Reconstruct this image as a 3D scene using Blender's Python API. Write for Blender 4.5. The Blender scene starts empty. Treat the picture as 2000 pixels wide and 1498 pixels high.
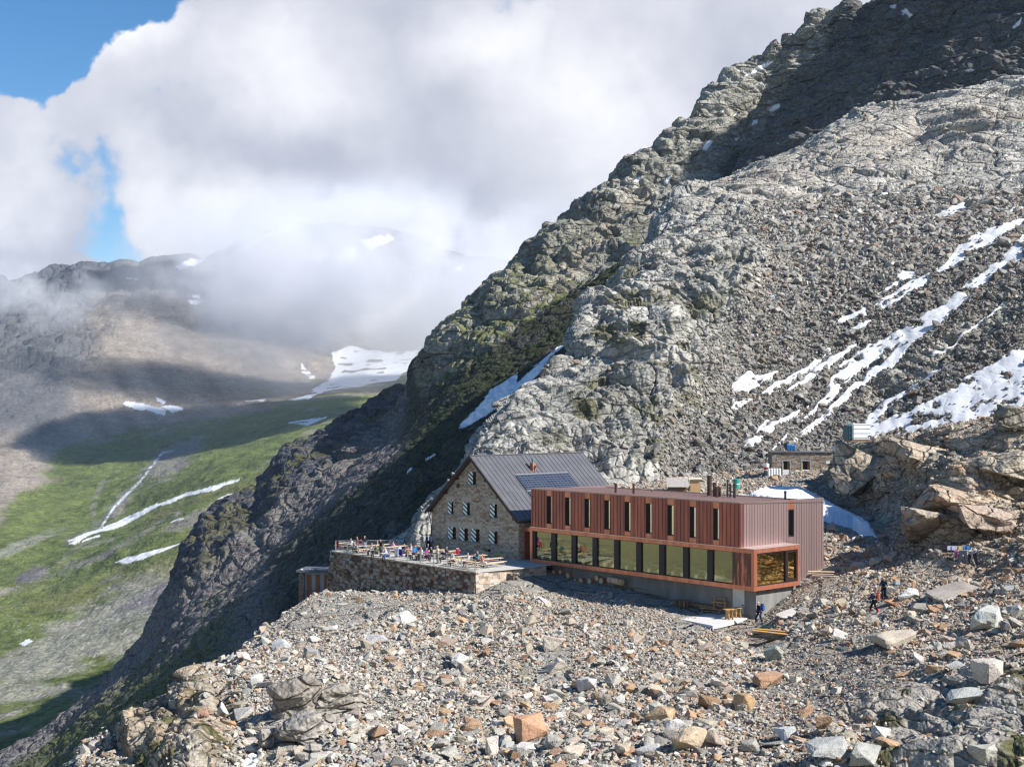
import bpy, bmesh, math, random
import numpy as np
from mathutils import Vector, Matrix
R_ = math.radians
sc = bpy.context.scene
# ------------------------------------------------------------------ camera, light, sky
F = 2600.0; HY = 795.0; CX = 1000.0          # focal length and horizon row of the 2000x1498 photograph
cam_d = bpy.data.cameras.new('camera'); cam = bpy.data.objects.new('camera', cam_d)
sc.collection.objects.link(cam); sc.camera = cam
cam.rotation_euler = (R_(90), 0, 0); cam_d.sensor_width = 36; cam_d.lens = 36*F/2000.0
cam_d.shift_y = (HY-749.0)/2000.0; cam_d.clip_start = 1; cam_d.clip_end = 30000
sc.render.resolution_x, sc.render.resolution_y = 1024, 766
sc.view_settings.view_transform = 'Standard'; sc.view_settings.look = 'None'; sc.view_settings.gamma = 1
sc.view_settings.exposure = 0.62
sc.cycles.use_denoising = True
try: sc.cycles.denoiser = 'OPENIMAGEDENOISE'
except Exception: pass
sc.cycles.max_bounces = 8; sc.cycles.volume_bounces = 8; sc.cycles.filter_width = 1.3
SUN_H = (0.905, -0.425); SUN_EL = 38.8
hl = math.hypot(*SUN_H); SX, SY = SUN_H[0]/hl, SUN_H[1]/hl
ce, se = math.cos(R_(SUN_EL)), math.sin(R_(SUN_EL))
SUNV = Vector((SX*ce, SY*ce, se))
ld = bpy.data.lights.new('sun', 'SUN'); lo = bpy.data.objects.new('sun', ld); sc.collection.objects.link(lo)
ld.energy = 5.0; ld.angle = R_(0.5); ld.color = (1.0, 0.955, 0.89)
lo.rotation_euler = SUNV.to_track_quat('Z', 'Y').to_euler()
W = bpy.data.worlds.new('World'); sc.world = W; W.use_nodes = True
nt = W.node_tree; nt.nodes.clear()
def wn(t, **k):
    n = nt.nodes.new(t)
    for a, v in k.items(): setattr(n, a, v)
    return n
def wmath(op, a, b=None, c=None, clamp=False):
    n = nt.nodes.new('ShaderNodeMath'); n.operation = op; n.use_clamp = clamp
    for i, v in enumerate((a, b, c)):
        if v is None: continue
        if isinstance(v, (int, float)): n.inputs[i].default_value = v
        else: nt.links.new(v, n.inputs[i])
    return n.outputs[0]
def wsmooth(v, lo_, hi_):
    n = nt.nodes.new('ShaderNodeMapRange'); n.interpolation_type = 'SMOOTHSTEP'
    nt.links.new(v, n.inputs[0]); n.inputs[1].default_value = lo_; n.inputs[2].default_value = hi_
    return n.outputs[0]
sky = wn('ShaderNodeTexSky', sky_type='NISHITA', sun_disc=False)
sky.sun_elevation = R_(SUN_EL); sky.sun_rotation = math.atan2(SX, SY)
sky.altitude = 2800; sky.air_density = 1.25; sky.dust_density = 0.6; sky.ozone_density = 2.2
bg_sky = wn('ShaderNodeBackground'); bg_sky.inputs[1].default_value = 0.088
hsn = wn('ShaderNodeHueSaturation'); hsn.inputs['Saturation'].default_value = 1.32; nt.links.new(sky.outputs[0], hsn.inputs['Color']); nt.links.new(hsn.outputs[0], bg_sky.inputs[0])
# cumulus on the sky: directions -> tangent plane (u to the right of +Y, v up), clouds from warped noise and soft billows
tc = wn('ShaderNodeTexCoord'); sep = wn('ShaderNodeSeparateXYZ'); nt.links.new(tc.outputs['Generated'], sep.inputs[0])
ay = wmath('MAXIMUM', wmath('ABSOLUTE', sep.outputs[1]), 0.05)
U = wmath('DIVIDE', sep.outputs[0], ay); V = wmath('DIVIDE', sep.outputs[2], ay)
uv = wn('ShaderNodeCombineXYZ'); nt.links.new(U, uv.inputs[0]); nt.links.new(V, uv.inputs[1])
def wnoise(scale, detail, rough, off, dist=0.0):
    m = wn('ShaderNodeVectorMath', operation='ADD'); nt.links.new(uv.outputs[0], m.inputs[0]); m.inputs[1].default_value = off
    n = wn('ShaderNodeTexNoise'); n.inputs['Scale'].default_value = scale; n.inputs['Detail'].default_value = detail
    n.inputs['Roughness'].default_value = rough; n.inputs['Distortion'].default_value = dist
    nt.links.new(m.outputs[0], n.inputs['Vector']); return n
def blob(px, py, rx, ry, ang=0.0, u=U, v=V):
    """soft ellipse: 1 in the middle, 0 at the rim, in tangent-plane units"""
    cu, cv = (px-CX)/F, (HY-py)/F; a, b = rx/F, ry/F; c, s = math.cos(R_(ang)), math.sin(R_(ang))
    du = wmath('SUBTRACT', u, cu); dv = wmath('SUBTRACT', v, cv)
    x = wmath('ADD', wmath('MULTIPLY', du, c/a), wmath('MULTIPLY', dv, s/a))
    y = wmath('ADD', wmath('MULTIPLY', du, -s/b), wmath('MULTIPLY', dv, c/b))
    r2 = wmath('ADD', wmath('MULTIPLY', x, x), wmath('MULTIPLY', y, y))
    return wmath('SUBTRACT', 1.0, wmath('SQRT', r2))
wp = wnoise(9, 6, 0.55, (3, 1, 0)); wsep = wn('ShaderNodeSeparateColor'); nt.links.new(wp.outputs['Color'], wsep.inputs[0])
U2 = wmath('MULTIPLY_ADD', wmath('SUBTRACT', wsep.outputs[0], 0.5), 0.13, U)
V2 = wmath('MULTIPLY_ADD', wmath('SUBTRACT', wsep.outputs[1], 0.5), 0.13, V)
CLOUD_BLOBS = [(860, 330, 620, 520, 0), (560, 150, 330, 190, -10), (330, 90, 200, 120, 20), (260, 130, 130, 120, 0), (200, 235, 130, 90, 10),
               (430, 330, 260, 150, 0), (400, 430, 190, 140, 0), (330, 390, 130, 120, 0), (40, 390, 150, 160, 0), (-40, 330, 160, 190, 0), (90, 500, 130, 70, 0),
               (1350, 200, 420, 420, 0), (1500, -80, 500, 330, 0), (700, -60, 420, 200, 0), (-500, 600, 400, 400, 0), (2700, 100, 800, 500, 0),
               (60, 20, 90, 26, 10), (0, 560, 60, 60, 0)]
cm = None
for b in CLOUD_BLOBS:
    o = blob(*b, u=U2, v=V2); cm = o if cm is None else wmath('SMOOTH_MAX', cm, o, 0.12)
cm = wmath('SUBTRACT', cm, wmath('MULTIPLY', wmath('MAXIMUM', blob(60, 60, 250, 190, u=U2, v=V2), 0.0), 1.9))
nA = wnoise(7, 9, 0.6, (0, 0, 0)); nB = wnoise(26, 8, 0.62, (5, 2, 1)); nC = wnoise(3.4, 5, 0.5, (9, 4, 2))
edge = wmath('ADD', cm, wmath('MULTIPLY', wmath('SUBTRACT', nA.outputs[0], 0.5), 1.15))
edge = wmath('ADD', edge, wmath('MULTIPLY', wmath('SUBTRACT', nB.outputs[0], 0.5), 0.22))
dens = wsmooth(edge, 0.0, 0.26)
# body tone of the cloud: lit billows and greyer hollows
LIT = [(300, 395, 150, 150, 0), (255, 75, 150, 130, 0), (50, 350, 120, 170, 0), (1150, 180, 330, 330, 0), (1000, 60, 260, 200, 0), (560, 130, 330, 200, 0),  (430, 400, 200, 110, 0)]
DRK = [(1420, 60, 300, 220, 0), (950, 330, 330, 240, 0), (380, 250, 140, 100, 0), (560, 330, 300, 120, 0), (90, 470, 170, 90, 0)]
lit = None
for b in LIT:
    o = wsmooth(blob(*b, u=U2, v=V2), 0.0, 1.0); lit = o if lit is None else wmath('MAXIMUM', lit, o)
drk = None
for b in DRK:
    o = wsmooth(blob(*b, u=U2, v=V2), 0.0, 0.9); drk = o if drk is None else wmath('MAXIMUM', drk, o)
tone = wmath('ADD', 0.56, wmath('MULTIPLY', wmath('SUBTRACT', nA.outputs[0], 0.5), 0.75))
tone = wmath('ADD', tone, wmath('MULTIPLY', wmath('SUBTRACT', nC.outputs[0], 0.5), 0.7))
tone = wmath('ADD', tone, wmath('MULTIPLY', wmath('SUBTRACT', nB.outputs[0], 0.5), 0.16))
tone = wmath('ADD', tone, wmath('MULTIPLY', lit, 0.40)); tone = wmath('SUBTRACT', tone, wmath('MULTIPLY', drk, 0.13), clamp=True)
cr = wn('ShaderNodeValToRGB'); nt.links.new(tone, cr.inputs[0])
e = cr.color_ramp.elements; e[0].position = 0.0; e[0].color = (0.34, 0.37, 0.46, 1); e[1].position = 1.0; e[1].color = (0.98, 0.98, 1.0, 1)
x = e.new(0.4); x.color = (0.54, 0.56, 0.65, 1); x = e.new(0.7); x.color = (0.74, 0.75, 0.82, 1)
bg_cl = wn('ShaderNodeBackground'); bg_cl.inputs[1].default_value = 0.72
nt.links.new(cr.outputs[0], bg_cl.inputs[0])
mixw = wn('ShaderNodeMixShader'); nt.links.new(dens, mixw.inputs[0]); nt.links.new(bg_sky.outputs[0], mixw.inputs[1]); nt.links.new(bg_cl.outputs[0], mixw.inputs[2])
wo = wn('ShaderNodeOutputWorld'); nt.links.new(mixw.outputs[0], wo.inputs[0])
try: W.cycles.sampling_method = 'MANUAL'; W.cycles.sample_map_resolution = 512
except Exception: pass
# ------------------------------------------------------------------ numpy noise
rng = np.random.default_rng(7)
TAB = rng.random((64, 64, 64)).astype(np.float32)*2-1
ROT = np.array(Matrix.Rotation(0.7, 3, Vector((1, 2, 3)).normalized()), dtype=np.float32)
def vn(P, seed=0):
    P = P.astype(np.float32) + np.float32(seed*17.37)
    I = np.floor(P); f = P-I; I = I.astype(np.int32) & 63; f = f*f*(3-2*f)
    x0, y0, z0 = I[..., 0], I[..., 1], I[..., 2]; x1, y1, z1 = (x0+1) & 63, (y0+1) & 63, (z0+1) & 63
    fx, fy, fz = f[..., 0], f[..., 1], f[..., 2]
    a = TAB[x0, y0, z0]*(1-fx)+TAB[x1, y0, z0]*fx; b = TAB[x0, y1, z0]*(1-fx)+TAB[x1, y1, z0]*fx
    c = TAB[x0, y0, z1]*(1-fx)+TAB[x1, y0, z1]*fx; d = TAB[x0, y1, z1]*(1-fx)+TAB[x1, y1, z1]*fx
    return (a*(1-fy)+b*fy)*(1-fz)+(c*(1-fy)+d*fy)*fz
def fbm(P, o=5, seed=0, gain=0.5):
    s = 0; a = 1.0; t = 0
    for i in range(o):
        s = s+a*vn(P, seed+i); t += a; a *= gain; P = (P@ROT)*2.03
    return s/t*1.6
def ridged(P, o=5, seed=0, gain=0.55):
    s = 0; a = 1.0; t = 0
    for i in range(o):
        s = s+a*(1-2.2*np.abs(vn(P, seed+i))); t += a; a *= gain; P = (P@ROT)*2.03
    return s/t
def facets(P, seed=0, tilt=1.0, crack=0.35):
    """blocky relief: tilted blocks of a jittered lattice meeting in creases, with open joints between them; also a random number per block"""
    P = P.astype(np.float32)+np.float32(seed*9.1+40); B = np.floor(P-0.5).astype(np.int32)
    h1 = np.full(P.shape[:-1], -9e9, np.float32); h2 = h1.copy(); rid = np.zeros_like(h1)
    for dx in (0, 1):
        for dy in (0, 1):
            for dz in (0, 1):
                C = B+np.array([dx, dy, dz]); c = C & 63
                j = np.stack([TAB[c[..., 0], c[..., 1], c[..., 2]], TAB[c[..., 1], c[..., 2], c[..., 0]], TAB[c[..., 2], c[..., 0], c[..., 1]]], -1)
                d = P-(C+0.5+0.34*j); g = np.roll(j, 1, -1)*(tilt*1.35); ad = np.abs(d)
                hh = j[..., 0]*0.5+(d*g).sum(-1)-3.4*np.maximum(ad.max(-1)-0.34, 0)-0.25*ad.max(-1)
                m = hh > h1; h2 = np.where(m, h1, np.maximum(h2, hh)); rid = np.where(m, j[..., 1], rid); h1 = np.where(m, hh, h1)
    t = np.clip((h1-h2)/0.09, 0, 1)
    return np.clip(h1+0.35, -1.0, 1.1)-crack*(1-t)**2, rid
def ledges(P, s, L, seed=0, rid=0.0, warp=1.0):
    """stepped strata: each bed juts out over the one below and slopes back; s = direction across the beds"""
    t = (P@np.array(s, np.float32))/L+warp*1.0*fbm(P/(6*L), 2, seed)+warp*0.12*vn(P/(1.2*L), seed+9)+rid; k = np.floor(t); f = t-k
    a = 0.5+0.5*TAB[k.astype(int) & 63, seed & 63, 5]
    m = np.clip(0.5+1.1*vn(P/(3.2*L), seed+3), 0.05, 1)
    return np.where(f < 0.22, f/0.22, 1-(f-0.22)/0.78)*(0.35+0.65*a)*m-0.25
def unproj(px, py, D):
    px, py, D = np.broadcast_arrays(px, py, D)
    return np.stack([(px-CX)/F*D, D, -(py-HY)/F*D], -1)
def pt(px, py, D): return Vector(((px-CX)/F*D, D, -(py-HY)/F*D))
def proj(P): return CX+P[..., 0]/P[..., 1]*F, HY-P[..., 2]/P[..., 1]*F
def inpoly(x, y, poly):
    r = np.zeros(x.shape, bool); n = len(poly)
    xs = [p[0] for p in poly]; ys = [p[1] for p in poly]
    bb = (x > min(xs)) & (x < max(xs)) & (y > min(ys)) & (y < max(ys))
    xi, yi = x[bb], y[bb]; c = np.zeros(xi.shape, bool)
    for i in range(n):
        x1, y1 = poly[i]; x2, y2 = poly[(i+1) % n]
        if y1 == y2: continue
        c ^= ((y1 > yi) != (y2 > yi)) & (xi < (x2-x1)*(yi-y1)/(y2-y1)+x1)
    r[bb] = c; return r
def sst(v, a, b):
    t = np.clip((v-a)/(b-a), 0, 1); return t*t*(3-2*t)
def soft(x, y, cx, cy, rx, ry, ang=0):
    c, s = math.cos(R_(ang)), math.sin(R_(ang)); dx, dy = x-cx, y-cy
    return np.clip(1-np.sqrt(((dx*c+dy*s)/rx)**2+((-dx*s+dy*c)/ry)**2), 0, 1)
def sc_poly(pts, s, ox, oy): return [(ox+a*s, oy+b*s) for a, b in pts]
# ------------------------------------------------------------------ terrain sheets
def smooth1(a, k):
    if k <= 0: return a
    w = np.exp(-0.5*(np.arange(-3*k, 3*k+1)/k)**2); w /= w.sum()
    return np.convolve(np.pad(a, 3*k, 'edge'), w, 'valid')
class Sheet:
    def __init__(s, curves, px0, px1, dpx, rows, smooth):
        s.px = np.arange(px0, px1+dpx, dpx, dtype=float); n = len(s.px); s.dpx = dpx
        Y = []; D = []
        for c, k in zip(curves, smooth):
            c = np.array(c, float); Y.append(smooth1(np.interp(s.px, c[:, 0], c[:, 1]), k)); D.append(smooth1(np.log(np.interp(s.px, c[:, 0], c[:, 2])), max(k, int(14/dpx*2))))
        Y = np.array(Y); D = np.array(D)
        def tang(A):
            d = np.diff(A, axis=0); m = np.zeros_like(A); m[0] = d[0]; m[-1] = d[-1]
            a, b = d[:-1], d[1:]; m[1:-1] = np.where(a*b > 0, 2*a*b/(a+b+1e-12*np.sign(a+b+1e-30)), 0); return m
        mY, mD = tang(Y), tang(D); gy = []; gd = []
        for k in range(len(curves)-1):
            t = np.arange(rows[k])[:, None]/rows[k]
            h00, h10, h01, h11 = 2*t**3-3*t**2+1, t**3-2*t**2+t, -2*t**3+3*t**2, t**3-t**2
            gy.append(h00*Y[k]+h10*mY[k]+h01*Y[k+1]+h11*mY[k+1]); gd.append(h00*D[k]+h10*mD[k]+h01*D[k+1]+h11*mD[k+1])
        gy.append(Y[-1:]); gd.append(D[-1:])
        gy = np.concatenate(gy); gd = np.exp(np.concatenate(gd))
        s.PX = np.broadcast_to(s.px, gy.shape); s.P = unproj(s.PX, gy, gd); s.nr, s.nc = gy.shape
        s.normals()
    def normals(s):
        dr = np.gradient(s.P, axis=0); dc = np.gradient(s.P, axis=1)
        N = np.cross(dc, dr); N /= np.linalg.norm(N, axis=-1, keepdims=True)+1e-9; s.N = N
        return N
    def displace(s, h):
        for _ in range(1):
            q = np.pad(h, 1, 'edge'); h = (q[1:-1, 1:-1]*3+q[:-2, 1:-1]+q[2:, 1:-1]+q[1:-1, :-2]*1.5+q[1:-1, 2:]*1.5)/8
        s.P = s.P+s.N*h[..., None]; s.normals()
    def build(s, name, col, mat, alpha=None, **tags):
        nr, nc = s.nr, s.nc; me = bpy.data.meshes.new(name)
        i = (np.arange(nr-1)[:, None]*nc+np.arange(nc-1)[None]).ravel()
        q = np.stack([i, i+1, i+nc+1, i+nc], 1)
        fill(me, s.P.reshape(-1, 3), q, 4, smooth=False)
        a = me.color_attributes.new('col', 'FLOAT_COLOR', 'POINT'); c = np.ones((nr*nc, 4), np.float32); c[:, :3] = col.reshape(-1, 3)
        if alpha is not None: c[:, 3] = alpha.ravel()
        a.data.foreach_set('color', c.ravel()); me.materials.append(mat)
        o = bpy.data.objects.new(name, me); sc.collection.objects.link(o)
        for k, v in tags.items(): o[k] = v
        s.obj = o; return o
    def col(s, px): return int(np.clip(round((px-s.px[0])/s.dpx), 0, s.nc-1))
    def at(s, px, py, skip=0):
        """first point (from the near side) of the surface that the view line through a picture point meets"""
        c = s.col(px); col = s.P[:, c]; y = HY-col[:, 2]/col[:, 1]*F
        k = np.where((y[:-1] >= py) & (y[1:] < py))[0]
        if len(k) == 0: k = [int(np.argmin(np.abs(y-py)))]
        i = int(k[min(skip, len(k)-1)]); a = col[i]; b = col[min(i+1, len(col)-1)]; t = 0 if abs(y[i]-y[min(i+1, len(col)-1)]) < 1e-6 else min(1, max(0, (y[i]-py)/(y[i]-y[min(i+1, len(col)-1)]))); a = a+(b-a)*t; a = np.array([(px-CX)/F*a[1], a[1], a[2]]); return Vector((float(a[0]), float(a[1]), float(a[2])))
    def z(s, X, Y):
        c = s.col(CX+X/Y*F); col = s.P[:, c]; k = int(np.argmin(np.abs(col[:, 1]-Y))); return float(col[k, 2])
def fill(me, V, Fc, n, smooth=False):
    me.vertices.add(len(V)); me.vertices.foreach_set('co', np.asarray(V, np.float32).ravel())
    Fc = np.asarray(Fc, np.int32); me.loops.add(Fc.size); me.loops.foreach_set('vertex_index', Fc.ravel())
    me.polygons.add(len(Fc)); me.polygons.foreach_set('loop_start', np.arange(0, Fc.size, n, dtype=np.int32))
    try: me.polygons.foreach_set('loop_total', np.full(len(Fc), n, np.int32))
    except Exception: pass
    me.polygons.foreach_set('use_smooth', np.full(len(Fc), smooth)); me.update(calc_edges=True)
# ------------------------------------------------------------------ materials
def new_mat(name, rough=0.85, metallic=0.0, spec=0.3):
    m = bpy.data.materials.new(name); m.use_nodes = True; b = m.node_tree.nodes['Principled BSDF']
    b.inputs['Roughness'].default_value = rough; b.inputs['Metallic'].default_value = metallic
    b.inputs['Specular IOR Level'].default_value = spec
    return m, m.node_tree, b
def nd(t, kind, **k):
    n = t.nodes.new(kind)
    for a, v in k.items():
        if a in n.inputs: n.inputs[a].default_value = v
        else: setattr(n, a, v)
    return n
def ground_mat(name, sizes, strength, amp=0.35, rough=0.9, spec=0.12, stretch=None, crack=None):
    """attribute colour x fine procedural speckle, with bump at the given world sizes (metres)"""
    m, t, b = new_mat(name, rough, spec=spec); L = t.links
    at = nd(t, 'ShaderNodeAttribute', attribute_name='col'); tc = nd(t, 'ShaderNodeTexCoord'); vec = tc.outputs['Object']
    if stretch:
        mp = nd(t, 'ShaderNodeMapping'); mp.inputs['Rotation'].default_value = stretch[0]; mp.inputs['Scale'].default_value = stretch[1]
        L.new(vec, mp.inputs[0]); vec = mp.outputs[0]
    hs = []
    for i, sz in enumerate(sizes):
        if i == 0:
            v = nd(t, 'ShaderNodeTexVoronoi', feature='F1'); v.inputs['Scale'].default_value = 1/sz; v.inputs['Randomness'].default_value = 1
            L.new(vec, v.inputs['Vector']); hs.append((v.outputs['Distance'], v.outputs['Color']))
        else:
            v = nd(t, 'ShaderNodeTexNoise'); v.inputs['Scale'].default_value = 1/sz; v.inputs['Detail'].default_value = 6; v.inputs['Roughness'].default_value = 0.65
            L.new(vec, v.inputs['Vector']); hs.append((v.outputs[0], v.outputs[0]))
    sp = nd(t, 'ShaderNodeSeparateColor'); L.new(hs[0][1], sp.inputs[0])
    ad = nd(t, 'ShaderNodeMath', operation='ADD'); L.new(sp.outputs[0], ad.inputs[0]); L.new(hs[1][0], ad.inputs[1])
    mr = nd(t, 'ShaderNodeMapRange'); L.new(ad.outputs[0], mr.inputs[0]); mr.inputs[1].default_value = 0.3; mr.inputs[2].default_value = 1.7
    mr.inputs[3].default_value = 1-amp; mr.inputs[4].default_value = 1+amp
    mk = nd(t, 'ShaderNodeMix'); L.new(at.outputs['Alpha'], mk.inputs[0]); mk.inputs[2].default_value = 1.0; L.new(mr.outputs[0], mk.inputs[3])
    vm = nd(t, 'ShaderNodeVectorMath', operation='SCALE'); L.new(at.outputs['Color'], vm.inputs[0]); L.new(mk.outputs[0], vm.inputs['Scale'])
    L.new(vm.outputs[0], b.inputs['Base Color'])
    hh = nd(t, 'ShaderNodeMath', operation='MULTIPLY_ADD'); L.new(hs[0][0], hh.inputs[0]); hh.inputs[1].default_value = -0.8; L.new(hs[1][0], hh.inputs[2])
    bp = nd(t, 'ShaderNodeBump'); bp.inputs['Distance'].default_value = sizes[0]*0.6
    bs = nd(t, 'ShaderNodeMath', operation='MULTIPLY_ADD'); L.new(at.outputs['Alpha'], bs.inputs[0]); bs.inputs[1].default_value = strength*0.85; bs.inputs[2].default_value = strength*0.15; L.new(bs.outputs[0], bp.inputs['Strength'])
    hout = hh.outputs[0]
    if crack:
        for csz, crot, cst in crack:
            m2 = nd(t, 'ShaderNodeMapping'); m2.inputs['Rotation'].default_value = crot; m2.inputs['Scale'].default_value = (1/(csz*cst), 1/(csz*cst), 1/csz); L.new(tc.outputs['Object'], m2.inputs[0])
            wz = nd(t, 'ShaderNodeTexNoise'); wz.inputs['Scale'].default_value = 0.9; wz.inputs['Detail'].default_value = 4; L.new(m2.outputs[0], wz.inputs['Vector'])
            wa = nd(t, 'ShaderNodeVectorMath', operation='MULTIPLY_ADD'); L.new(wz.outputs['Color'], wa.inputs[0]); wa.inputs[1].default_value = (0.55, 0.55, 0.55); L.new(m2.outputs[0], wa.inputs[2])
            vo = nd(t, 'ShaderNodeTexVoronoi', feature='DISTANCE_TO_EDGE'); vo.inputs['Scale'].default_value = 1; L.new(wa.outputs[0], vo.inputs['Vector'])
            cm_ = nd(t, 'ShaderNodeMapRange'); L.new(vo.outputs['Distance'], cm_.inputs[0]); cm_.inputs[1].default_value = 0.0; cm_.inputs[2].default_value = 0.07; cm_.inputs[3].default_value = -1.3; cm_.inputs[4].default_value = 0.0
            v3 = nd(t, 'ShaderNodeTexVoronoi', feature='F1'); v3.inputs['Scale'].default_value = 1; L.new(wa.outputs[0], v3.inputs['Vector']); sx_ = nd(t, 'ShaderNodeSeparateColor'); L.new(v3.outputs['Color'], sx_.inputs[0])
            s1 = nd(t, 'ShaderNodeMath', operation='MULTIPLY_ADD'); L.new(sx_.outputs[0], s1.inputs[0]); s1.inputs[1].default_value = 1.4; L.new(cm_.outputs[0], s1.inputs[2])
            k_ = csz/sizes[0]*0.35; s2 = nd(t, 'ShaderNodeMath', operation='MULTIPLY_ADD'); L.new(s1.outputs[0], s2.inputs[0]); s2.inputs[1].default_value = k_; L.new(hout, s2.inputs[2]); hout = s2.outputs[0]
    L.new(hout, bp.inputs['Height']); L.new(bp.outputs[0], b.inputs['Normal'])
    return m
def C3(a, b, t): return a*(1-t[..., None])+np.array(b)*t[..., None]
# ------------------------------------------------------------------ L1: the moraine the huts stand on
def blend(base, colour, mask): return base*(1-mask[..., None])+np.array(colour)[None, None]*mask[..., None]
K = [
 [(-150,1950,62),(0,1850,60),(300,1760,56),(2150,1760,50)],
 [(-150,1800,78),(0,1700,78),(200,1570,78),(281,1520,77),(400,1500,74),(600,1498,70),(1000,1498,66),(1500,1498,62),(2150,1498,56)],
 [(-150,1730,86),(0,1650,86),(200,1500,86),(281,1450,86),(400,1385,88),(600,1340,92),(1000,1350,86),(1500,1330,84),(2000,1300,72),(2150,1290,70)],
 [(-150,1680,92),(0,1590,94),(150,1480,96),(209,1436,98),(281,1398,100),(335,1350,104),(368,1316,106),(416,1299,110),(482,1258,116),(539,1217,122),(581,1184,128),(610,1166,131),(645,1158,133),(700,1157,132),(929,1172,119.5),(960,1155,121),(1000,1130,126),(1040,1120,129.5),(1109,1135,126.5),(1140,1142,125.3),(1224,1151,121.8),(1340,1183,115.8),(1420,1209,112.3),(1475,1212,110),(1500,1200,110.8),(1565,1147,113.5),(1603,1120,118),(1650,1110,117),(1700,1105,115),(1800,1100,112),(1900,1105,107),(2000,1085,104),(2150,1075,100)],
 [(-150,1760,120),(200,1540,128),(281,1500,130),(368,1430,135),(482,1360,140),(539,1300,143),(590,1190,146),(640,1168,146),(700,1168,147),(845,1085,146),(870,1078,143),(1036,1062,140),(1300,1010,145),(1500,1000,140),(1560,1010,138),(1605,1024,138),(1700,1064,125),(1750,1086,117),(1800,1080,114),(1860,1070,112),(1900,1040,113),(2000,1010,114),(2150,990,112)],
 [(-150,1780,135),(368,1455,147),(590,1245,155),(700,1210,156),(845,1098,152),(870,1059,147),(1036,1023,150),(1300,983,154),(1500,970,154),(1560,968,153),(1600,990,152),(1650,988,152),(1690,990,150),(1725,995,146),(1770,992,132),(1820,965,119),(1900,935,120),(2000,905,122),(2150,880,120)],
 [(-150,1800,150),(368,1480,160),(590,1300,165),(700,1250,165),(845,1110,158),(870,1040,152),(1036,985,160),(1170,962,160),(1300,956,163),(1400,953,165),(1500,940,168),(1560,928,172),(1600,922,172),(1640,900,166),(1700,868,158),(1760,852,152),(1820,842,140),(1900,828,139),(1945,815,138),(1965,795,137),(1990,800,137),(2150,790,135)],
 [(-150,2000,180),(590,1500,190),(845,1300,170),(880,1040,175),(1036,945,190),(1300,925,190),(1500,905,200),(1600,905,195),(1700,880,182),(1970,850,160),(2150,840,158)],
]
L1 = Sheet(K, -150, 2150, 1.6, [50, 150, 180, 110, 120, 140, 20], [20, 10, 8, 4, 5, 5, 4, 10])
def sunk(px, py):      # the flat ground kept free of relief round the buildings
    return 1-np.clip(soft(px, py, 1280, 1165, 560, 150)*3+soft(px, py, 800, 1120, 260, 70)*3, 0, 1)
px1, py1 = proj(L1.P); P = L1.P
flat = sunk(px1, py1)
outc = np.clip(soft(px1, py1, 1860, 960, 330, 190, 0)*2.4, 0, 1)*sst(px1-(py1-960)*0.6, 1570, 1640)   # big slabby outcrop on the right
lowr = np.clip(soft(px1, py1, 1900, 1440, 330, 190, -10)*2.2, 0, 1)                                     # bedrock bottom right
leftc = np.clip(sst(-(py1-1500)*0.75+0, 0, 1)*0+soft(px1, py1, 330, 1420, 190, 190, -35)*2.2, 0, 1)       # cliffs bottom left
bulge = soft(px1, py1, 600, 1385, 120, 90, -20)
bed = np.clip(outc+lowr+leftc, 0, 1)
STR = np.array(Matrix.Rotation(R_(22), 3, 'Y')@Matrix.Rotation(R_(-18), 3, 'X'), dtype=np.float32)
def strat(P, a, b, c): return (P@STR)*np.array([1/a, 1/b, 1/c], np.float32)
f1, id1 = facets(strat(P, 9, 9, 3.4)+0.25*vn(P/6, 3)[..., None], 1, 0.7)
f2, id2 = facets(strat(P, 3.2, 3.2, 1.2)+0.2*vn(P/2, 4)[..., None], 2, 0.8)
f3, id3 = facets(strat(P, 1.1, 1.1, 0.45), 3, 0.9)
h = bed*(f1*1.7+f2*0.4+f3*0.12+1.3*ledges(P, (-0.22, 0.1, 0.97), 1.9, 2, id1*0.3)+0.45*ledges(P, (-0.3, 0.15, 0.94), 0.7, 7, id2*0.3)+0.06*fbm(P/0.7, 3, 5))*(1-0.30*lowr)
h += (1-bed)*flat*(0.8*fbm(P/14, 4, 6)+0.14*fbm(P/1.6, 4, 8))+0.05*fbm(P/0.5, 3, 9)
h *= sst(py1, 840, 880)*0.6+0.4
g = np.clip(soft(px1, py1, 1215, 970, 400, 36)+soft(px1, py1, 1650, 1010, 150, 80)*2.2, 0, 1)
L1.displace(h*(1-0.8*g))
n1 = fbm(P/6, 5, 11); n2 = fbm(P/1.3, 4, 12); n3 = fbm(P/25, 3, 13)
col = np.ones(P.shape)*np.array([0.285, 0.27, 0.235])
col = blend(col, (0.34, 0.325, 0.295), sst(n2, -0.2, 0.8)*0.6)
rust = sst(n1+(px1-1250)/900, 0.1, 1.1)
col = blend(col, (0.33, 0.225, 0.15), rust*0.5)
col = blend(col, (0.21, 0.205, 0.185), soft(px1, py1, 1650, 1330, 180, 110)*1.3)
rockc = np.ones(P.shape)*np.array([0.40, 0.335, 0.26])*(1+0.16*id1+0.14*id2+0.08*id3)[..., None]
rockc = blend(rockc, (0.42, 0.24, 0.13), sst(n1+0.5*id2, 0.35, 0.95)*0.6)
rockc = blend(rockc, (0.25, 0.25, 0.21), sst(n3-0.3*id1, 0.1, 0.8)*0.55)
gr = np.clip(lowr*1.0, 0, 1); rockc = blend(rockc, (0.29, 0.285, 0.265), gr*0.75)
rockc = blend(rockc, (0.42, 0.30, 0.20), leftc*sst(n2, -0.5, 0.5)*0.6)
col = col*(1-bed[..., None])+rockc*bed[..., None]
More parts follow.
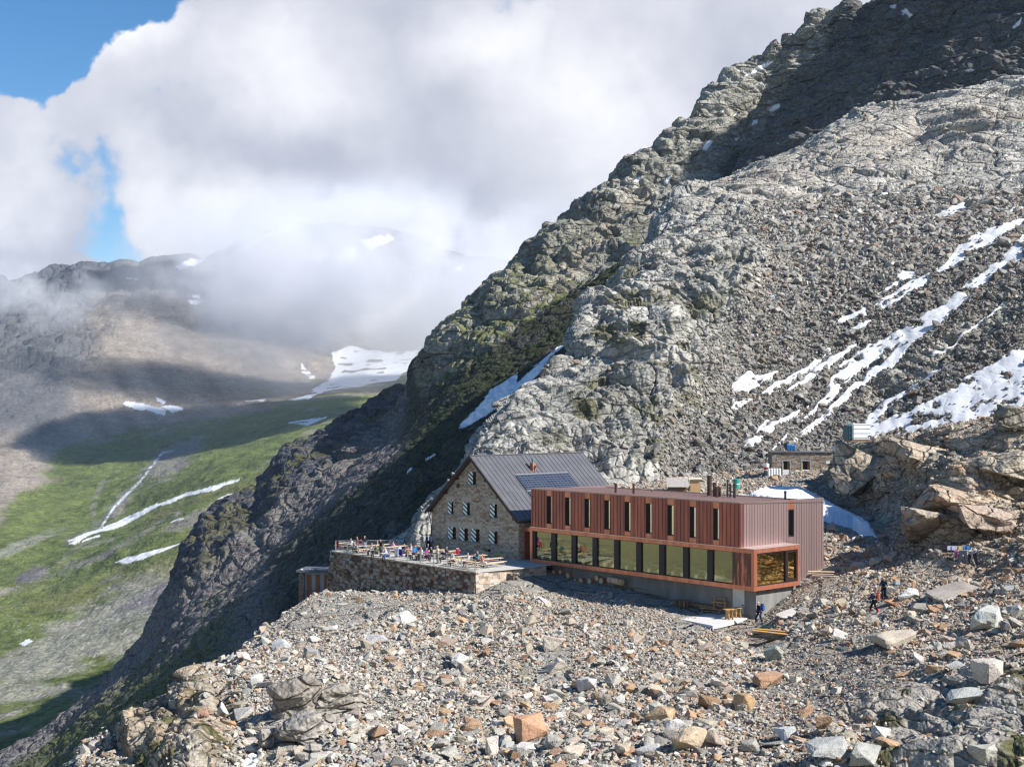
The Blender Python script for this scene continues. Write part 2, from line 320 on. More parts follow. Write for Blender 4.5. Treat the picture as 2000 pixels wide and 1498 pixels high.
moss = sst(fbm(P/3.5, 4, 21)+0.35*n2, 0.34, 0.6)*np.clip(lowr*1.2+0.6*leftc+soft(px1, py1, 1900, 1020, 160, 40, -35)*1.5+soft(px1, py1, 1960, 930, 120, 60), 0, 1)
moss = np.clip(moss+sst(soft(px1, py1, 1930, 1025, 95, 16, -38)+0.2*n2, 0.25, 0.6)+leftc*sst(fbm(P/2.5, 4, 23), 0.25, 0.5), 0, 1)
moss = np.clip(moss+lowr*sst(fbm(P/2.2, 4, 29), 0.22, 0.45)*0.9, 0, 1); moss *= sst(L1.N[..., 2], 0.2, 0.5)
col = blend(col, (0.085, 0.085, 0.03), moss*0.9)
darkst = sst(soft(px1, py1, 695, 1262, 55, 26, -30)+0.25*n2, 0.3, 0.7)+sst(soft(px1, py1, 1790, 1245, 50, 24, 10)+0.2*n2, 0.3, 0.6)
col = blend(col, (0.10, 0.07, 0.06), np.clip(darkst, 0, 1)*0.8)
MG1 = ground_mat('moraine_ground', (0.16, 0.35), 0.9, 0.38, crack=((0.9, (0.1, -0.25, 0), 2.4), (2.6, (0.1, -0.28, 0), 2.2)))
# snow lying on L1 and at the bottom edge: shares the sheet's surface
L1.build('moraine_slope', np.clip(col, 0.01, 0.9), MG1, kind='structure')
# ------------------------------------------------------------------ L2: near flank of the mountain: scree, slabs and the buttress above the hut
M0 = [
 [(740,1340,150),(780,1250,152),(800,1170,153),(850,1135,156),(900,1090,160),(950,1070,162),(1036,1050,166),(1170,1030,168),(1300,1000,172),(1500,945,180),(1600,935,186),(1700,920,188),(2000,890,184),(2150,880,180)],
 [(740,1290,154),(780,1140,158),(800,1060,160),(830,1010,164),(850,985,166),(900,930,172),(950,900,178),(1000,880,182),(1170,835,192),(1300,820,200),(1500,800,208),(1600,790,212),(1700,775,214),(2000,690,208),(2150,670,205)],
 [(740,1280,160),(780,1090,163),(800,1062,165),(830,1013,170),(850,988,172),(880,960,175),(905,931,180),(935,897,188),(960,850,194),(985,812,205),(1010,778,212),(1060,745,222),(1110,705,232),(1150,660,240),(1200,640,240),(1300,590,240),(1400,575,240),(1600,545,245),(2000,480,238),(2150,460,235)],
 [(740,1280,164),(780,1084,167),(800,1058,168),(830,1009,172),(850,984,174),(880,956,178),(905,927,183),(935,892,191),(960,845,198),(985,808,208),(1010,772,216),(1060,742,226),(1110,690,238),(1150,622,250),(1200,580,260),(1250,520,272),(1300,470,285),(1400,425,290),(1600,400,295),(2000,370,285),(2150,360,280)],
 [(740,1280,168),(780,1080,170),(800,1055,171),(830,1006,175),(850,980,177),(880,953,181),(905,924,187),(935,888,195),(955,838,202),(985,815,213),(1010,785,220),(1060,757,232),(1110,705,245),(1150,640,260),(1195,600,268),(1230,545,278),(1285,500,295),(1305,440,312),(1340,395,325),(1440,342,345),(1500,312,352),(1560,288,358),(1610,255,362),(1650,232,365),(1700,213,366),(1790,205,366),(1830,188,366),(1915,164,366),(2000,153,366),(2150,140,360)],
 [(740,1330,230),(800,1060,240),(850,985,250),(905,932,262),(960,885,275),(1010,840,290),(1060,812,305),(1110,760,330),(1150,690,355),(1195,640,380),(1230,556,405),(1285,504,430),(1305,446,445),(1340,399,455),(1440,346,470),(1500,318,470),(1610,262,460),(1700,235,455),(1790,225,450),(1915,185,440),(2000,172,430),(2150,160,420)],  # unseen back of the buttress kept high to shade the gully
 [(740,1500,270),(905,1200,300),(1010,1050,330),(1150,900,390),(1305,700,490),(1440,560,510),(1610,450,500),(1790,400,490),(2150,350,470)],
]
L2 = Sheet(M0, 740, 2150, 1.25, [90, 210, 190, 150, 50, 20], [8, 8, 6, 5, 2, 4, 8])
P = L2.P; px2, py2 = proj(P)
scree_line = 385+(2000-px2)*0.02                                   # slabs above this row, scree below
slab = sst(scree_line+18*vn(P/25, 2)-py2, -10, 22)*sst(px2, 1230, 1330)
w2 = fbm(P/30, 4, 31)
butt = np.clip(1-sst(px2+0.35*(py2-700)+70*w2, 1330, 1440), 0, 1)*(1-slab)        # solid rock on the left, towards the gully
mid = soft(px2, py2, 1380, 470, 140, 130)*1.4
butt = np.clip(butt+mid+sst(soft(px2, py2, 1830, 690, 330, 46, -33)+0.15*w2, 0.15, 0.5)*0.8, 0, 1)
solid = np.clip(butt+slab, 0, 1)
ST2 = np.array(Matrix.Rotation(R_(-28), 3, 'Y')@Matrix.Rotation(R_(28), 3, 'X'), dtype=np.float32)
def strat2(P, a, b, c): return (P@ST2)*np.array([1/a, 1/b, 1/c], np.float32)
wv = (vn(P/9, 41)*0.3)[..., None]
a1, i1 = facets(strat2(P, 36, 32, 7)+wv, 4, 0.6); a2, i2 = facets(strat2(P, 13, 11, 3.0)+wv, 5, 0.8)
a3, i3 = facets(strat2(P, 4.5, 4, 1.4)+wv, 6, 0.9); a4, i4 = facets(strat2(P, 1.9, 1.7, 0.7), 7, 0.9)
h = solid*(a1*(1.5+1.1*butt)+a2*(0.35+0.75*butt)+a3*(0.2+0.4*butt)+a4*(0.08+0.2*butt)+(2.4+1.6*slab)*ledges(P, (0.34, 0.2, 0.92), 7.5, 3, i1*0.3)+2.2*slab*ledges(P, (0.25, 0.3, 0.92), 19, 15, i1*0.15)+(0.7+0.4*butt)*ledges(P, (0.30, 0.25, 0.92), 2.6, 8, i2*0.35)+0.22*ledges(P, (0.4, 0.1, 0.9), 1.0, 11, i3*0.3))+0.8*solid*ridged(P/26, 2, 44)
b3, j3 = facets(P/2.3, 8, 0.9); b4, j4 = facets(P/1.1, 9, 0.9)
h += (1-solid)*(2.0*fbm(P/45, 4, 46)+b3*0.34+b4*0.22+0.12*fbm(P/0.8, 2, 47))
gl = ridged(P*np.array([1/55, 1/55, 1/55])+5, 3, 48); h += butt*gl*2.0
SNOW2 = [sc_poly(p, 0.35, 1300, 400) for p in [
 [(2010,195),(2010,300),(1830,400),(1640,560),(1480,690),(1370,770),(1320,830),(1240,900),(1100,1000),(960,1100),(860,1190),(715,1305),(760,1235),(850,1150),(960,1050),(1110,930),(1240,830),(1300,760),(1330,715),(1420,640),(1560,540),(1700,430),(1850,320)],
 [(2010,105),(2010,165),(1900,190),(1800,240),(1680,290),(1640,340),(1500,400),(1380,480),(1250,570),(1100,615),(955,658),(985,615),(1150,565),(1300,515),(1390,440),(1500,400),(1540,350),(1640,240),(1700,200),(1800,150)],
 [(2010,775),(1830,885),(1700,940),(1590,1020),(1480,1080),(1400,1110),(1280,1150),(1150,1200),(1100,1230),(1120,1260),(1600,1240),(2010,1200)],
 [(1080,1220),(1150,1130),(1220,1070),(1300,1015),(1420,950),(1500,900),(1580,865),(1560,890),(1420,975),(1330,1035),(1240,1110),(1160,1210)],
 [(380,970),(440,910),(490,885),(520,920),(560,915),(640,878),(610,935),(560,960),(480,1002),(400,990)],
 [(360,1115),(420,1060),(505,1033),(470,1075),(400,1118)], [(540,1020),(640,950),(760,890),(905,780),(930,785),(850,870),(700,950),(600,1015)],
 [(685,990),(900,840),(1062,760),(1065,785),(940,860),(820,935),(700,995)],
 [(740,1180),(820,1100),(900,1030),(930,920),(1000,880),(1060,820),(1250,720),(1400,640),(1465,640),(1320,745),(1170,850),(1010,950),(950,1040),(880,1080)],
 [(405,1368),(440,1305),(520,1230),(650,1158),(770,1085),(745,1125),(655,1190),(560,1265),(450,1350)],
 [(1450,85),(1540,45),(1640,8),(1730,0),(1740,22),(1600,85),(1480,97)], [(1890,65),(2010,10),(2010,50),(1920,75)],
 [(1290,400),(1372,362),(1405,390),(1370,412),(1310,424)], [(840,305),(900,290),(985,288),(900,303)], [(1940,120),(2010,90),(2010,108),(1950,130)],
 [(560,1300),(605,1265),(600,1285),(565,1310)], [(575,500),(650,480),(670,490),(600,510)], [(1000,720),(1100,650),(1180,625),(1100,680)]]]
SNOW2.append(sc_poly([(1075,1132),(1180,1095),(1250,1078),(1325,1090),(1250,1112),(1160,1118)], 0.35, 1300, 0))
wx = fbm(P/4.0, 6, 71, 0.65)*7; wy = fbm(P/4.0, 6, 72, 0.65)*6; sn = np.zeros(px2.shape, bool)
for pl in SNOW2: sn |= inpoly(px2+wx, py2+wy, pl)
def blur(a, k):
    a = a.astype(float)
    for _ in range(k):
        q = np.pad(a, 1, 'edge'); a = (q[1:-1, 1:-1]+q[:-2, 1:-1]+q[2:, 1:-1]+q[1:-1, :-2]+q[1:-1, 2:])/5
    return a
for (xa_, ya_, xb_, yb_, wd_) in ((1480,830,1620,700,3),(1560,800,1700,670,3.5),(1600,790,1745,650,3),(1650,640,1790,545,4),(1700,600,1880,500,4),(1640,705,1760,640,3),(1780,560,1950,450,3.5),(1715,575,1830,510,3),(1500,880,1560,820,2.5),(1760,770,1850,710,3),(1820,690,1960,590,2)):
    t = np.clip(((px2-xa_)*(xb_-xa_)+(py2-ya_)*(yb_-ya_))/((xb_-xa_)**2+(yb_-ya_)**2), 0, 1); dd_ = np.hypot(px2-xa_-t*(xb_-xa_)+wx*0.4, py2-ya_-t*(yb_-ya_)+wy*0.4)
    sn |= dd_ < wd_*(0.25+1.3*np.clip(vn(P/14, 75)+0.35, 0, 1))
sn &= ~(fbm(P/2.2, 3, 77) > 0.5)
sb_ = blur(sn, 4); h = h*(1-0.96*sb_)+sb_*0.15+blur(h, 36)*0.7*sb_
nearh = soft(px2, py2, 1215, 960, 420, 40); h *= (1-0.7*np.clip(nearh*2+soft(px2, py2, 860, 990, 150, 130)*1.8, 0, 1)); h *= 1-0.4*np.clip(soft(px2, py2, 1080, 740, 150, 110, -40)*2, 0, 1)
L2.displace(h)
n1 = fbm(P/9, 5, 51); n2 = fbm(P/2.5, 4, 52); n3 = fbm(P/40, 3, 53)
col = np.ones(P.shape)*np.array([0.245, 0.235, 0.205])*(1+0.25*j3+0.2*j4)[..., None]
col = blend(col, (0.30, 0.275, 0.235), sst(n1+(600-py2)/500, -0.3, 0.9)*0.55)
col = blend(col, (0.25, 0.165, 0.115), 0.6*sst(n1+0.6*j3+(py2-700)/250-np.abs(px2-1550)/600, 0.0, 1.0)*0.5)
rc = np.ones(P.shape)*np.array([0.40, 0.385, 0.345])*(1+0.13*i2+0.15*i3+0.12*i4)[..., None]
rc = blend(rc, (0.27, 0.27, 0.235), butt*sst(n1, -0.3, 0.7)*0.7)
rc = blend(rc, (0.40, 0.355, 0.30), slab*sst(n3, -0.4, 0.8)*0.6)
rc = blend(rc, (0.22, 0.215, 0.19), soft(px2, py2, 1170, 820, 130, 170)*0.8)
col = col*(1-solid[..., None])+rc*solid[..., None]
moss = sst(fbm(P/8, 5, 61)+0.3*n2+0.25*soft(px2, py2, 1270, 740, 230, 260), 0.22, 0.5)*np.clip(soft(px2, py2, 1260, 720, 330, 330)*1.8, 0, 1)
col = blend(col, (0.115, 0.11, 0.05), moss*0.75)
snc = np.array([0.66, 0.67, 0.69])*(1+0.06*vn(P/1.5, 73)+0.14*fbm(P/7, 4, 74))[..., None]
col = np.where(sn[..., None], snc, col)
MG2 = ground_mat('mountain_rock', (0.55, 0.9), 0.8, 0.33, crack=((1.6, (0.3, 0.42, 0), 2.2), (4.5, (0.25, 0.38, 0), 2.6)))
L2.snow = sn; L2.solid = solid
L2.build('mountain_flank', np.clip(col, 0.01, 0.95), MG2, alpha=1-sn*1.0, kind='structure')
# ------------------------------------------------------------------ L3: the high ridge behind, its shaded gully and the dark slate spur
SKY3 = [(-200,1580,560),(100,1420,580),(200,1330,590),(280,1250,600),(310,1186,610),(330,1140,615),(345,1112,618),(360,1060,622),(385,1036,628),(400,1006,630),(430,985,636),(480,965,640),(505,955,645),(520,925,650),(530,900,655),(560,876,660),(620,846,672),(700,802,690),(745,778,700),(795,742,715),(806,705,640),(822,680,625),(845,655,622),(880,630,622),(900,610,624),(930,590,627),(960,560,632),(1010,500,640),(1060,462,648),(1110,420,655),(1150,395,660),(1180,365,665),(1230,330,672),(1260,300,676),(1330,240,686),(1350,236,688),(1370,210,690),(1450,150,700),(1500,120,705),(1506,92,706),(1530,96,706),(1545,82,705),(1575,75,702),(1582,50,700),(1600,38,700),(1622,44,698),(1640,25,696),(1663,8,695),(1680,28,690),(1700,22,680),(1722,4,670),(1760,-40,650),(1820,-90,630),(2000,-200,600),(2150,-330,590),(2400,-620,570),(2800,-1000,520),(3400,-1500,480)]  # unseen peak right of the view added to shade face and gully
def mv(c, dy, dd, lo=-1e9, hi=1e9): return [(a, b+dy, d+dd) for a, b, d in c if lo <= a <= hi]
N3 = [
 [(-200,1900,170),(200,1750,190),(368,1600,205),(590,1420,230),(845,1200,240),(960,1080,255),(1110,940,300),(1305,720,380),(1440,560,440),(1610,440,470),(1790,380,480),(2150,330,480),(3400,300,300)],
 [(-200,1800,230),(100,1700,250),(300,1480,270),(450,1340,290),(590,1225,310),(700,1140,330),(800,1060,345),(900,985,365),(1000,880,390),(1100,780,420),(1200,660,445),(1305,560,470),(1440,430,520),(1610,330,560),(1790,240,540),(2150,150,500),(3400,-100,330)],
 [(-200,1720,330),(100,1560,350),(250,1400,370),(400,1270,395),(520,1150,420),(600,1070,440),(700,970,460),(800,890,475),(860,850,480),(950,770,495),(1050,690,520),(1150,600,545),(1250,490,575),(1350,400,610),(1440,338,640),(1500,300,640),(1560,262,610),(1700,200,590),(1900,100,560),(2150,20,530),(3400,-400,380)],
 [(-200,1650,440),(100,1490,460),(200,1400,475),(300,1310,490),(400,1200,505),(480,1120,520),(560,1040,535),(640,960,550),(720,890,565),(790,840,580),(820,800,560),(860,760,555),(930,690,560),(1000,630,575),(1080,560,590),(1160,490,605),(1240,420,625),(1330,340,645),(1420,270,665),(1500,220,690),(1550,190,672),(1600,160,650),(1700,120,630),(1900,0,600),(2150,-100,560),(3400,-700,420)],
 SKY3,
 [(a, b+150, d+90) for a, b, d in SKY3],
 [(a, b+500, d+260) for a, b, d in SKY3],
]
L3 = Sheet(N3, -200, 3000, 1.8, [30, 150, 160, 190, 24, 6], [20, 12, 8, 6, 1, 4, 8])
P = L3.P; px3, py3 = proj(P)
w3 = fbm(P/60, 5, 81)
spur = sst(800-px3-0.0*(py3), 0, 14)*sst(12*w3+(sst(px3,300,330)*1)*(px3*0+1)*40-((py3-1185)+(px3-310)*0.80+60)*0.5, -12, 26)
face = sst(px3+(py3-340)*0.66, 1428, 1455)*sst(1060-py3, 0, 40)*sst(px3, 1380, 1440)
wv = (vn(P/14, 41)*0.35)[..., None]
ST3 = np.array(Matrix.Rotation(R_(38), 3, 'Y')@Matrix.Rotation(R_(-20), 3, 'X'), dtype=np.float32)
Q = P@ST3
a1, i1 = facets(Q*np.array([1/70, 1/60, 1/20])+wv, 11, 0.7); a2, i2 = facets(Q*np.array([1/26, 1/22, 1/8])+wv, 12, 0.8)
a3, i3 = facets(Q*np.array([1/9, 1/9, 1/3.5])+wv, 13, 0.9); a4, i4 = facets(P/2.6, 14, 0.9)
up = sst(py3*-1+1000, 0, 200)
rocky = np.clip(sst(px3, 795, 830)*sst(w3*60+(830-py3)-(px3-830)*0.70*-1-60, -40, 60)*0+sst(px3, 800, 830)*sst(-(py3+(px3-820)*0.72-800)+50*w3, -20, 60)+spur+face, 0, 1)
h = rocky*(a1*3.4+a2*2.0+a3*1.2+a4*0.6+5.0*ledges(P, (-0.55, 0.2, 0.81), 17, 4, i1*0.3)+2.2*ledges(P, (-0.5, 0.3, 0.81), 6, 9, i2*0.35)+0.9*ledges(P, (-0.6, 0.1, 0.79), 2.4, 12, i3*0.3))+(1-rocky)*(a3*0.6+a4*0.35+2.5*fbm(P/30, 4, 82))+rocky*4.5*ridged(P/60, 4, 83)
h *= 1-0.42*spur
top = soft(px3, py3, 1590, 70, 170, 150, 40); h += top*(a2*2+a3*1.2)
L3.displace(h)
n1 = fbm(P/18, 5, 85); n2 = fbm(P/5, 4, 86); px3, py3 = proj(L3.P)
nz = L3.N[..., 2]
col = np.ones(P.shape)*np.array([0.21, 0.205, 0.175])*(1+0.15*i2+0.2*i3+0.15*i4)[..., None]
col = blend(col, (0.34, 0.33, 0.29), rocky*sst(n1+0.4*i2, 0.0, 0.8)*0.8)
col = blend(col, (0.31, 0.27, 0.225), rocky*sst(soft(px3, py3, 1090, 560, 330, 46, -48)*1.5+0.6*n1, 0.5, 1.0)*0.8)
gmask = sst(nz+0.25*n1+(py3-600)/1600, 0.42, 0.75)*sst(px3, 780, 830)*sst(py3, 300, 560)
col = blend(col, (0.095, 0.108, 0.032), np.clip(gmask*sst(n2+0.5*n1, -0.8, 0.1), 0, 1)*0.85)
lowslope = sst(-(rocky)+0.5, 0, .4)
col = col*(1-0.68*lowslope[..., None]); col = blend(col, (0.045, 0.055, 0.03), lowslope*sst(n1, -0.5, 0.4)*0.6)  # gully slope darkened: its shadow put into the colour, with dark grass
col = blend(col, (0.115, 0.115, 0.115), face*0.85)  # same rock as the ridge; the face's shadow is put into this darker colour
slate = np.ones(P.shape)*np.array([0.085, 0.088, 0.105])*(1+0.2*i2+0.25*i3)[..., None]
slate = blend(slate, (0.19, 0.17, 0.15), sst(n2+0.5*i3, 0.4, 1.0)*0.5)
slate = blend(slate, (0.105, 0.10, 0.04), sst(nz+0.3*n1, 0.78, 0.95)*0.8)
col = col*(1+0.22*(rocky*(1-face)*(1-np.clip(spur, 0, 1))))[..., None]  # sunlight on the open ridge put into its lighter rock colour
spc = np.clip(spur, 0, 1); col = col*(1-spc[..., None])+slate*spc[..., None]
# the grey stream of debris below the spur, then grass towards the valley; gully shadow painted dark past the line
dl = py3-(1000+(600-px3)*0.79)                     # distance below the shadow line (600,1000)-(0,1474)
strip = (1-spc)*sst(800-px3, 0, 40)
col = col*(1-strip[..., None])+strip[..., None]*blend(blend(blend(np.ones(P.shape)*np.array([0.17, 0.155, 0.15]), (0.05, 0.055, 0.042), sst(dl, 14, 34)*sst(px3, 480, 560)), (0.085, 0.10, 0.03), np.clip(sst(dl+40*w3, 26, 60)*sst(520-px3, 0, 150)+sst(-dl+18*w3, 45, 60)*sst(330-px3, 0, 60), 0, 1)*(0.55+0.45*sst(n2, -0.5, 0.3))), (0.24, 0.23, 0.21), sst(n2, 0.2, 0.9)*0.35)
SNOW3 = [sc_poly([(450,1232),(530,1150),(600,1060),(700,995),(717,990),(710,1032),(760,985),(840,922),(900,868),(940,840),(925,868),(850,932),(842,962),(745,1062),(700,1072),(660,1122),(560,1192),(490,1228)], 0.434, 700, 300),
 sc_poly([(300,1378),(345,1350),(352,1354),(310,1380)], 0.434, 700, 300), sc_poly([(215,1430),(238,1410),(243,1414),(220,1432)], 0.434, 700, 300)]
SNOW3 += [sc_poly(p, 0.35, 1300, 0) for p in [
 [(565,612),(600,583),(642,588),(640,606),(590,619)], [(472,692),(490,673),(519,670),(510,697),(480,700)], [(202,832),(250,783),(258,798),(225,848)], [(425,438),(500,383),(560,352),(608,343),(560,378),(480,412)],
 [(-10,1010),(38,978),(10,1028),(-10,1030)], [(1312,62),(1345,52),(1368,75),(1388,85),(1360,98),(1342,78),(1325,92)], [(1932,162),(1988,102),(1975,142),(1945,167)], [(1670,402),(1700,388),(1728,388),(1690,405)],
 [(1247,36),(1288,26),(1288,50),(1265,46)], [(378,778),(418,763),(395,782)], [(1890,210),(1915,192),(1912,200),(1892,212)], [(1930,260),(1970,240),(1965,246),(1932,263)], [(305,632),(320,615),(330,618),(322,630)], [(375,650),(395,618),(390,640),(380,652)]]]
SNOW3.append([(1238,352),(1244,346),(1258,347),(1250,353)])
wx = fbm(P/6, 4, 91)*3; wy = fbm(P/6, 4, 92)*3; sn3 = np.zeros(px3.shape, bool)
for pl in SNOW3: sn3 |= inpoly(px3+wx, py3+wy, pl)
col = np.where(sn3[..., None], np.array([0.80, 0.82, 0.86]), col)
MG3 = ground_mat('ridge_rock', (1.1, 2.0), 0.8, 0.32, crack=((3.2, (0.2, -0.6, 0), 2.2), (9, (0.3, -0.65, 0), 2.6)))
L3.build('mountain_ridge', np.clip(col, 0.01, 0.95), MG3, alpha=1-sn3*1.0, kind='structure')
# ------------------------------------------------------------------ L5: the valley and the far mountain
SKY5 = [(-400,600,4300),(-100,575,4200),(0,556,4150),(40,541,4120),(80,528,4100),(165,524,4050),(215,520,4000),(228,513,4000),(270,516,4000),(300,507,4000),(350,504,4050),(395,506,4100),(430,492,4200),(470,472,4300),(530,452,4400),(600,438,4500),(680,440,4550),(760,450,4600),(830,470,4650),(900,500,4700),(1300,560,4700)]
N5 = [
 [(-400,1900,420),(1300,1900,420)],
 [(-400,1600,640),(0,1540,640),(300,1450,700),(1300,1300,760)],
 [(-400,1350,900),(0,1300,950),(200,1240,1050),(400,1160,1150),(1300,1000,1200)],
 [(-400,1150,1350),(0,1110,1500),(130,1065,1650),(250,1060,1500),(400,1020,1450),(560,940,1600),(800,860,1700),(1300,840,1800)],
 [(-400,1060,1700),(0,1020,1900),(150,1000,2050),(250,985,2000),(400,930,1950),(560,870,2150),(800,800,2350),(1300,790,2400)],
 [(-400,950,2100),(0,890,2450),(200,880,2600),(400,850,2650),(560,800,2750),(680,765,2950),(800,745,3100),(1300,740,3100)],
 [(-400,830,2500),(0,770,2850),(200,760,3000),(400,755,3150),(560,750,3250),(700,715,3500),(800,695,3600),(1300,690,3600)],
 [(-400,700,3200),(0,650,3500),(250,640,3500),(500,640,3650),(700,640,3900),(1300,640,4100)],
 SKY5, [(a, b+120, d+500) for a, b, d in SKY5]]
L5 = Sheet(N5, -400, 1100, 1.7, [10, 130, 115, 70, 90, 85, 60, 80, 10], [10, 10, 10, 10, 10, 10, 10, 8, 1, 5])
P = L5.P; px5, py5 = proj(P)
w5 = fbm(P/260, 5, 101); hi = sst(760-py5+40*w5, -60, 60)
r5 = ridged(P*np.array([1/170, 1/170, 1/420]), 5, 102); crag = sst(180-px5+60*w5, -60, 60)*sst(880-py5, 0, 60)
a1, i1 = facets(P/120, 15, 0.8); a2, i2 = facets(P/40, 16, 0.9)
h = hi*(r5*10)*(0.4+crag)+hi*(a1*12+a2*6)*(crag+0.1+sst(620-py5, 0, 50)*0.7)+(1-hi)*(10*fbm(P/120, 5, 103)+2.2*ridged(P/30, 3, 104)+0.7*fbm(P/9, 3, 124))
L5.displace(h)
px5, py5 = proj(L5.P); n1 = fbm(P/150, 5, 105); n2 = fbm(P/30, 5, 106); n3 = fbm(P/400, 4, 107)
sx = np.array([1/30, 1/240, 1/240], np.float32); streak = fbm((P@np.array(Matrix.Rotation(R_(25), 3, 'Z'), np.float32))*sx, 4, 108)
grass = np.ones(P.shape)*np.array([0.110, 0.136, 0.040])*(1+0.3*n2+0.15*n1+0.28*fbm(P/9, 3, 125))[..., None]
grass = blend(grass, (0.15, 0.125, 0.055), sst(n1+0.3*n2, 0.2, 0.9)*0.5)
scree = np.ones(P.shape)*np.array([0.25, 0.215, 0.18])*(1+0.2*n2+0.25*streak)[..., None]
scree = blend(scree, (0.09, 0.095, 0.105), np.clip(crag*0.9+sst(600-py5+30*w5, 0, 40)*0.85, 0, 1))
# the scree/grass limit runs from (0,1000) over (250,850) to (600,790)
lim = np.interp(px5[0], [-400, 0, 60, 130, 250, 400, 480, 600, 800], [1120, 1000, 930, 880, 835, 820, 790, 765, 745])[None]
gm = sst(py5-lim+35*n1+22*n2, -14, 30)
col = scree*(1-gm[..., None])+grass*gm[..., None]
# lower left: striped slopes, boulder fields between grass
q = py5+(px5)*0.62; st1 = soft(px5*0, q, 0, 1345, 1, 118)*sst(px5, -400, 200)
bould = sst(st1*1.4+0.6*streak*0+0.55*n2, 0.35, 0.9)*sst(py5, 1080, 1160)
col = blend(col, (0.25, 0.24, 0.21), np.clip(bould, 0, 1)*0.75)
grey = sst(soft(px5, py5, 330, 1150, 190, 26, -23)+0.15*n2, 0.2, 0.6); col = blend(col, (0.15, 0.14, 0.15), grey*0.9)
grey = sst(soft(px5, py5, 440, 985, 230, 22, -24)+0.2*n2, 0.3, 0.7); col = blend(col, (0.20, 0.18, 0.155), grey*0.8)
grey = sst(soft(px5, py5, 60, 1125, 70, 26, -28)+0.25*n2, 0.3, 0.6); col = blend(col, (0.12, 0.11, 0.12), grey*0.9)
grey = sst(soft(px5, py5, 40, 1065, 140, 18, -22)+0.25*n2, 0.3, 0.7); col = blend(col, (0.26, 0.25, 0.23), grey*0.6)
grey = sst(soft(px5, py5, 330, 900, 130, 50, -38)+0.3*n2, 0.35, 0.7); col = blend(col, (0.22, 0.20, 0.185), grey*0.75)
grey = sst(soft(px5, py5, 235, 985, 60, 24, -60)+0.3*n2, 0.3, 0.7); col = blend(col, (0.27, 0.24, 0.20), grey*0.7)
SNOW5 = [sc_poly(p, 0.4138, 0, 480) for p in [
 [(318,1406),(400,1358),(520,1318),(640,1262),(810,1192),(900,1162),(1030,1122),(1150,1095),(1040,1140),(880,1184),(760,1232),(660,1280),(560,1330),(450,1360),(350,1404)],
 [(540,1502),(650,1456),(760,1426),(875,1392),(800,1430),(660,1488)], [(572,748),(600,736),(640,740),(700,752),(750,768),(787,780),(780,797),(720,782),(650,772),(600,762)],
 [(752,760),(790,748),(820,758),(863,770),(862,784),(820,787),(790,777)], [(733,716),(782,735),(772,742),(740,732)], [(380,1395),(470,1372),(474,1378),(385,1398)], [(800,1305),(840,1288),(885,1285),(840,1302),(805,1312)], [(1020,1188),(1090,1164),(1098,1168),(1030,1190)],
 [(1150,735),(1200,726),(1255,728),(1200,735)], [(595,150),(640,150),(660,160),(610,158)], [(890,260),(950,262),(940,275),(900,272)], [(905,238),(945,235),(940,252),(915,250)]]]
SNOW5 += [[(590,778),(640,742),(655,718),(648,690),(680,676),(720,684),(760,688),(820,684),(800,716),(775,742),(700,753),(640,764),(600,780)], [(560,782),(600,770),(645,758),(600,778)], [(588,710),(600,722),(617,738),(605,738),(592,728)], [(343,522),(370,507),(402,505),(380,519),(350,526)],
 [(466,488),(500,462),(560,444),(600,440),(520,466),(480,488)], [(480,782),(520,778),(515,783)], [(600,500),(625,480),(640,500),(620,515)], [(655,500),(690,480),(700,510),(670,520)], [(560,825),(610,818),(640,814),(600,830)], [(35,1258),(55,1250),(66,1252),(50,1262)], [(700,470),(760,455),(770,470),(720,490)], [(880,530),(905,515),(900,540)]]
wx = fbm(P/30, 4, 111)*3.2; wy = fbm(P/30, 4, 112)*3.2; sn5 = np.zeros(px5.shape, bool)
for pl in SNOW5: sn5 |= inpoly(px5+wx, py5+wy, pl)
sn5 &= ~((vn(P/25, 114) > 0.45) & (px5 > 560))
STREAM = [(375,868),(352,878),(318,884),(300,905),(283,930),(262,952),(240,972),(222,992),(206,1016),(192,1036),(160,1048),(135,1056)]
dm = np.full(px5.shape, 99.0)
for (x1, y1), (x2, y2) in zip(STREAM, STREAM[1:]):
    t = np.clip(((px5-x1)*(x2-x1)+(py5-y1)*(y2-y1))/((x2-x1)**2+(y2-y1)**2), 0, 1); dm = np.minimum(dm, np.hypot(px5-x1-t*(x2-x1)+wx*0.5, py5-y1-t*(y2-y1)))
col = blend(col, (0.16, 0.155, 0.15), sst(-dm, -15, -5)*sst(n2, -0.6, 0.3)*0.7)
col = blend(col, (0.66, 0.70, 0.74), sst(-dm, -3.0, -1.2)*sst(px5*-1, -352, -300)*sst(fbm(P/12, 3, 118), -0.5, 0.0)*0.9)
PATHS = [[(0,1160),(80,1120),(160,1065),(220,1052)],[(350,1000),(280,1040),(200,1085),(130,1105)],[(480,985),(400,1010),(330,1040),(240,1075),(150,1105),(60,1140)],[(0,1398),(60,1370),(150,1325),(240,1270)],[(0,1290),(90,1250),(200,1195),(300,1150)],[(0,1480),(70,1440),(150,1395)],[(190,1040),(180,990),(200,940),(230,920)],[(680,790),(600,850),(560,880),(500,915)]]
for pth in PATHS:
    dm = np.full(px5.shape, 99.0)
    for (x1, y1), (x2, y2) in zip(pth, pth[1:]):
        t = np.clip(((px5-x1)*(x2-x1)+(py5-y1)*(y2-y1))/((x2-x1)**2+(y2-y1)**2), 0, 1); dm = np.minimum(dm, np.hypot(px5-x1-t*(x2-x1), py5-y1-t*(y2-y1)+wx*1.2))
    col = blend(col, (0.22, 0.20, 0.175), sst(-dm, -8, -2)*sst(n2, -0.5, 0.4)*0.75)
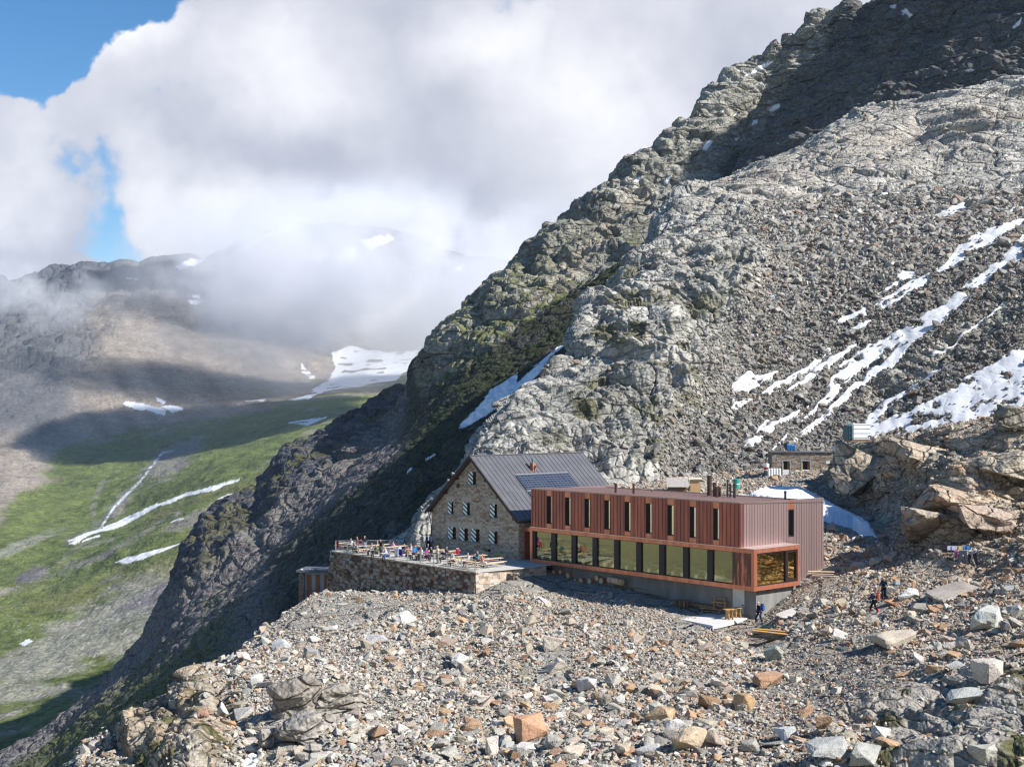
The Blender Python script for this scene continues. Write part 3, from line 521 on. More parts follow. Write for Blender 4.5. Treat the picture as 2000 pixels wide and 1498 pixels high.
stn = vn(P/4.5, 119)+0.6*vn(P/2.2, 120); col = blend(col, (0.34, 0.32, 0.29), sst(stn, 0.62, 0.8)*sst(py5, 1050, 1150)*(0.35+0.65*np.clip(bould, 0, 1)))
col = np.where(sn5[..., None], np.array([0.70, 0.71, 0.74]), col)
MG5 = ground_mat('valley_ground', (3.5, 9), 0.6, 0.36)
L5.build('valley_and_far_mountain', np.clip(col, 0.01, 0.95), MG5, alpha=1-sn5*1.0, kind='structure')
# ------------------------------------------------------------------ loose rock
def tagit(o, label=None, cat=None, group=None, kind=None):
    for k, v in (('label', label), ('category', cat), ('group', group), ('kind', kind)):
        if v: o[k] = v
    return o
def hull_rock(seed, n=11, boxy=0.6):
    r = random.Random(seed); bm = bmesh.new()
    for i in range(n):
        v = Vector((r.uniform(-1, 1), r.uniform(-1, 1), r.uniform(-1, 1))); m = max(abs(v.x), abs(v.y), abs(v.z)); l = v.length
        v = v/(m*boxy+l*(1-boxy)); v *= r.uniform(0.8, 1.0); bm.verts.new(v)
    res = bmesh.ops.convex_hull(bm, input=bm.verts)
    bad = [g for g in res['geom_interior'] if isinstance(g, bmesh.types.BMVert)]+[g for g in res['geom_unused'] if isinstance(g, bmesh.types.BMVert)]
    if bad: bmesh.ops.delete(bm, geom=list(set(bad)), context='VERTS')
    bmesh.ops.triangulate(bm, faces=bm.faces); bm.verts.index_update()
    V = np.array([v.co[:] for v in bm.verts], np.float32); T = np.array([[v.index for v in f.verts] for f in bm.faces], np.int32); bm.free(); return V, T
PROTO = [hull_rock(i, 9+i % 5, 0.55+0.35*((i*7) % 5)/4) for i in range(30)]
def rock_rot(r, n, N, tilt):
    """n rotations: random yaw, z leaning towards the surface normal N, plus a random tilt"""
    up = N*0.6+np.array([0, 0, 0.4])+r.normal(0, tilt, (n, 3)); up /= np.linalg.norm(up, axis=1, keepdims=True)
    a = r.uniform(0, 2*np.pi, n); d = np.stack([np.cos(a), np.sin(a), np.zeros(n)], 1)
    x = d-up*(d*up).sum(1, keepdims=True); x /= np.linalg.norm(x, axis=1, keepdims=True); y = np.cross(up, x)
    return np.stack([x, y, up], 2)
def rock_field(name, r, Pn, Nn, S, C, mat, flat=(0.75, 0.5), tilt=0.35, sink=0.15, **tags):
    n = len(Pn); Rm = rock_rot(r, n, Nn, tilt)
    sc3 = np.stack([S*r.uniform(0.9, 1.25, n), S*r.uniform(flat[0]-0.2, flat[0]+0.2, n), S*r.uniform(flat[1]-0.22, flat[1]+0.25, n)], 1)*0.5
    pid = r.integers(0, len(PROTO), n); VV = []; TT = []; CC = []; off = 0
    for k, (V, T) in enumerate(PROTO):
        m = np.where(pid == k)[0]
        if not len(m): continue
        v = V[None]*sc3[m][:, None]; v = np.einsum('nij,nvj->nvi', Rm[m], v)+(Pn[m]+Nn[m]*(sc3[m][:, 2:3]*(1-2*sink)))[:, None]
        t = T[None]+(off+np.arange(len(m))*len(V))[:, None, None]
        VV.append(v.reshape(-1, 3)); TT.append(t.reshape(-1, 3)); CC.append(np.repeat(C[m], len(V), 0)); off += len(m)*len(V)
    me = bpy.data.meshes.new(name); VV = np.concatenate(VV); fill(me, VV, np.concatenate(TT), 3)
    a = me.color_attributes.new('col', 'FLOAT_COLOR', 'POINT'); c = np.ones((len(VV), 4), np.float32); c[:, :3] = np.concatenate(CC)
    a.data.foreach_set('color', c.ravel()); me.materials.append(mat); o = bpy.data.objects.new(name, me); sc.collection.objects.link(o)
    for k, v in tags.items(): o[k] = v
    return o
def sample_sheet(S, r, n, weight):
    """n random points on the sheet, per unit of real area times weight (per cell)"""
    P = S.P; A = np.linalg.norm(np.cross(P[1:, :-1]-P[:-1, :-1], P[:-1, 1:]-P[:-1, :-1]), axis=-1)*weight[:-1, :-1]
    c = np.cumsum(A.ravel()); k = np.searchsorted(c, r.random(n)*c[-1]); i, j = np.unravel_index(np.clip(k, 0, A.size-1), A.shape)
    u = r.random(n)[:, None]; v = r.random(n)[:, None]
    return P[i, j]*(1-u)*(1-v)+P[i+1, j]*u*(1-v)+P[i, j+1]*(1-u)*v+P[i+1, j+1]*u*v, S.N[i, j], i, j
PAL = np.array([(0.43, 0.405, 0.35), (0.51, 0.485, 0.44), (0.35, 0.325, 0.28), (0.43, 0.36, 0.28), (0.41, 0.27, 0.17), (0.32, 0.20, 0.13), (0.22, 0.20, 0.185), (0.33, 0.33, 0.31)])
PALN = ['pale grey', 'whitish', 'grey', 'sandy beige', 'rust-orange', 'brown-red', 'dark brown', 'greenish grey']
def stone_col(r, px, n, rusty=1.0):
    w = np.array([0.30, 0.14, 0.17, 0.20, 0.08, 0.03, 0.04, 0.04])[None].repeat(n, 0); t = np.clip((px-700)/900, 0, 1)[:, None]*rusty
    w = w*(1-t)+np.array([0.18, 0.09, 0.13, 0.27, 0.17, 0.08, 0.06, 0.02])[None]*t
    c = w.cumsum(1); k = (r.random(n)[:, None] > c/c[:, -1:]).sum(1).clip(0, 7)
    return PAL[k]*r.uniform(0.82, 1.15, (n, 1))*(1+r.normal(0, 0.02, (n, 3))), k
MROCK = ground_mat('stone', (0.10, 0.22), 0.55, 0.22)
MROCKF = ground_mat('far_stone', (0.6, 1.0), 0.5, 0.25)
# ---- footprints that stay clear
FD = np.array([-0.655, 0.755]); ND = np.array([0.755, 0.656])      # along the long facades (to the left) and into the buildings
C0 = np.array([20.0, 110.0])                                         # near corner of the glass box
def inrect(X, Y, O, a0, a1, b0, b1):
    a = (X-O[0])*FD[0]+(Y-O[1])*FD[1]; b = (X-O[0])*ND[0]+(Y-O[1])*ND[1]; return (a > a0) & (a < a1) & (b > b0) & (b < b1)
T0 = np.array([-3.36, 123.0])                                        # right end of the terrace wall
def clear_mask(X, Y, m=0.0):
    k = inrect(X, Y, C0, -0.3, 29, 0.6-m, 12.3)|inrect(X, Y, T0, -0.8, 25, -0.6-m, 22)|inrect(X, Y, (0.65, 132.6), -7, 15, -9, 16)
    return k
Xg, Yg = L1.P[..., 0], L1.P[..., 1]; px1, py1 = proj(L1.P)
n_g = fbm(L1.P/5, 4, 131); fine = np.clip(soft(px1, py1, 1650, 1330, 200, 120)*1.6+soft(px1, py1, 640, 1195, 190, 45, -6)*2.4+soft(px1, py1, 1560, 1170, 120, 40, -30)*2+soft(px1, py1, 1500, 1420, 90, 60)+soft(px1, py1, 960, 1140, 60, 40)*2.5+soft(px1, py1, 1420, 1225, 120, 16)*1.5+sst(n_g, 0.25, 0.7)*0.55+soft(px1,py1,1830,1110,90,26,0)*1.2, 0, 0.93)
w = (1-bed*0.80-0.19*np.clip(leftc*1.5+lowr*0.8, 0, 1)*bed)*(1-fine*0.7)*(~clear_mask(Xg, Yg, 0.3)); w = w*(py1 < 1530)*(px1 > 150)*(px1 < 2080)
w[490:] *= sst(-py1[490:]+1075, -60, 40)*0.5+0.6*(py1[490:] > 1015)
w *= ~inpoly(px1, py1, [(1460, 975), (1480, 962), (1560, 955), (1612, 978), (1660, 1010), (1722, 1045), (1700, 1056), (1640, 1040), (1600, 1022)])
r = np.random.default_rng(11)
n = 150000; Pn, Nn, i, j = sample_sheet(L1, r, n, w)
pxn, pyn = proj(Pn); big = 1+0.15*sst(pyn, 1250, 1450)
S = np.clip(0.175*r.random(n)**-0.30, 0, 1.2)*big*(1-0.4*fine[i, j])
nearf = inrect(Pn[:, 0], Pn[:, 1], C0, -2.5, 29, -7.5, 2)
CLR = [(1483,1217,16),(1708,1197,20),(1726,1172,16),(1885,1117,24),(1751,1141,9),(1508,1250,52),(1604,1134,36),(1400,1215,88),(1240,1150,44),(1275,1166,34),(1333,1186,30),(1375,1188,44),(990,1133,24),(1120,1137,92),(1035,1440,40),(575,1400,60),(645,1375,60),(582,1445,60),(1083,1270,34),(1085,1312,34)]
cl = np.zeros(len(S), bool)
for a_, b_, w_ in CLR: cl |= (np.abs(pxn-a_) < w_) & (pyn > b_-5) & (pyn < b_+20) & (S > 0.16)
keep = ~cl & ~(nearf & (S > 0.28)) & ~((S > 0.6) & (clear_mask(Pn[:, 0], Pn[:, 1], 0.7) | inrect(Pn[:, 0], Pn[:, 1], C0, -2, 30, -3.5, 2)))
Pn, Nn, S, pxn, pyn = Pn[keep], Nn[keep], S[keep], pxn[keep], pyn[keep]; n = len(S)
Cn, kn = stone_col(r, pxn, n)
app = S/Pn[:, 1]; order = np.argsort(-app*((pyn < 1494) & (pxn > 190) & (pxn < 1996)))
big_i = order[:270]; rest = order[270:]
rock_field('rubble', r, Pn[rest], Nn[rest], S[rest], Cn[rest], MROCK, kind='stuff')
g = 15000; Pf, Nf, i, j = sample_sheet(L1, r, g, (0.25+fine)*(~clear_mask(Xg, Yg, 0.0))*(py1 < 1520)*(px1 > 200)*(px1 < 2050)*(1-bed*0.9))
pf, _ = proj(Pf); Cf, _ = stone_col(r, pf, g)
rock_field('gravel', r, Pf, Nf, r.uniform(0.07, 0.17, g), Cf*0.9, MROCK, kind='stuff')
# ---- scree on the flank
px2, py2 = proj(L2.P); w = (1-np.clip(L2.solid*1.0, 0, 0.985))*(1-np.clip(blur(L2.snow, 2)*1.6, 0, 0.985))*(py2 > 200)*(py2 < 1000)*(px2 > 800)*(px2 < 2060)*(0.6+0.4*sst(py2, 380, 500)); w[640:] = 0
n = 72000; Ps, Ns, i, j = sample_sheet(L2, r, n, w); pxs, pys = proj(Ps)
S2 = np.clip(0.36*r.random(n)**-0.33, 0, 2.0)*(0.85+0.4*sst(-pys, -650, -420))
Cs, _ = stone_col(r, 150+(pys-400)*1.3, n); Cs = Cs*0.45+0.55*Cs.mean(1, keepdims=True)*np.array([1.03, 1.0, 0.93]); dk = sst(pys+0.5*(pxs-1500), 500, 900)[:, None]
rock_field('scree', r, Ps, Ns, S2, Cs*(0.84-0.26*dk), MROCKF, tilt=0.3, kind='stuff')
# ---- single boulders
def boulder(name, P, size, col, seed, mat=None, asp=(1, 0.75, 0.6), rot=None, sub=2, rough=0.10, sink=0.2, N=Vector((0, 0, 1)), strata=0.0):
    V, T = hull_rock(seed, 13, 0.75); bm = bmesh.new(); vs = [bm.verts.new(v) for v in V]
    for t in T: bm.faces.new([vs[k] for k in t])
    if sub:
        bmesh.ops.bevel(bm, geom=bm.edges[:], offset=0.05, segments=1, affect='EDGES', clamp_overlap=True)
        bmesh.ops.triangulate(bm, faces=bm.faces); bmesh.ops.subdivide_edges(bm, edges=[e for e in bm.edges if e.calc_length() > 0.35], cuts=sub, use_grid_fill=True)
        bmesh.ops.triangulate(bm, faces=bm.faces)
    A = np.array([v.co[:] for v in bm.verts], np.float32)
    d = 1+rough*fbm(A*1.6+seed, 4, seed % 40)+rough*0.8*facets(A*np.array([1.2, 1.2, 2.4])+seed, seed % 30, 0.8)[0]
    A = A*d[:, None]*(np.array(asp)*size*0.5)
    if strata: A[:, 2] += strata*size*vn(A*np.array([0.3, 0.3, 6/size]), 4)
    rr = random.Random(seed); rt = rot if rot is not None else (rr.uniform(-0.3, 0.3), rr.uniform(-0.3, 0.3), rr.uniform(0, 6.28))
    M = np.array(Matrix.Rotation(rt[2], 3, 'Z')@Matrix.Rotation(rt[1], 3, 'Y')@Matrix.Rotation(rt[0], 3, 'X'), np.float32); A = A@M.T
    A[:, 2] -= A[:, 2].min()+sink*size*asp[2]*0.5
    for v, a in zip(bm.verts, A): v.co = a
    me = bpy.data.meshes.new(name); bm.to_mesh(me); bm.free()
    a = me.color_attributes.new('col', 'FLOAT_COLOR', 'POINT'); c = np.ones((len(A), 4), np.float32)
    c[:, :3] = np.array(col)[None]*(1+0.18*fbm(A/size*3+seed, 3, 7))[:, None]; a.data.foreach_set('color', c.ravel())
    me.materials.append(mat or MROCK); o = bpy.data.objects.new(name, me); o.location = P; sc.collection.objects.link(o); return o
def region(px, py):
    if px < 520: return 'on the cliff edge at the bottom left'
    if py < 1230 and px < 760: return 'on the gravel below the outhouse'
    if py < 1240 and px < 1060: return 'on the slope below the terrace wall'
    if py < 1280 and px < 1420: return 'on the slope in front of the copper building'
    if py < 1110: return 'at the foot of the rock outcrop on the right'
    if py < 1240 and px > 1560: return 'beside the path of the two hikers'
    if py < 1330 and px > 1400: return 'near the plank pile'
    if px < 900: return 'right of the big cracked boulder'
    if px < 1300: return 'in the rubble of the bottom centre'
    if px < 1700: return 'in the rubble below the plank pile'
    return 'by the mossy bedrock at the bottom right'
for q, k in enumerate(big_i):
    p = Pn[k]; asp = [(1, 0.75, 0.62), (1.25, 0.8, 0.4), (1.0, 0.55, 0.5), (0.95, 0.85, 0.75)][q % 4]
    shape = ['angular', 'flat slab-like', 'long splintered', 'blocky'][q % 4]; sz = 'large' if S[k]/p[1] > 0.0155 else 'mid-sized'
    o = boulder('boulder', Vector(p.tolist()), float(S[k]*1.05), Cn[k], 300+q, asp=asp, sub=0 if q > 90 else 1, sink=0.3)
    lb = f'{sz} {shape} {PALN[kn[k]]} rock {region(pxn[k], pyn[k])}'
    tagit(o, lb, 'boulder', lb.replace(' rock ', ' rocks '))
BOULD = [  # px, py of the base, width in px, colour, aspect, yaw, seed, label
 (1035,1440,64,(0.46,0.27,0.17),(1,0.8,0.85),0.3,501,'big rust-red cubic boulder with a pale top in the bottom-centre rubble'),
 (960,1470,44,(0.52,0.48,0.43),(0.9,0.6,0.95),0.9,502,'white block with an orange stain left below the big rust-red boulder'),
 (1290,1408,54,(0.44,0.31,0.19),(1.1,0.7,0.6),-0.5,503,'tan wedge-shaped boulder pointing up to the right in the bottom centre'),
 (1345,1460,70,(0.43,0.34,0.24),(1.3,0.7,0.7),0.5,504,'broad brown streaked boulder at the bottom right of the tan wedge'),
 (1450,1388,48,(0.47,0.31,0.17),(1,0.8,0.75),-0.5,505,'orange boulder alone on gravel at the bottom right of centre'),
 (1930,1225,64,(0.52,0.52,0.47),(1.1,0.85,0.7),0.2,506,'large pale greenish-white boulder on the right, with a flat top'),
 (1930,1326,62,(0.47,0.42,0.37),(1.1,0.9,0.75),0.6,507,'large pinkish-white boulder with a shaded brown base near the right edge'),
 (1745,1258,82,(0.42,0.37,0.30),(1.25,0.9,0.62),0.3,508,'wide tan boulder beside the dark wet patch, below the two hikers'),
 (1638,1250,32,(0.48,0.46,0.43),(0.9,0.9,0.9),0.8,509,'round white boulder right of the plank pile'),
 (1512,1288,38,(0.36,0.37,0.32),(1,0.8,0.85),-0.7,510,'dark grey-green round boulder just below the plank pile'),
 (1540,1446,46,(0.52,0.53,0.53),(1,0.8,0.8),0.4,511,'bluish-white boulder behind a long brown splinter at the bottom'),
 (1500,1335,52,(0.40,0.25,0.16),(1.2,0.8,0.55),0.5,512,'rust-brown slab leaning below the grey-green boulder'),
 (1770,1170,44,(0.48,0.49,0.47),(1.2,0.9,0.55),0.2,513,'flat white boulder right of the upper hiker'),
 (1785,1152,18,(0.46,0.32,0.20),(0.6,0.5,1.3),0.2,514,'upright tan slab standing right of the upper hiker'),
 (1740,1182,26,(0.42,0.24,0.14),(1.1,0.8,0.6),0.4,515,'small red-brown block below the flat white boulder by the hikers'),
 (1895,1372,70,(0.40,0.40,0.37),(1.4,1,0.4),0.1,516,'low grey slab of bedrock with moss round it near the bottom right'),
 (790,1215,40,(0.48,0.47,0.43),(1.3,0.7,0.5),0.6,517,'white split slab below the middle of the terrace wall'),
 (735,1255,34,(0.47,0.46,0.45),(1.2,0.9,0.5),0.2,518,'white flat boulder right of the dark earth patch on the slope'),
 (860,1240,34,(0.52,0.45,0.36),(1.0,0.6,0.9),1.2,519,'creamy slab leaning upright below the right end of the terrace wall'),
 (895,1300,42,(0.46,0.45,0.42),(1.1,0.8,0.6),0.9,520,'pale block left of the whitish rock ribs in the centre'),
 (1280,1332,30,(0.52,0.47,0.40),(1,0.8,0.8),0.1,521,'cream boulder with a dark shadow alone on grey gravel, right of centre'),
 (1180,1378,34,(0.28,0.25,0.21),(0.9,0.7,1.0),0.3,522,'dark brown pointed boulder in the bottom centre'),
 (500,1340,34,(0.50,0.49,0.46),(1.0,0.7,0.9),0.5,523,'bright white upright block above the left cliffs'),
 (470,1400,44,(0.48,0.46,0.42),(1.2,0.9,0.6),0.5,524,'pale grey boulder left of the big cracked boulder'),
 (435,1395,30,(0.52,0.50,0.47),(1.0,0.8,0.9),1.5,525,'pale rounded boulder above the left cliffs'),
 (548,1270,32,(0.52,0.52,0.51),(1.2,0.7,0.8),0.1,526,'light blue-grey boulder near the left rim of the slope'),
 (1225,1222,22,(0.50,0.44,0.36),(1.1,0.7,0.6),0.1,527,'small beige block in the rubble below the copper building'),
 (1720,1440,40,(0.50,0.48,0.45),(1,0.9,0.8),0.9,528,'white block at the left rim of the mossy bedrock, bottom right'),
 (1620,1480,70,(0.36,0.36,0.34),(1.3,1,0.7),0.2,529,'grey bedrock hump at the bottom edge, right of centre'),
 (1690,1490,60,(0.37,0.37,0.33),(1.2,1,0.7),1.2,530,'greenish-grey bedrock block at the bottom edge, right of the grey hump'),
 (645,1230,22,(0.50,0.48,0.44),(1.4,0.7,0.4),0.1,531,'pale stone slab resting on dark beams below the terrace'),
]
for bx, by, wpx, c, asp, yaw, seed, lab in BOULD:
    p = L1.at(bx, by); boulder_o = boulder('boulder', p, wpx/F*p.y*1.08, c, seed, asp=asp, rot=(0.1, -0.12, yaw), sub=2, rough=0.09, sink=0.25)
    tagit(boulder_o, lab, 'boulder')
def big_rock(name, px, py, wpx, asp, yaw, seed, c, lab, dz=0, sheet=L1, rough=0.16, tilt=(0.1, -0.1), mat=None, dy=0.0, strata=0.02, sink=0.2):
    p = sheet.at(px, py); p.z += dz; p.y += dy
    o = boulder(name, p, wpx/F*p.y, c, seed, asp=asp, rot=(tilt[0], tilt[1], yaw), sub=3, rough=rough, sink=sink, mat=mat, strata=strata); tagit(o, lab, 'boulder'); return o
MBIG = ground_mat('outcrop_stone', (0.30, 0.5), 0.9, 0.3, crack=((1.3, (0.2, -0.3, 0), 2.0),))
big_rock('cracked_boulder', 578, 1398, 118, (1.0, 0.7, 0.72), 0.35, 601, (0.30, 0.265, 0.225), 'dark upper-left block of the big cracked grey-brown boulder', mat=MBIG)
big_rock('cracked_boulder', 650, 1378, 128, (1.1, 0.7, 0.48), 0.25, 602, (0.335, 0.305, 0.26), 'upper-right block of the big cracked boulder, with a smooth top', mat=MBIG)
big_rock('cracked_boulder', 598, 1440, 128, (1.0, 0.7, 0.5), 0.45, 603, (0.33, 0.30, 0.265), 'lower block of the big cracked boulder, split by thin lines', mat=MBIG)
big_rock('cracked_boulder', 520, 1462, 52, (0.9, 0.8, 0.95), 0.25, 604, (0.36, 0.335, 0.30), 'small round block at the lower left foot of the big cracked boulder', mat=MBIG)
big_rock('outcrop_block', 1975, 848, 90, (1.0, 0.9, 0.6), 1.9, 618, (0.25, 0.23, 0.19), 'dark pyramid-shaped block on top of the outcrop at the right edge', mat=MBIG, dz=0.4)
big_rock('outcrop_block', 1718, 968, 175, (1.0, 0.7, 0.66), 0.5, 611, (0.37, 0.32, 0.245), 'huge lichen-grey block at the left end of the right outcrop, above the snow bank', mat=MBIG, tilt=(0.05, 0.18), dz=0.0, dy=4.0, strata=0.01)
big_rock('outcrop_block', 1815, 1066, 150, (1.2, 0.8, 0.5), 0.9, 613, (0.37, 0.31, 0.25), 'rounded block with a white face at the foot of the right outcrop', mat=MBIG, tilt=(0.2, 0.2))
big_rock('outcrop_block', 1850, 985, 170, (1.15, 0.8, 0.42), 0.2, 612, (0.42, 0.325, 0.24), 'wide orange-beige slab block in the middle of the right outcrop', mat=MBIG, tilt=(0.1, 0.2), sink=0.5)
big_rock('outcrop_block', 1955, 915, 180, (1.2, 0.9, 0.42), 0.2, 614, (0.40, 0.345, 0.27), 'smooth lichened slab at the upper right end of the outcrop', mat=MBIG, tilt=(0.15, 0.22), sink=0.5)
big_rock('outcrop_block', 1920, 1030, 130, (1.3, 0.8, 0.4), 0.1, 617, (0.43, 0.34, 0.27), 'pinkish slab right of the white-faced block of the outcrop', mat=MBIG, tilt=(0.15, 0.2), sink=0.5)
big_rock('outcrop_block', 1800, 905, 150, (1.3, 0.8, 0.42), 0.5, 619, (0.40, 0.33, 0.25), 'broad brown slab block at the top middle of the right outcrop', mat=MBIG, tilt=(0.12, 0.15), sink=0.5)
big_rock('rock_rib', 1083, 1270, 48, (1.0, 0.7, 1.0), 0.15, 621, (0.52, 0.46, 0.38), 'upper cream-coloured ribbed rock standing out of the gravel in the centre', rough=0.12, strata=0.0)
big_rock('rock_rib', 1085, 1312, 46, (1.0, 0.7, 0.8), 0.3, 622, (0.50, 0.44, 0.37), 'lower cream-coloured ribbed rock just below the upper one in the centre', rough=0.12, strata=0.0)
big_rock('rock_slab', 1545, 1200, 60, (1.5, 0.8, 0.10), 0.75, 623, (0.55, 0.51, 0.46), 'long white rock slab behind the hiker at the corner of the copper building', rough=0.1, tilt=(0.0, -0.12), sink=1.0)
big_rock('rock_slab', 1860, 1165, 100, (1.4, 0.9, 0.2), 0.5, 624, (0.34, 0.30, 0.26), 'broad tan slab below the clothes airer', rough=0.12, tilt=(0.1, -0.12), sink=1.0)
# ------------------------------------------------------------------ building kit
ROTB = math.atan2(-0.755, 0.656)                   # local x runs to the right along the long facades, local y into the buildings
class MB:
    def __init__(s): s.bm = bmesh.new()
    def box(s, x0, x1, y0, y1, z0, z1, bev=0):
        r = bmesh.ops.create_cube(s.bm, size=1); vs = r['verts']
        for v in vs: v.co = Vector(((x0+x1)/2+v.co.x*(x1-x0), (y0+y1)/2+v.co.y*(y1-y0), (z0+z1)/2+v.co.z*(z1-z0)))
        if bev:
            es = list({e for v in vs for e in v.link_edges}); bmesh.ops.bevel(s.bm, geom=es, offset=bev, segments=1, affect='EDGES')
        return s
    def obox(s, c, size, rot=(0, 0, 0), bev=0):
        r = bmesh.ops.create_cube(s.bm, size=1); vs = r['verts']
        M = Matrix.Rotation(rot[2], 3, 'Z')@Matrix.Rotation(rot[1], 3, 'Y')@Matrix.Rotation(rot[0], 3, 'X')
        for v in vs: v.co = Vector(c)+M@Vector((v.co.x*size[0], v.co.y*size[1], v.co.z*size[2]))
        if bev:
            es = list({e for v in vs for e in v.link_edges}); bmesh.ops.bevel(s.bm, geom=es, offset=bev, segments=1, affect='EDGES')
        return s
    def tube(s, a, b, r0, r1=None, n=8, cap=True):
        a, b = Vector(a), Vector(b); d = b-a; L = d.length; M = d.to_track_quat('Z', 'Y').to_matrix()
        r = bmesh.ops.create_cone(s.bm, cap_ends=cap, segments=n, radius1=r0, radius2=r0 if r1 is None else r1, depth=L)
        for v in r['verts']: v.co = (a+b)/2+M@v.co
        return s
    def path(s, pts, r, n=6):
        for a, b in zip(pts, pts[1:]): s.tube(a, b, r, n=n)
        return s
    def poly(s, pts):
        s.bm.faces.new([s.bm.verts.new(p) for p in pts]); return s
    def prism(s, pts, d):
        """closed polygon pts extruded along vector d"""
        a = [s.bm.verts.new(Vector(p)) for p in pts]; b = [s.bm.verts.new(Vector(p)+Vector(d)) for p in pts]
        n = len(a); s.bm.faces.new(a[::-1]); s.bm.faces.new(b)
        for i in range(n): s.bm.faces.new([a[i], a[(i+1) % n], b[(i+1) % n], b[i]])
        return s
    def ball(s, c, r, seg=10, sc3=(1, 1, 1)):
        q = bmesh.ops.create_uvsphere(s.bm, u_segments=seg, v_segments=max(4, seg*2//3), radius=r)
        for v in q['verts']: v.co = Vector(c)+Vector((v.co.x*sc3[0], v.co.y*sc3[1], v.co.z*sc3[2]))
        return s
    def build(s, name, mat, parent=None, smooth=False, **tags):
        bmesh.ops.recalc_face_normals(s.bm, faces=s.bm.faces)
        me = bpy.data.meshes.new(name); s.bm.to_mesh(me); s.bm.free(); me.materials.append(mat)
        if smooth: me.polygons.foreach_set('use_smooth', [True]*len(me.polygons))
        o = bpy.data.objects.new(name, me); sc.collection.objects.link(o)
        if parent: o.parent = parent
        for k, v in tags.items(): o[k] = v
        return o
def thing(name, label, cat, loc=(0, 0, 0), rot=0.0, group=None):
    o = bpy.data.objects.new(name, None); o.empty_display_size = 0.3; sc.collection.objects.link(o)
    o.location = loc; o.rotation_euler = (0, 0, rot); tagit(o, label, cat, group); return o
def copy_thing(o, loc, rot, label=None, group=None):
    c = o.copy(); sc.collection.objects.link(c); c.location = loc; c.rotation_euler = (0, 0, rot) if not isinstance(rot, tuple) else rot
    if label: c['label'] = label
    if group: c['group'] = group
    for ch in o.children:
        d = ch.copy(); sc.collection.objects.link(d); d.parent = c
        for g in ch.children:
            e = g.copy(); sc.collection.objects.link(e); e.parent = d
    return c
def fx(O, px, b=0.0):      # local x on the plane y=b that shows in column px
    k = (px-CX)/F; return (k*(O[1]+0.656*b)-O[0]-0.755*b)/(0.656+0.755*k)
def fy(O, px, x=0.0):      # local y on the plane x that shows in column px
    k = (px-CX)/F; return (k*(O[1]-0.755*x)-O[0]-0.656*x)/(0.755-0.656*k)
def wpt(O, x, y, z=0.0): return Vector((O[0]+0.656*x+0.755*y, O[1]-0.755*x+0.656*y, z))
def fz(O, py, x, y): return -(py-HY)/F*wpt(O, x, y).y
# ---- procedural materials
def simple(name, col, rough=0.6, metallic=0.0, spec=0.4, var=0.12, scale=3.0, bump=0.0, stretch=(1, 1, 1)):
    m, t, b = new_mat(name, rough, metallic, spec); L = t.links
    tc = nd(t, 'ShaderNodeTexCoord'); mp = nd(t, 'ShaderNodeMapping'); mp.inputs['Scale'].default_value = stretch; L.new(tc.outputs['Object'], mp.inputs[0])
    n = nd(t, 'ShaderNodeTexNoise'); n.inputs['Scale'].default_value = scale; n.inputs['Detail'].default_value = 6; L.new(mp.outputs[0], n.inputs['Vector'])
    mr = nd(t, 'ShaderNodeMapRange'); L.new(n.outputs[0], mr.inputs[0]); mr.inputs[1].default_value = 0.25; mr.inputs[2].default_value = 0.75
    mr.inputs[3].default_value = 1-var; mr.inputs[4].default_value = 1+var
    vm = nd(t, 'ShaderNodeVectorMath', operation='SCALE'); vm.inputs[0].default_value = col; L.new(mr.outputs[0], vm.inputs['Scale']); L.new(vm.outputs[0], b.inputs['Base Color'])
    if bump:
        bp = nd(t, 'ShaderNodeBump'); bp.inputs['Strength'].default_value = bump; bp.inputs['Distance'].default_value = 0.03; L.new(n.outputs[0], bp.inputs['Height']); L.new(bp.outputs[0], b.inputs['Normal'])
    return m
def ramp(t, fac, stops):
    c = nd(t, 'ShaderNodeValToRGB'); t.links.new(fac, c.inputs[0]); e = c.color_ramp.elements
    e[0].position, e[0].color = stops[0][0], (*stops[0][1], 1); e[1].position, e[1].color = stops[-1][0], (*stops[-1][1], 1)
    for p, cc in stops[1:-1]:
        x = e.new(p); x.color = (*cc, 1)
    return c.outputs[0]
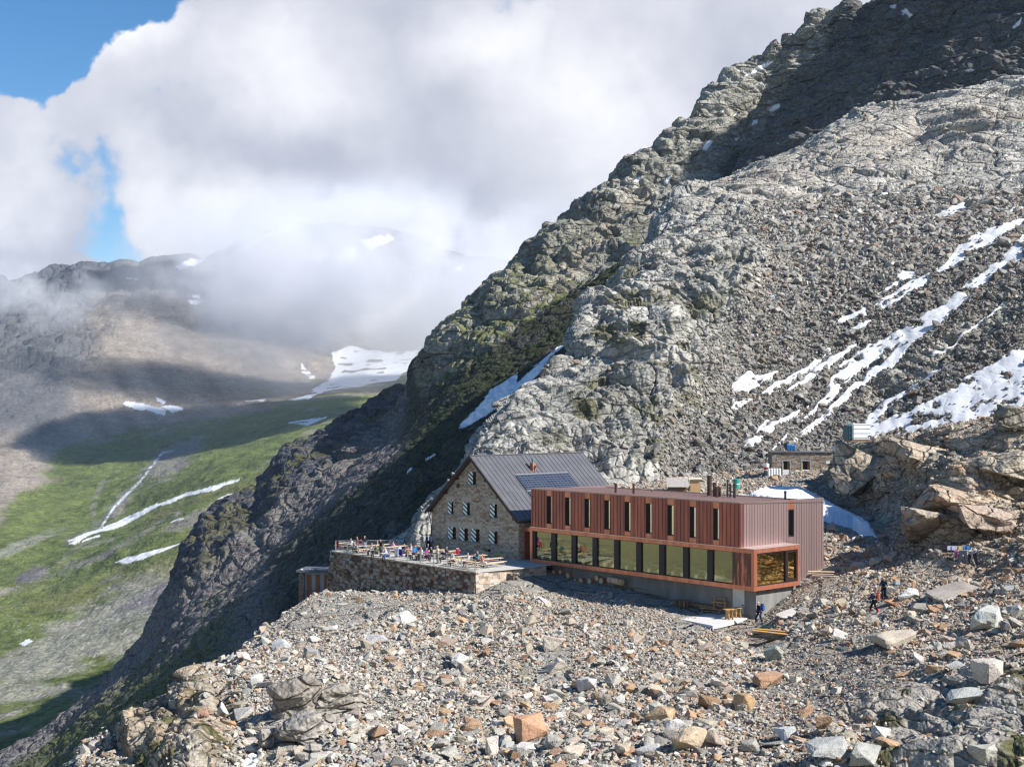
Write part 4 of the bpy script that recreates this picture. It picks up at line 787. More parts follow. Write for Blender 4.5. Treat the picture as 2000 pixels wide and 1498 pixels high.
def copper(name, stops, pitch, axis, rough=0.42, metallic=0.55, stain=0.5):
    """standing-seam sheet copper: each tray its own tone, with drawn-out stains"""
    m, t, b = new_mat(name, rough, metallic, 0.5); L = t.links; tc = nd(t, 'ShaderNodeTexCoord'); sp = nd(t, 'ShaderNodeSeparateXYZ'); L.new(tc.outputs['Object'], sp.inputs[0])
    dv = nd(t, 'ShaderNodeMath', operation='DIVIDE'); L.new(sp.outputs[axis], dv.inputs[0]); dv.inputs[1].default_value = pitch
    fl = nd(t, 'ShaderNodeMath', operation='FLOOR'); L.new(dv.outputs[0], fl.inputs[0]); wnz = nd(t, 'ShaderNodeTexWhiteNoise', noise_dimensions='1D'); L.new(fl.outputs[0], wnz.inputs['W'])
    mp = nd(t, 'ShaderNodeMapping'); mp.inputs['Scale'].default_value = (2.2, 2.2, 0.35); L.new(tc.outputs['Object'], mp.inputs[0])
    n = nd(t, 'ShaderNodeTexNoise'); n.inputs['Scale'].default_value = 1.0; n.inputs['Detail'].default_value = 7; n.inputs['Roughness'].default_value = 0.6; L.new(mp.outputs[0], n.inputs['Vector'])
    a = nd(t, 'ShaderNodeMath', operation='MULTIPLY_ADD'); L.new(n.outputs[0], a.inputs[0]); a.inputs[1].default_value = stain*1.6; a.inputs[2].default_value = 0.5-stain*0.8
    a2 = nd(t, 'ShaderNodeMath', operation='MULTIPLY_ADD'); L.new(wnz.outputs[0], a2.inputs[0]); a2.inputs[1].default_value = 0.30; L.new(a.outputs[0], a2.inputs[2])
    a3 = nd(t, 'ShaderNodeMath', operation='SUBTRACT'); L.new(a2.outputs[0], a3.inputs[0]); a3.inputs[1].default_value = 0.15
    L.new(ramp(t, a3.outputs[0], stops), b.inputs['Base Color']); return m
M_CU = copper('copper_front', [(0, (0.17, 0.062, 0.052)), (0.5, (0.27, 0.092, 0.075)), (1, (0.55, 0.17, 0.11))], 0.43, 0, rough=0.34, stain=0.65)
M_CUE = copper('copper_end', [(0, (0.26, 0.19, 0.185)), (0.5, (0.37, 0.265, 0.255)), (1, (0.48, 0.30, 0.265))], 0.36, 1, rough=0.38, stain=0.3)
M_CUB = copper('copper_bright', [(0, (0.30, 0.10, 0.06)), (0.5, (0.55, 0.20, 0.12)), (1, (0.72, 0.31, 0.20))], 0.6, 0, rough=0.35, stain=0.6)
M_CUS = copper('copper_stained', [(0, (0.05, 0.03, 0.032)), (0.40, (0.13, 0.055, 0.045)), (0.58, (0.48, 0.16, 0.09)), (1, (0.70, 0.27, 0.16))], 0.9, 0, rough=0.4, stain=1.1)
M_CUR = simple('copper_roof', (0.30, 0.21, 0.20), 0.3, 0.6, 0.5, 0.1, 1.5)
M_PIPE = simple('flue_metal', (0.10, 0.055, 0.045), 0.45, 0.5, 0.5, 0.3, 6)
M_PIPED = simple('flue_dark', (0.035, 0.038, 0.042), 0.45, 0.3, 0.5, 0.2, 6)
M_DARK = simple('dark_frame', (0.018, 0.013, 0.014), 0.5, 0.0, 0.4)
M_CONC = simple('concrete', (0.21, 0.207, 0.195), 0.85, 0, 0.2, 0.28, 1.3, 0.15, (1, 1, 0.35))
M_CONCL = simple('concrete_slab', (0.62, 0.60, 0.58), 0.8, 0, 0.2, 0.06, 2)
M_STEEL = simple('galvanised_steel', (0.42, 0.44, 0.46), 0.4, 0.6, 0.5, 0.08, 5)
M_WOOD = simple('planed_wood', (0.68, 0.52, 0.34), 0.6, 0, 0.3, 0.12, 6, 0, (1, 1, 6))
M_WOODP = simple('pale_wood', (0.86, 0.84, 0.66), 0.6, 0, 0.3, 0.14, 3)
M_WOODD = simple('weathered_wood', (0.21, 0.145, 0.09), 0.8, 0, 0.2, 0.3, 5)
M_WOODO = simple('orange_board', (0.52, 0.29, 0.10), 0.7, 0, 0.2, 0.25, 5)
M_WHITE = simple('white_paint', (0.78, 0.78, 0.78), 0.5, 0, 0.4, 0.04)
M_GREY = simple('grey_paint', (0.33, 0.36, 0.40), 0.5, 0, 0.4, 0.06)
M_SNOW = simple('snow', (0.82, 0.84, 0.88), 0.75, 0, 0.3, 0.05, 1.5, 0.8)
def glass_mat(name, tint, refl, rough=0.02, gl=(1, 1, 1)):
    m = bpy.data.materials.new(name); m.use_nodes = True; t = m.node_tree; t.nodes.clear(); L = t.links
    tr = t.nodes.new('ShaderNodeBsdfTransparent'); tr.inputs[0].default_value = (*tint, 1)
    g = t.nodes.new('ShaderNodeBsdfGlossy'); g.inputs['Roughness'].default_value = rough; g.inputs[0].default_value = (*gl, 1)
    tc = t.nodes.new('ShaderNodeTexCoord'); nz = t.nodes.new('ShaderNodeTexNoise'); nz.inputs['Scale'].default_value = 0.8; L.new(tc.outputs['Object'], nz.inputs['Vector'])
    bp = t.nodes.new('ShaderNodeBump'); bp.inputs['Strength'].default_value = 0.12; bp.inputs['Distance'].default_value = 0.05; L.new(nz.outputs[0], bp.inputs['Height']); L.new(bp.outputs[0], g.inputs['Normal'])
    mx = t.nodes.new('ShaderNodeMixShader'); mx.inputs[0].default_value = refl; L.new(tr.outputs[0], mx.inputs[1]); L.new(g.outputs[0], mx.inputs[2])
    o = t.nodes.new('ShaderNodeOutputMaterial'); L.new(mx.outputs[0], o.inputs[0]); return m
M_GLASS = glass_mat('coated_glass', (0.92, 0.93, 0.78), 0.15, gl=(0.9, 0.93, 0.75))
M_GLASSG = glass_mat('amber_glass', (1.0, 0.86, 0.5), 0.52, gl=(1.0, 0.78, 0.36))
M_GLASSD = glass_mat('dark_glass', (0.12, 0.12, 0.12), 0.68, gl=(0.9, 0.9, 0.86))
def masonry(name, cols, bw, bh, mortar, bump=0.8, axis_mix=True, dist=0.12, scale=1.0):
    """squared rubble wall: courses of stones of changing length and tone; works on walls of either direction"""
    m, t, b = new_mat(name, 0.9, 0, 0.15); L = t.links; tc = nd(t, 'ShaderNodeTexCoord'); sp = nd(t, 'ShaderNodeSeparateXYZ'); L.new(tc.outputs['Object'], sp.inputs[0])
    ad = nd(t, 'ShaderNodeMath', operation='ADD'); L.new(sp.outputs[0], ad.inputs[0]); L.new(sp.outputs[1], ad.inputs[1])
    cb = nd(t, 'ShaderNodeCombineXYZ'); L.new(ad.outputs[0], cb.inputs[0]); L.new(sp.outputs[2], cb.inputs[1])
    nz = nd(t, 'ShaderNodeTexNoise'); nz.inputs['Scale'].default_value = 1.3; nz.inputs['Detail'].default_value = 3; L.new(cb.outputs[0], nz.inputs['Vector'])
    vs = nd(t, 'ShaderNodeVectorMath', operation='MULTIPLY_ADD'); L.new(nz.outputs['Color'], vs.inputs[0]); vs.inputs[1].default_value = (dist, dist, 0); L.new(cb.outputs[0], vs.inputs[2])
    vo = nd(t, 'ShaderNodeTexVoronoi', feature='F1', distance='CHEBYCHEV'); vo.inputs['Scale'].default_value = 1; vo.inputs['Randomness'].default_value = 0.72
    mp = nd(t, 'ShaderNodeMapping'); mp.inputs['Scale'].default_value = (1/bw, 1/bh, 1); L.new(vs.outputs[0], mp.inputs[0]); L.new(mp.outputs[0], vo.inputs['Vector'])
    wnz = nd(t, 'ShaderNodeSeparateColor'); L.new(vo.outputs['Color'], wnz.inputs[0])
    c = ramp(t, wnz.outputs[0], cols)
    n2 = nd(t, 'ShaderNodeTexNoise'); n2.inputs['Scale'].default_value = 5; n2.inputs['Detail'].default_value = 6; L.new(tc.outputs['Object'], n2.inputs['Vector'])
    jr = nd(t, 'ShaderNodeMapRange'); L.new(vo.outputs['Distance'], jr.inputs[0]); jr.inputs[1].default_value = 0.42; jr.inputs[2].default_value = 0.50; jr.inputs[3].default_value = 1; jr.inputs[4].default_value = mortar
    mu = nd(t, 'ShaderNodeMath', operation='MULTIPLY_ADD'); L.new(n2.outputs[0], mu.inputs[0]); mu.inputs[1].default_value = 0.5; mu.inputs[2].default_value = 0.75
    m2 = nd(t, 'ShaderNodeMath', operation='MULTIPLY'); L.new(mu.outputs[0], m2.inputs[0]); L.new(jr.outputs[0], m2.inputs[1])
    vm = nd(t, 'ShaderNodeVectorMath', operation='SCALE'); L.new(c, vm.inputs[0]); L.new(m2.outputs[0], vm.inputs['Scale']); L.new(vm.outputs[0], b.inputs['Base Color'])
    hs = nd(t, 'ShaderNodeMath', operation='MULTIPLY_ADD'); L.new(wnz.outputs[1], hs.inputs[0]); hs.inputs[1].default_value = 0.5; L.new(jr.outputs[0], hs.inputs[2])
    h3 = nd(t, 'ShaderNodeMath', operation='MULTIPLY_ADD'); L.new(n2.outputs[0], h3.inputs[0]); h3.inputs[1].default_value = 0.5; L.new(hs.outputs[0], h3.inputs[2])
    bp = nd(t, 'ShaderNodeBump'); bp.inputs['Strength'].default_value = bump; bp.inputs['Distance'].default_value = 0.07; L.new(h3.outputs[0], bp.inputs['Height']); L.new(bp.outputs[0], b.inputs['Normal'])
    return m
M_HOUSE = masonry('house_masonry', [(0, (0.40, 0.33, 0.25)), (0.35, (0.45, 0.39, 0.31)), (0.6, (0.48, 0.43, 0.36)), (0.84, (0.40, 0.29, 0.20)), (0.94, (0.30, 0.16, 0.11)), (1, (0.52, 0.47, 0.39))], 0.46, 0.20, 0.72)
M_TERR = masonry('terrace_masonry', [(0, (0.24, 0.15, 0.10)), (0.3, (0.32, 0.215, 0.145)), (0.5, (0.35, 0.29, 0.23)), (0.75, (0.40, 0.355, 0.30)), (0.88, (0.27, 0.155, 0.105)), (1, (0.46, 0.43, 0.38))], 0.56, 0.30, 0.35, 1.0)
M_SHED = masonry('shed_masonry', [(0, (0.24, 0.21, 0.17)), (0.5, (0.31, 0.28, 0.23)), (0.85, (0.27, 0.18, 0.12)), (1, (0.36, 0.33, 0.28))], 0.6, 0.24, 0.6)
M_LINT = simple('dressed_stone', (0.46, 0.42, 0.35), 0.9, 0, 0.2, 0.2, 4, 0.3)
M_SILL = simple('sill_stone', (0.22, 0.25, 0.24), 0.8, 0, 0.2, 0.1)
M_ROOF = simple('roof_sheet', (0.155, 0.155, 0.165), 0.42, 0.35, 0.5, 0.16, 0.7, 0, (1, 1, 1))
M_VERGE = simple('verge_board', (0.05, 0.03, 0.022), 0.7)
M_PAVE = simple('paving', (0.50, 0.485, 0.45), 0.9, 0, 0.2, 0.14, 2.0, 0.2)
# ------------------------------------------------------------------ the copper-clad extension
ZB = -15.23
ext = thing('copper_extension', 'modern two-storey building clad in red-brown copper sheet with a glazed ground floor', 'building', (C0[0], C0[1], ZB), ROTB)
XL = fx(C0, 1035.5); XU = -1.55; YB = 11.7; YW = fy(C0, 1562)
WIN = [(1067.5,1077),(1103.5,1113.8),(1141.5,1151.6),(1180.3,1191),(1220,1231.2),(1261.3,1272.4),(1303.4,1315.6),(1347,1359),(1393,1404.3)]
wx_ = [(fx(C0, a, 0.12), fx(C0, b, 0.12)) for a, b in WIN]; WZ0, WZ1 = 3.92, 6.62; ZT = 7.15; YF = 0.12
m = MB(); edges = [XL]+[v for ab in wx_ for v in ab]+[XU]
for i in range(0, len(edges), 2): m.box(edges[i], edges[i+1], YF, YF+0.42, 3.50, ZT)
x = XL+0.2
while x < XU-0.1:
    if not any(a-0.06 < x < b+0.06 for a, b in wx_): m.box(x-0.018, x+0.018, YF-0.035, YF+0.01, 3.52, ZT-0.03)
    x += 0.43
m.build('front_cladding', M_CU, ext)
for a, b in wx_:
    MB().box(a, b, YF+0.006, YF+0.40, 3.50, WZ0-0.002).build('window_panel', M_CUB, ext); MB().box(a, b, YF+0.006, YF+0.40, WZ1+0.002, ZT-0.01).build('window_panel', M_CUB, ext)
m = MB(); e0, e1 = fy(C0, 1539.5, XU), fy(C0, 1551, XU)
for y0, y1, z0 in ((YF+0.42, e0, 3.50), (e1, YB, -1.4)): m.box(XU-0.4, XU, y0, y1, z0, ZT)
m.box(XU-0.4, XU-0.003, e0, e1, 3.5, 3.95).box(XU-0.4, XU, YW+0.02, e1, -1.4, 3.49)
y = YF+0.1
while y < YB:
    if not (e0-0.05 < y < e1+0.05): m.box(XU-0.01, XU+0.035, y-0.018, y+0.018, 3.52 if y < YW+0.1 else -1.4, ZT-0.03)
    y += 0.36
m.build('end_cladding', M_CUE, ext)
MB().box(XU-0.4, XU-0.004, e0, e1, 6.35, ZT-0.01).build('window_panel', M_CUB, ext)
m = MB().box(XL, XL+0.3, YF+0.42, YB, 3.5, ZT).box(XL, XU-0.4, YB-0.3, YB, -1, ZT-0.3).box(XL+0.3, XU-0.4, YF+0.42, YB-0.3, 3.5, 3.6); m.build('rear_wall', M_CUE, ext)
m = MB(); m.prism([(XL-0.05, YF-0.05, ZT), (XL-0.05, YB+0.05, ZT-0.42), (XL-0.05, YB+0.05, ZT-0.32), (XL-0.05, YF-0.05, ZT+0.10)], (XU-XL+0.1, 0, 0))
x = XL+0.3
while x < XU:
    m.prism([(x, YF, ZT+0.10), (x, YB, ZT-0.32), (x, YB, ZT-0.27), (x, YF, ZT+0.15)], (0.03, 0, 0)); x += 0.5
m.box(XL, XU, YB-1.4, YB-1.34, ZT-0.26, ZT-0.20).box(XL, XU, YB-1.4, YB-1.34, ZT-0.18, ZT-0.14)
rf = m.build('roof', M_CUR, ext)
for i, (a, b) in enumerate(wx_):
    w = MB().box(a, b, YF+0.30, YF+0.34, WZ0, WZ1).build('window', M_GLASSD if i != 8 else M_GLASSD, ext)
    MB().box(a, a+0.045, YF+0.05, YF+0.30, WZ0, WZ1).box(b-0.045, b, YF+0.05, YF+0.30, WZ0, WZ1).box(a+0.045, b-0.045, YF+0.05, YF+0.30, WZ0, WZ0+0.05).box(a+0.045, b-0.045, YF+0.05, YF+0.30, WZ1-0.05, WZ1).build('frame', M_DARK, w)
w = MB().box(XU-0.28, XU-0.24, e0, e1, 3.95, 6.35).build('window', M_GLASSD, ext)
MB().box(XU-0.24, XU-0.02, e0, e0+0.07, 3.95, 6.35).box(XU-0.24, XU-0.02, e1-0.07, e1, 3.95, 6.35).box(XU-0.24, XU-0.02, e0+0.07, e1-0.07, 6.25, 6.35).box(XU-0.24, XU-0.02, e0+0.07, e1-0.07, 3.95, 4.05).build('frame', M_DARK, w)
# glazed ground-floor box
PANE = [(1045.4,1076.2),(1084.8,1115.8),(1124.5,1156.8),(1165.8,1199),(1208.3,1242.2),(1252.2,1287),(1297.6,1333.8),(1344,1381),(1391.7,1430.4)]
pn = [(fx(C0, a, 0.1), fx(C0, b, 0.1)) for a, b in PANE]; GZ0, GZ1 = 0.42, 3.05; XS = fx(C0, 1431)
m = MB().box(XL-0.05, 0, 0, 0.5, 3.1, 3.46).box(XL-0.05, 0, 0, 0.5, 0.0, 0.36).box(XL-0.05, XL+0.30, 0, 0.5, 0.36, 3.1)
m.box(-0.5, 0, 0.5, YW, 3.1, 3.46).box(-0.5, 0, 0.5, YW, 0, 0.36).box(-0.3, -0.001, 0.001, 0.42, 0.36, 3.1).box(-0.4, 0, YW-0.28, YW, 0.36, 3.1)
m.build('box_frame', M_CUB, ext)
MB().box(XU+0.0, 0.02, -0.02, YW+0.02, 3.462, 3.50).box(XL-0.05, XU, -0.03, YF, 3.462, 3.495).build('ledge_sheet', simple('ledge_glare_copper', (0.80, 0.66, 0.60), 0.28, 0.55, 0.6, 0.05), ext)  # sun glare on the top sheet put into its pale colour
MB().box(XS, -0.301, 0.02, 0.30, 0.361, 3.099).build('corner_panel', M_CUS, ext)
m = MB(); prev = XL+0.30
for a, b in pn+[(XS, XS)]:
    if a-prev > 0.02: m.box(prev+0.001, a, 0.10, 0.40, 0.361, 3.099)
    if b > a: m.box(a, b, 0.10, 0.36, 0.361, GZ0).box(a, b, 0.10, 0.36, GZ1, 3.099)
    prev = b
m.build('mullion', M_DARK, ext)
for a, b in pn: MB().box(a, b, 0.22, 0.25, GZ0, GZ1).build('glass_pane', M_GLASS, ext)
ya, yb, yc, yd = fy(C0, 1475, -0.1)+0.12, fy(C0, 1533.8, -0.1), fy(C0, 1536.5, -0.1), fy(C0, 1554, -0.1)
gp = MB().box(-0.2, -0.17, ya, yb, 0.45, 3.0).build('end_window', M_GLASSG, ext)
MB().box(-0.26, -0.05, yb, yc+0.12, 0.361, 3.099).box(-0.26, -0.05, yd, YW-0.281, 0.361, 3.099).box(-0.26, -0.06, yc+0.12, yd, 2.88, 3.099).box(-0.26, -0.06, yc+0.12, yd, 0.361, 0.62).box(-0.26, -0.06, 0.43, ya, 0.361, 3.099).box(-0.26, -0.07, ya, yb, 3.0, 3.099).box(-0.26, -0.07, ya, yb, 0.361, 0.45).build('frame', M_DARK, gp)
gp2 = MB().box(-0.2, -0.17, yc+0.12, yd, 0.62, 2.88).build('terrace_door', M_GLASSG, ext)
MB().box(-0.12, -0.04, yc+0.16, yc+0.19, 1.5, 1.8).build('handle', M_STEEL, gp2)
MB().box(XL, -0.3, 0.5, YW+0.0, 0.01, 0.30).build('floor', simple('plank_floor', (0.62, 0.45, 0.20), 0.5, 0, 0.4, 0.12, 3), ext)
MB().box(XL, -0.5, YW, YW+0.15, 0.0, 3.45).box(XL+0.3, -0.5, 0.51, YW, 3.3, 3.45).box(XL, XL+0.2, 0.5, YW, 0, 3.3).build('inner_wall', simple('inner_boards', (0.30, 0.24, 0.13), 0.7, 0, 0.2, 0.12, 2), ext)
MB().box(fx(C0, 1394, 5.8), fx(C0, 1424, 5.8), 5.75, YW-0.01, 1.5, 2.6).build('inner_board', simple('slate_board', (0.06, 0.07, 0.08), 0.6), ext)
m = MB().box(XL+2.2, -0.55, 0.95, 9, -4.2, -0.003); m.build('concrete_base', M_CONC, ext)
dr = MB().box(fx(C0, 1431, 0.9), fx(C0, 1454, 0.9), 0.90, 0.948, -2.55, -0.12).build('basement_door', simple('sheet_door', (0.40, 0.43, 0.45), 0.35, 0.4, 0.5, 0.15, 1.2), ext)
MB().box(fx(C0, 1454, 0.9)-0.22, fx(C0, 1454, 0.9)-0.12, 0.84, 0.90, -1.5, -1.4).build('handle', M_DARK, dr)
FLUE = [(1202.5,943.5,2.3,1.5,'r',0),(1237.5,944,2.3,2.2,'r',0),(1385.6,930.5,4.4,7.4,'r',1),(1395.5,942,3.2,6.6,'r',0),(1400,951,3.0,5.8,'r',0),(1405,951,3.0,7.2,'r',0),(1421,936,1.6,7,'d',0),(1426.5,945,2,7.5,'d',0),(1434.5,944,2.6,6.6,'d',0),(1533.8,958.5,2.2,9.6,'d',0),(1541,974,1.3,9.6,'d',0),(1273,957.5,0.9,8,'d',0)]
for px_, pt_, wpx, yy, kd, cap in FLUE:
    xx = fx(C0, px_, yy); dd = wpt(C0, xx, yy).y; z1 = -(pt_-HY)/F*dd-ZB; rr_ = wpx*1.05/F*dd; z0 = ZT-0.32*yy/YB*1.0-0.15
    m = MB().tube((xx, yy, z0), (xx, yy, z1), rr_, n=12)
    m.tube((xx, yy, z1-0.16), (xx, yy, z1-0.10), rr_*1.25, n=12).tube((xx, yy, z0), (xx, yy, z0+0.12), rr_*1.3, n=12)
    if cap: m.tube((xx, yy, z1+0.02), (xx, yy, z1+0.08), rr_*1.2, n=12)
    m.build('flue', M_PIPE if kd == 'r' else M_PIPED, ext, smooth=False)
# link between the two houses
H0 = (0.65, 132.6); ZF = -15.30
lk = thing('entrance_link', 'red copper entrance frame with a dark doorway between stone house and copper building', 'entrance', (C0[0], C0[1], ZB), ROTB)
xa, xb = fx(C0, 1020.5, 0.9), XL-0.06
MB().box(xa, xa+0.35, 0.9, 5, -0.1, 3.25).box(xa+0.35, xb, 0.9, 5, 2.85, 3.25).box(xb-0.12, xb, 0.9, 5, -0.1, 2.85).build('door_frame', M_CUB, lk)
MB().box(xa+0.35, xb-0.12, 1.7, 1.8, -0.1, 2.85).build('door', M_DARK, lk)
MB().box(xa+0.35, xb-0.12, 0.95, 1.7, -0.2, -0.05).build('threshold', M_CUB, lk)
# ------------------------------------------------------------------ stone house
hs = thing('stone_house', 'old rubble-stone mountain hut with a steep dark sheet roof and green-white shutters', 'house', (H0[0], H0[1], ZF), ROTB)
HWd, HE, HA, HL = 14.2, 4.15, 10.0, 15.1
def hz_(px, py, y=0.0):
    x = fx(H0, px, y); return x, fz(H0, py, x, y)-ZF
HWIN = [(914.0,929.8,921.1,946.0,0.57,1),(873.8,885.3,979,1003.6,0.62,1),(904,917.8,980.5,1005.6,0.55,1),(956.6,971,984.4,1010.5,0.6,1),(874.2,890.6,1029,1052.7,0.56,1),(897.1,913.7,1031.2,1055.8,0.55,1),(919.5,936.7,1032.7,1058,0.53,1),(954,972,1037,1061.9,0.6,1),(890.6,897.5,944.5,953,0.0,0)]
ops = []
for a, b, c, d, s_, k in HWIN:
    x0, z1 = hz_(a, c); x1, z0 = hz_(b, d); ops.append((x0, x1, (hz_((a+b)/2, d)[1]), hz_((a+b)/2, c)[1], s_, k))
bm = bmesh.new()      # gable wall: plan polygon cut into a fine set of cells leaving the openings free
xs = sorted({-HWd, 0.0, -HWd/2}|{v for o in ops for v in o[:2]}); zs = sorted({0.0, HE}|{v for o in ops for v in o[2:4]})
m = MB()
def roofz(x): return HE+(HA-HE)*(1-abs(x+HWd/2)/(HWd/2))
zs2 = [z for z in zs if z < HA]+[HA]
for i in range(len(xs)-1):
    xa_, xb_ = xs[i], xs[i+1]; xm = (xa_+xb_)/2; za, zb = roofz(xa_), roofz(xb_)
    cuts = sorted([o for o in ops if o[0] <= xm <= o[1]], key=lambda o: o[2]); z = -1.5
    for o in cuts+[None]:
        if o is None:
            m.prism([(xa_, 0, z), (xb_, 0, z), (xb_, 0, zb), (xa_, 0, za)], (0, 0.55, 0))
        else:
            m.box(xa_, xb_, 0, 0.55, z, o[2]); z = o[3]
m.box(-0.55, 0, 0.55, HL, -1.5, HE).box(-HWd, -HWd+0.55, 0.55, HL, -1.5, HE)
m.prism([(-HWd+0.55, HL-0.5, -1.5), (-0.55, HL-0.5, -1.5), (-0.55, HL-0.5, HE), (-HWd/2, HL-0.5, HA-0.4), (-HWd+0.55, HL-0.5, HE)], (0, 0.5, 0))
bm.free(); bmesh.ops.remove_doubles(m.bm, verts=m.bm.verts, dist=0.001); m.build('wall', M_HOUSE, hs)
M_SHUT, t_, b_ = new_mat('striped_shutter', 0.6); L_ = t_.links
tc_ = nd(t_, 'ShaderNodeTexCoord'); sp_ = nd(t_, 'ShaderNodeSeparateXYZ'); L_.new(tc_.outputs['Object'], sp_.inputs[0])
a_ = nd(t_, 'ShaderNodeMath', operation='MULTIPLY_ADD'); L_.new(sp_.outputs[0], a_.inputs[0]); a_.inputs[1].default_value = 0.62; L_.new(sp_.outputs[2], a_.inputs[2])
f_ = nd(t_, 'ShaderNodeMath', operation='MULTIPLY'); L_.new(a_.outputs[0], f_.inputs[0]); f_.inputs[1].default_value = 1/0.44
f2_ = nd(t_, 'ShaderNodeMath', operation='FRACT'); L_.new(f_.outputs[0], f2_.inputs[0]); f3_ = nd(t_, 'ShaderNodeMath', operation='GREATER_THAN'); L_.new(f2_.outputs[0], f3_.inputs[0]); f3_.inputs[1].default_value = 0.45
mx_ = nd(t_, 'ShaderNodeMix', data_type='RGBA'); L_.new(f3_.outputs[0], mx_.inputs[0]); mx_.inputs[6].default_value = (0.012, 0.09, 0.045, 1); mx_.inputs[7].default_value = (0.85, 0.87, 0.87, 1); L_.new(mx_.outputs[2], b_.inputs['Base Color'])
for x0, x1, z0, z1, s_, k in ops:
    if k:
        w = MB().box(x0, x1, 0.30, 0.34, z0, z1).build('window', M_GLASSD, hs)
        xm = x0+(x1-x0)*s_
        MB().box(x0, x1, 0.24, 0.30, z1-0.07, z1).box(x0, x1, 0.24, 0.30, z0, z0+0.07).box(x1-0.07, x1, 0.24, 0.30, z0+0.07, z1-0.07).box(xm+0.0, xm+0.08, 0.24, 0.30, z0+0.07, z1-0.07).build('frame', simple('brown_frame', (0.09, 0.045, 0.03), 0.6), w)
        MB().box(x0+0.01, xm, 0.03, 0.08, z0+0.01, z1-0.01).build('shutter', M_SHUT, hs)
        MB().box(x0-0.15, x1+0.15, -0.14, 0.24, z0-0.12, z0-0.003).build('sill', M_SILL, hs)
        mm = MB(); n_ = max(4, int((x1-x0+0.5)/0.22)); st = (x1-x0+0.5)/n_
        if z0 < 6:
            for i in range(n_): mm.box(x0-0.25+i*st+0.012, x0-0.25+(i+1)*st-0.012, -0.02, 0.1, z1+0.003, z1+0.55+0.09*math.sin(i*2.3), 0.012)
            mm.build('lintel', M_LINT, hs)
    else:
        w = MB().box(x0, x1, 0.3, 0.34, z0, z1).build('window', M_DARK, hs)
# roof: thin slabs with standing seams
OV = 0.55; sl = (HA-HE)/(HWd/2); ex = 0.45
def rp(x, y, up=0.0): return (x, y, HA+0.18-sl*abs(x+HWd/2)+up)
XR, XLf = ex, -HWd-ex; xm = -HWd/2
m = MB()
for xe in (XR, XLf): m.prism([rp(xm, -OV), rp(xe, -OV), rp(xe, -OV, 0.10), rp(xm, -OV, 0.10)], (0, HL+2*OV, 0))
y = -OV+0.08
while y < HL+OV:
    for xe in (XR, XLf): m.prism([rp(xm, y, 0.10), rp(xe, y, 0.10), rp(xe, y, 0.155), rp(xm, y, 0.155)], (0, 0.035, 0))
    y += 0.62
m.prism([rp(xm+4.35, -OV, 0.10), rp(xm+4.43, -OV, 0.10), rp(xm+4.43, -OV, 0.15), rp(xm+4.35, -OV, 0.15)], (0, HL+2*OV, 0))
m.box(xm-0.15, xm+0.15, -OV, HL+OV, HA+0.26, HA+0.33)
roof = m.build('roof', M_ROOF, hs)
m = MB()
for xe in (XR, XLf): m.prism([rp(xm, -OV-0.05, -0.22), rp(xe, -OV-0.05, -0.22), rp(xe, -OV-0.05, 0.13), rp(xm, -OV-0.05, 0.13)], (0, 0.045, 0))
for fr in (0.35, 0.62, 0.97): 
    for sg in (1, -1): m.box(xm+sg*fr*HWd/2-0.1, xm+sg*fr*HWd/2+0.1, -OV, -0.02, roofz(xm+sg*fr*HWd/2)-0.26, roofz(xm+sg*fr*HWd/2)-0.06)
m.build('verge_board', M_VERGE, hs)
MB().box(XR-0.02, XR+0.08, -OV, HL+OV, HE-0.35, HE-0.23).build('gutter', M_VERGE, hs)
m = MB().path([(XLf+0.1, -0.2, HE-0.1), (-HWd-0.02, -0.12, HE-1.0), (-HWd+0.06, -0.1, HE-1.6), (-HWd+0.06, -0.1, 0)], 0.05); m.build('downpipe', M_VERGE, hs)
def ray_roof(px, py):
    """point of the right roof slope (local house coordinates) under a picture point"""
    d = Vector(((px-CX)/F, 1, -(py-HY)/F)); dl = Vector((d.x*0.656-d.y*0.755, d.x*0.755+d.y*0.656, d.z)); o = Vector((-(H0[0]*0.656-H0[1]*0.755), -(H0[0]*0.755+H0[1]*0.656), -ZF))
    n = Vector((sl, 0, 1)); k = HA+0.18+0.10-sl*0; c = n.dot(Vector((xm, 0, k))); s_ = (c-n.dot(o))/n.dot(dl); return o+dl*s_
M_PV, t_, b_ = new_mat('solar_cells', 0.15, 0.0, 0.8); L_ = t_.links
tc_ = nd(t_, 'ShaderNodeTexCoord'); bt = nd(t_, 'ShaderNodeTexBrick', offset=0.0); L_.new(tc_.outputs['Object'], bt.inputs['Vector'])
mp_ = nd(t_, 'ShaderNodeMapping'); L_.new(tc_.outputs['Object'], mp_.inputs[0]); mp_.inputs['Rotation'].default_value = (0, 0, 0)
for k_, v_ in (('Scale', 1.0), ('Brick Width', 0.26), ('Row Height', 0.5), ('Mortar Size', 0.03)): bt.inputs[k_].default_value = v_
bt.inputs['Color1'].default_value = (0.02, 0.028, 0.05, 1); bt.inputs['Color2'].default_value = (0.035, 0.045, 0.075, 1); bt.inputs['Mortar'].default_value = (0.11, 0.115, 0.13, 1); L_.new(bt.outputs[0], b_.inputs['Base Color'])
q = [ray_roof(1007, 930.5), ray_roof(1101, 925.5)]; ym0, ym1 = q[0].y, q[1].y+0.6; xt = (q[0].x+q[1].x)/2
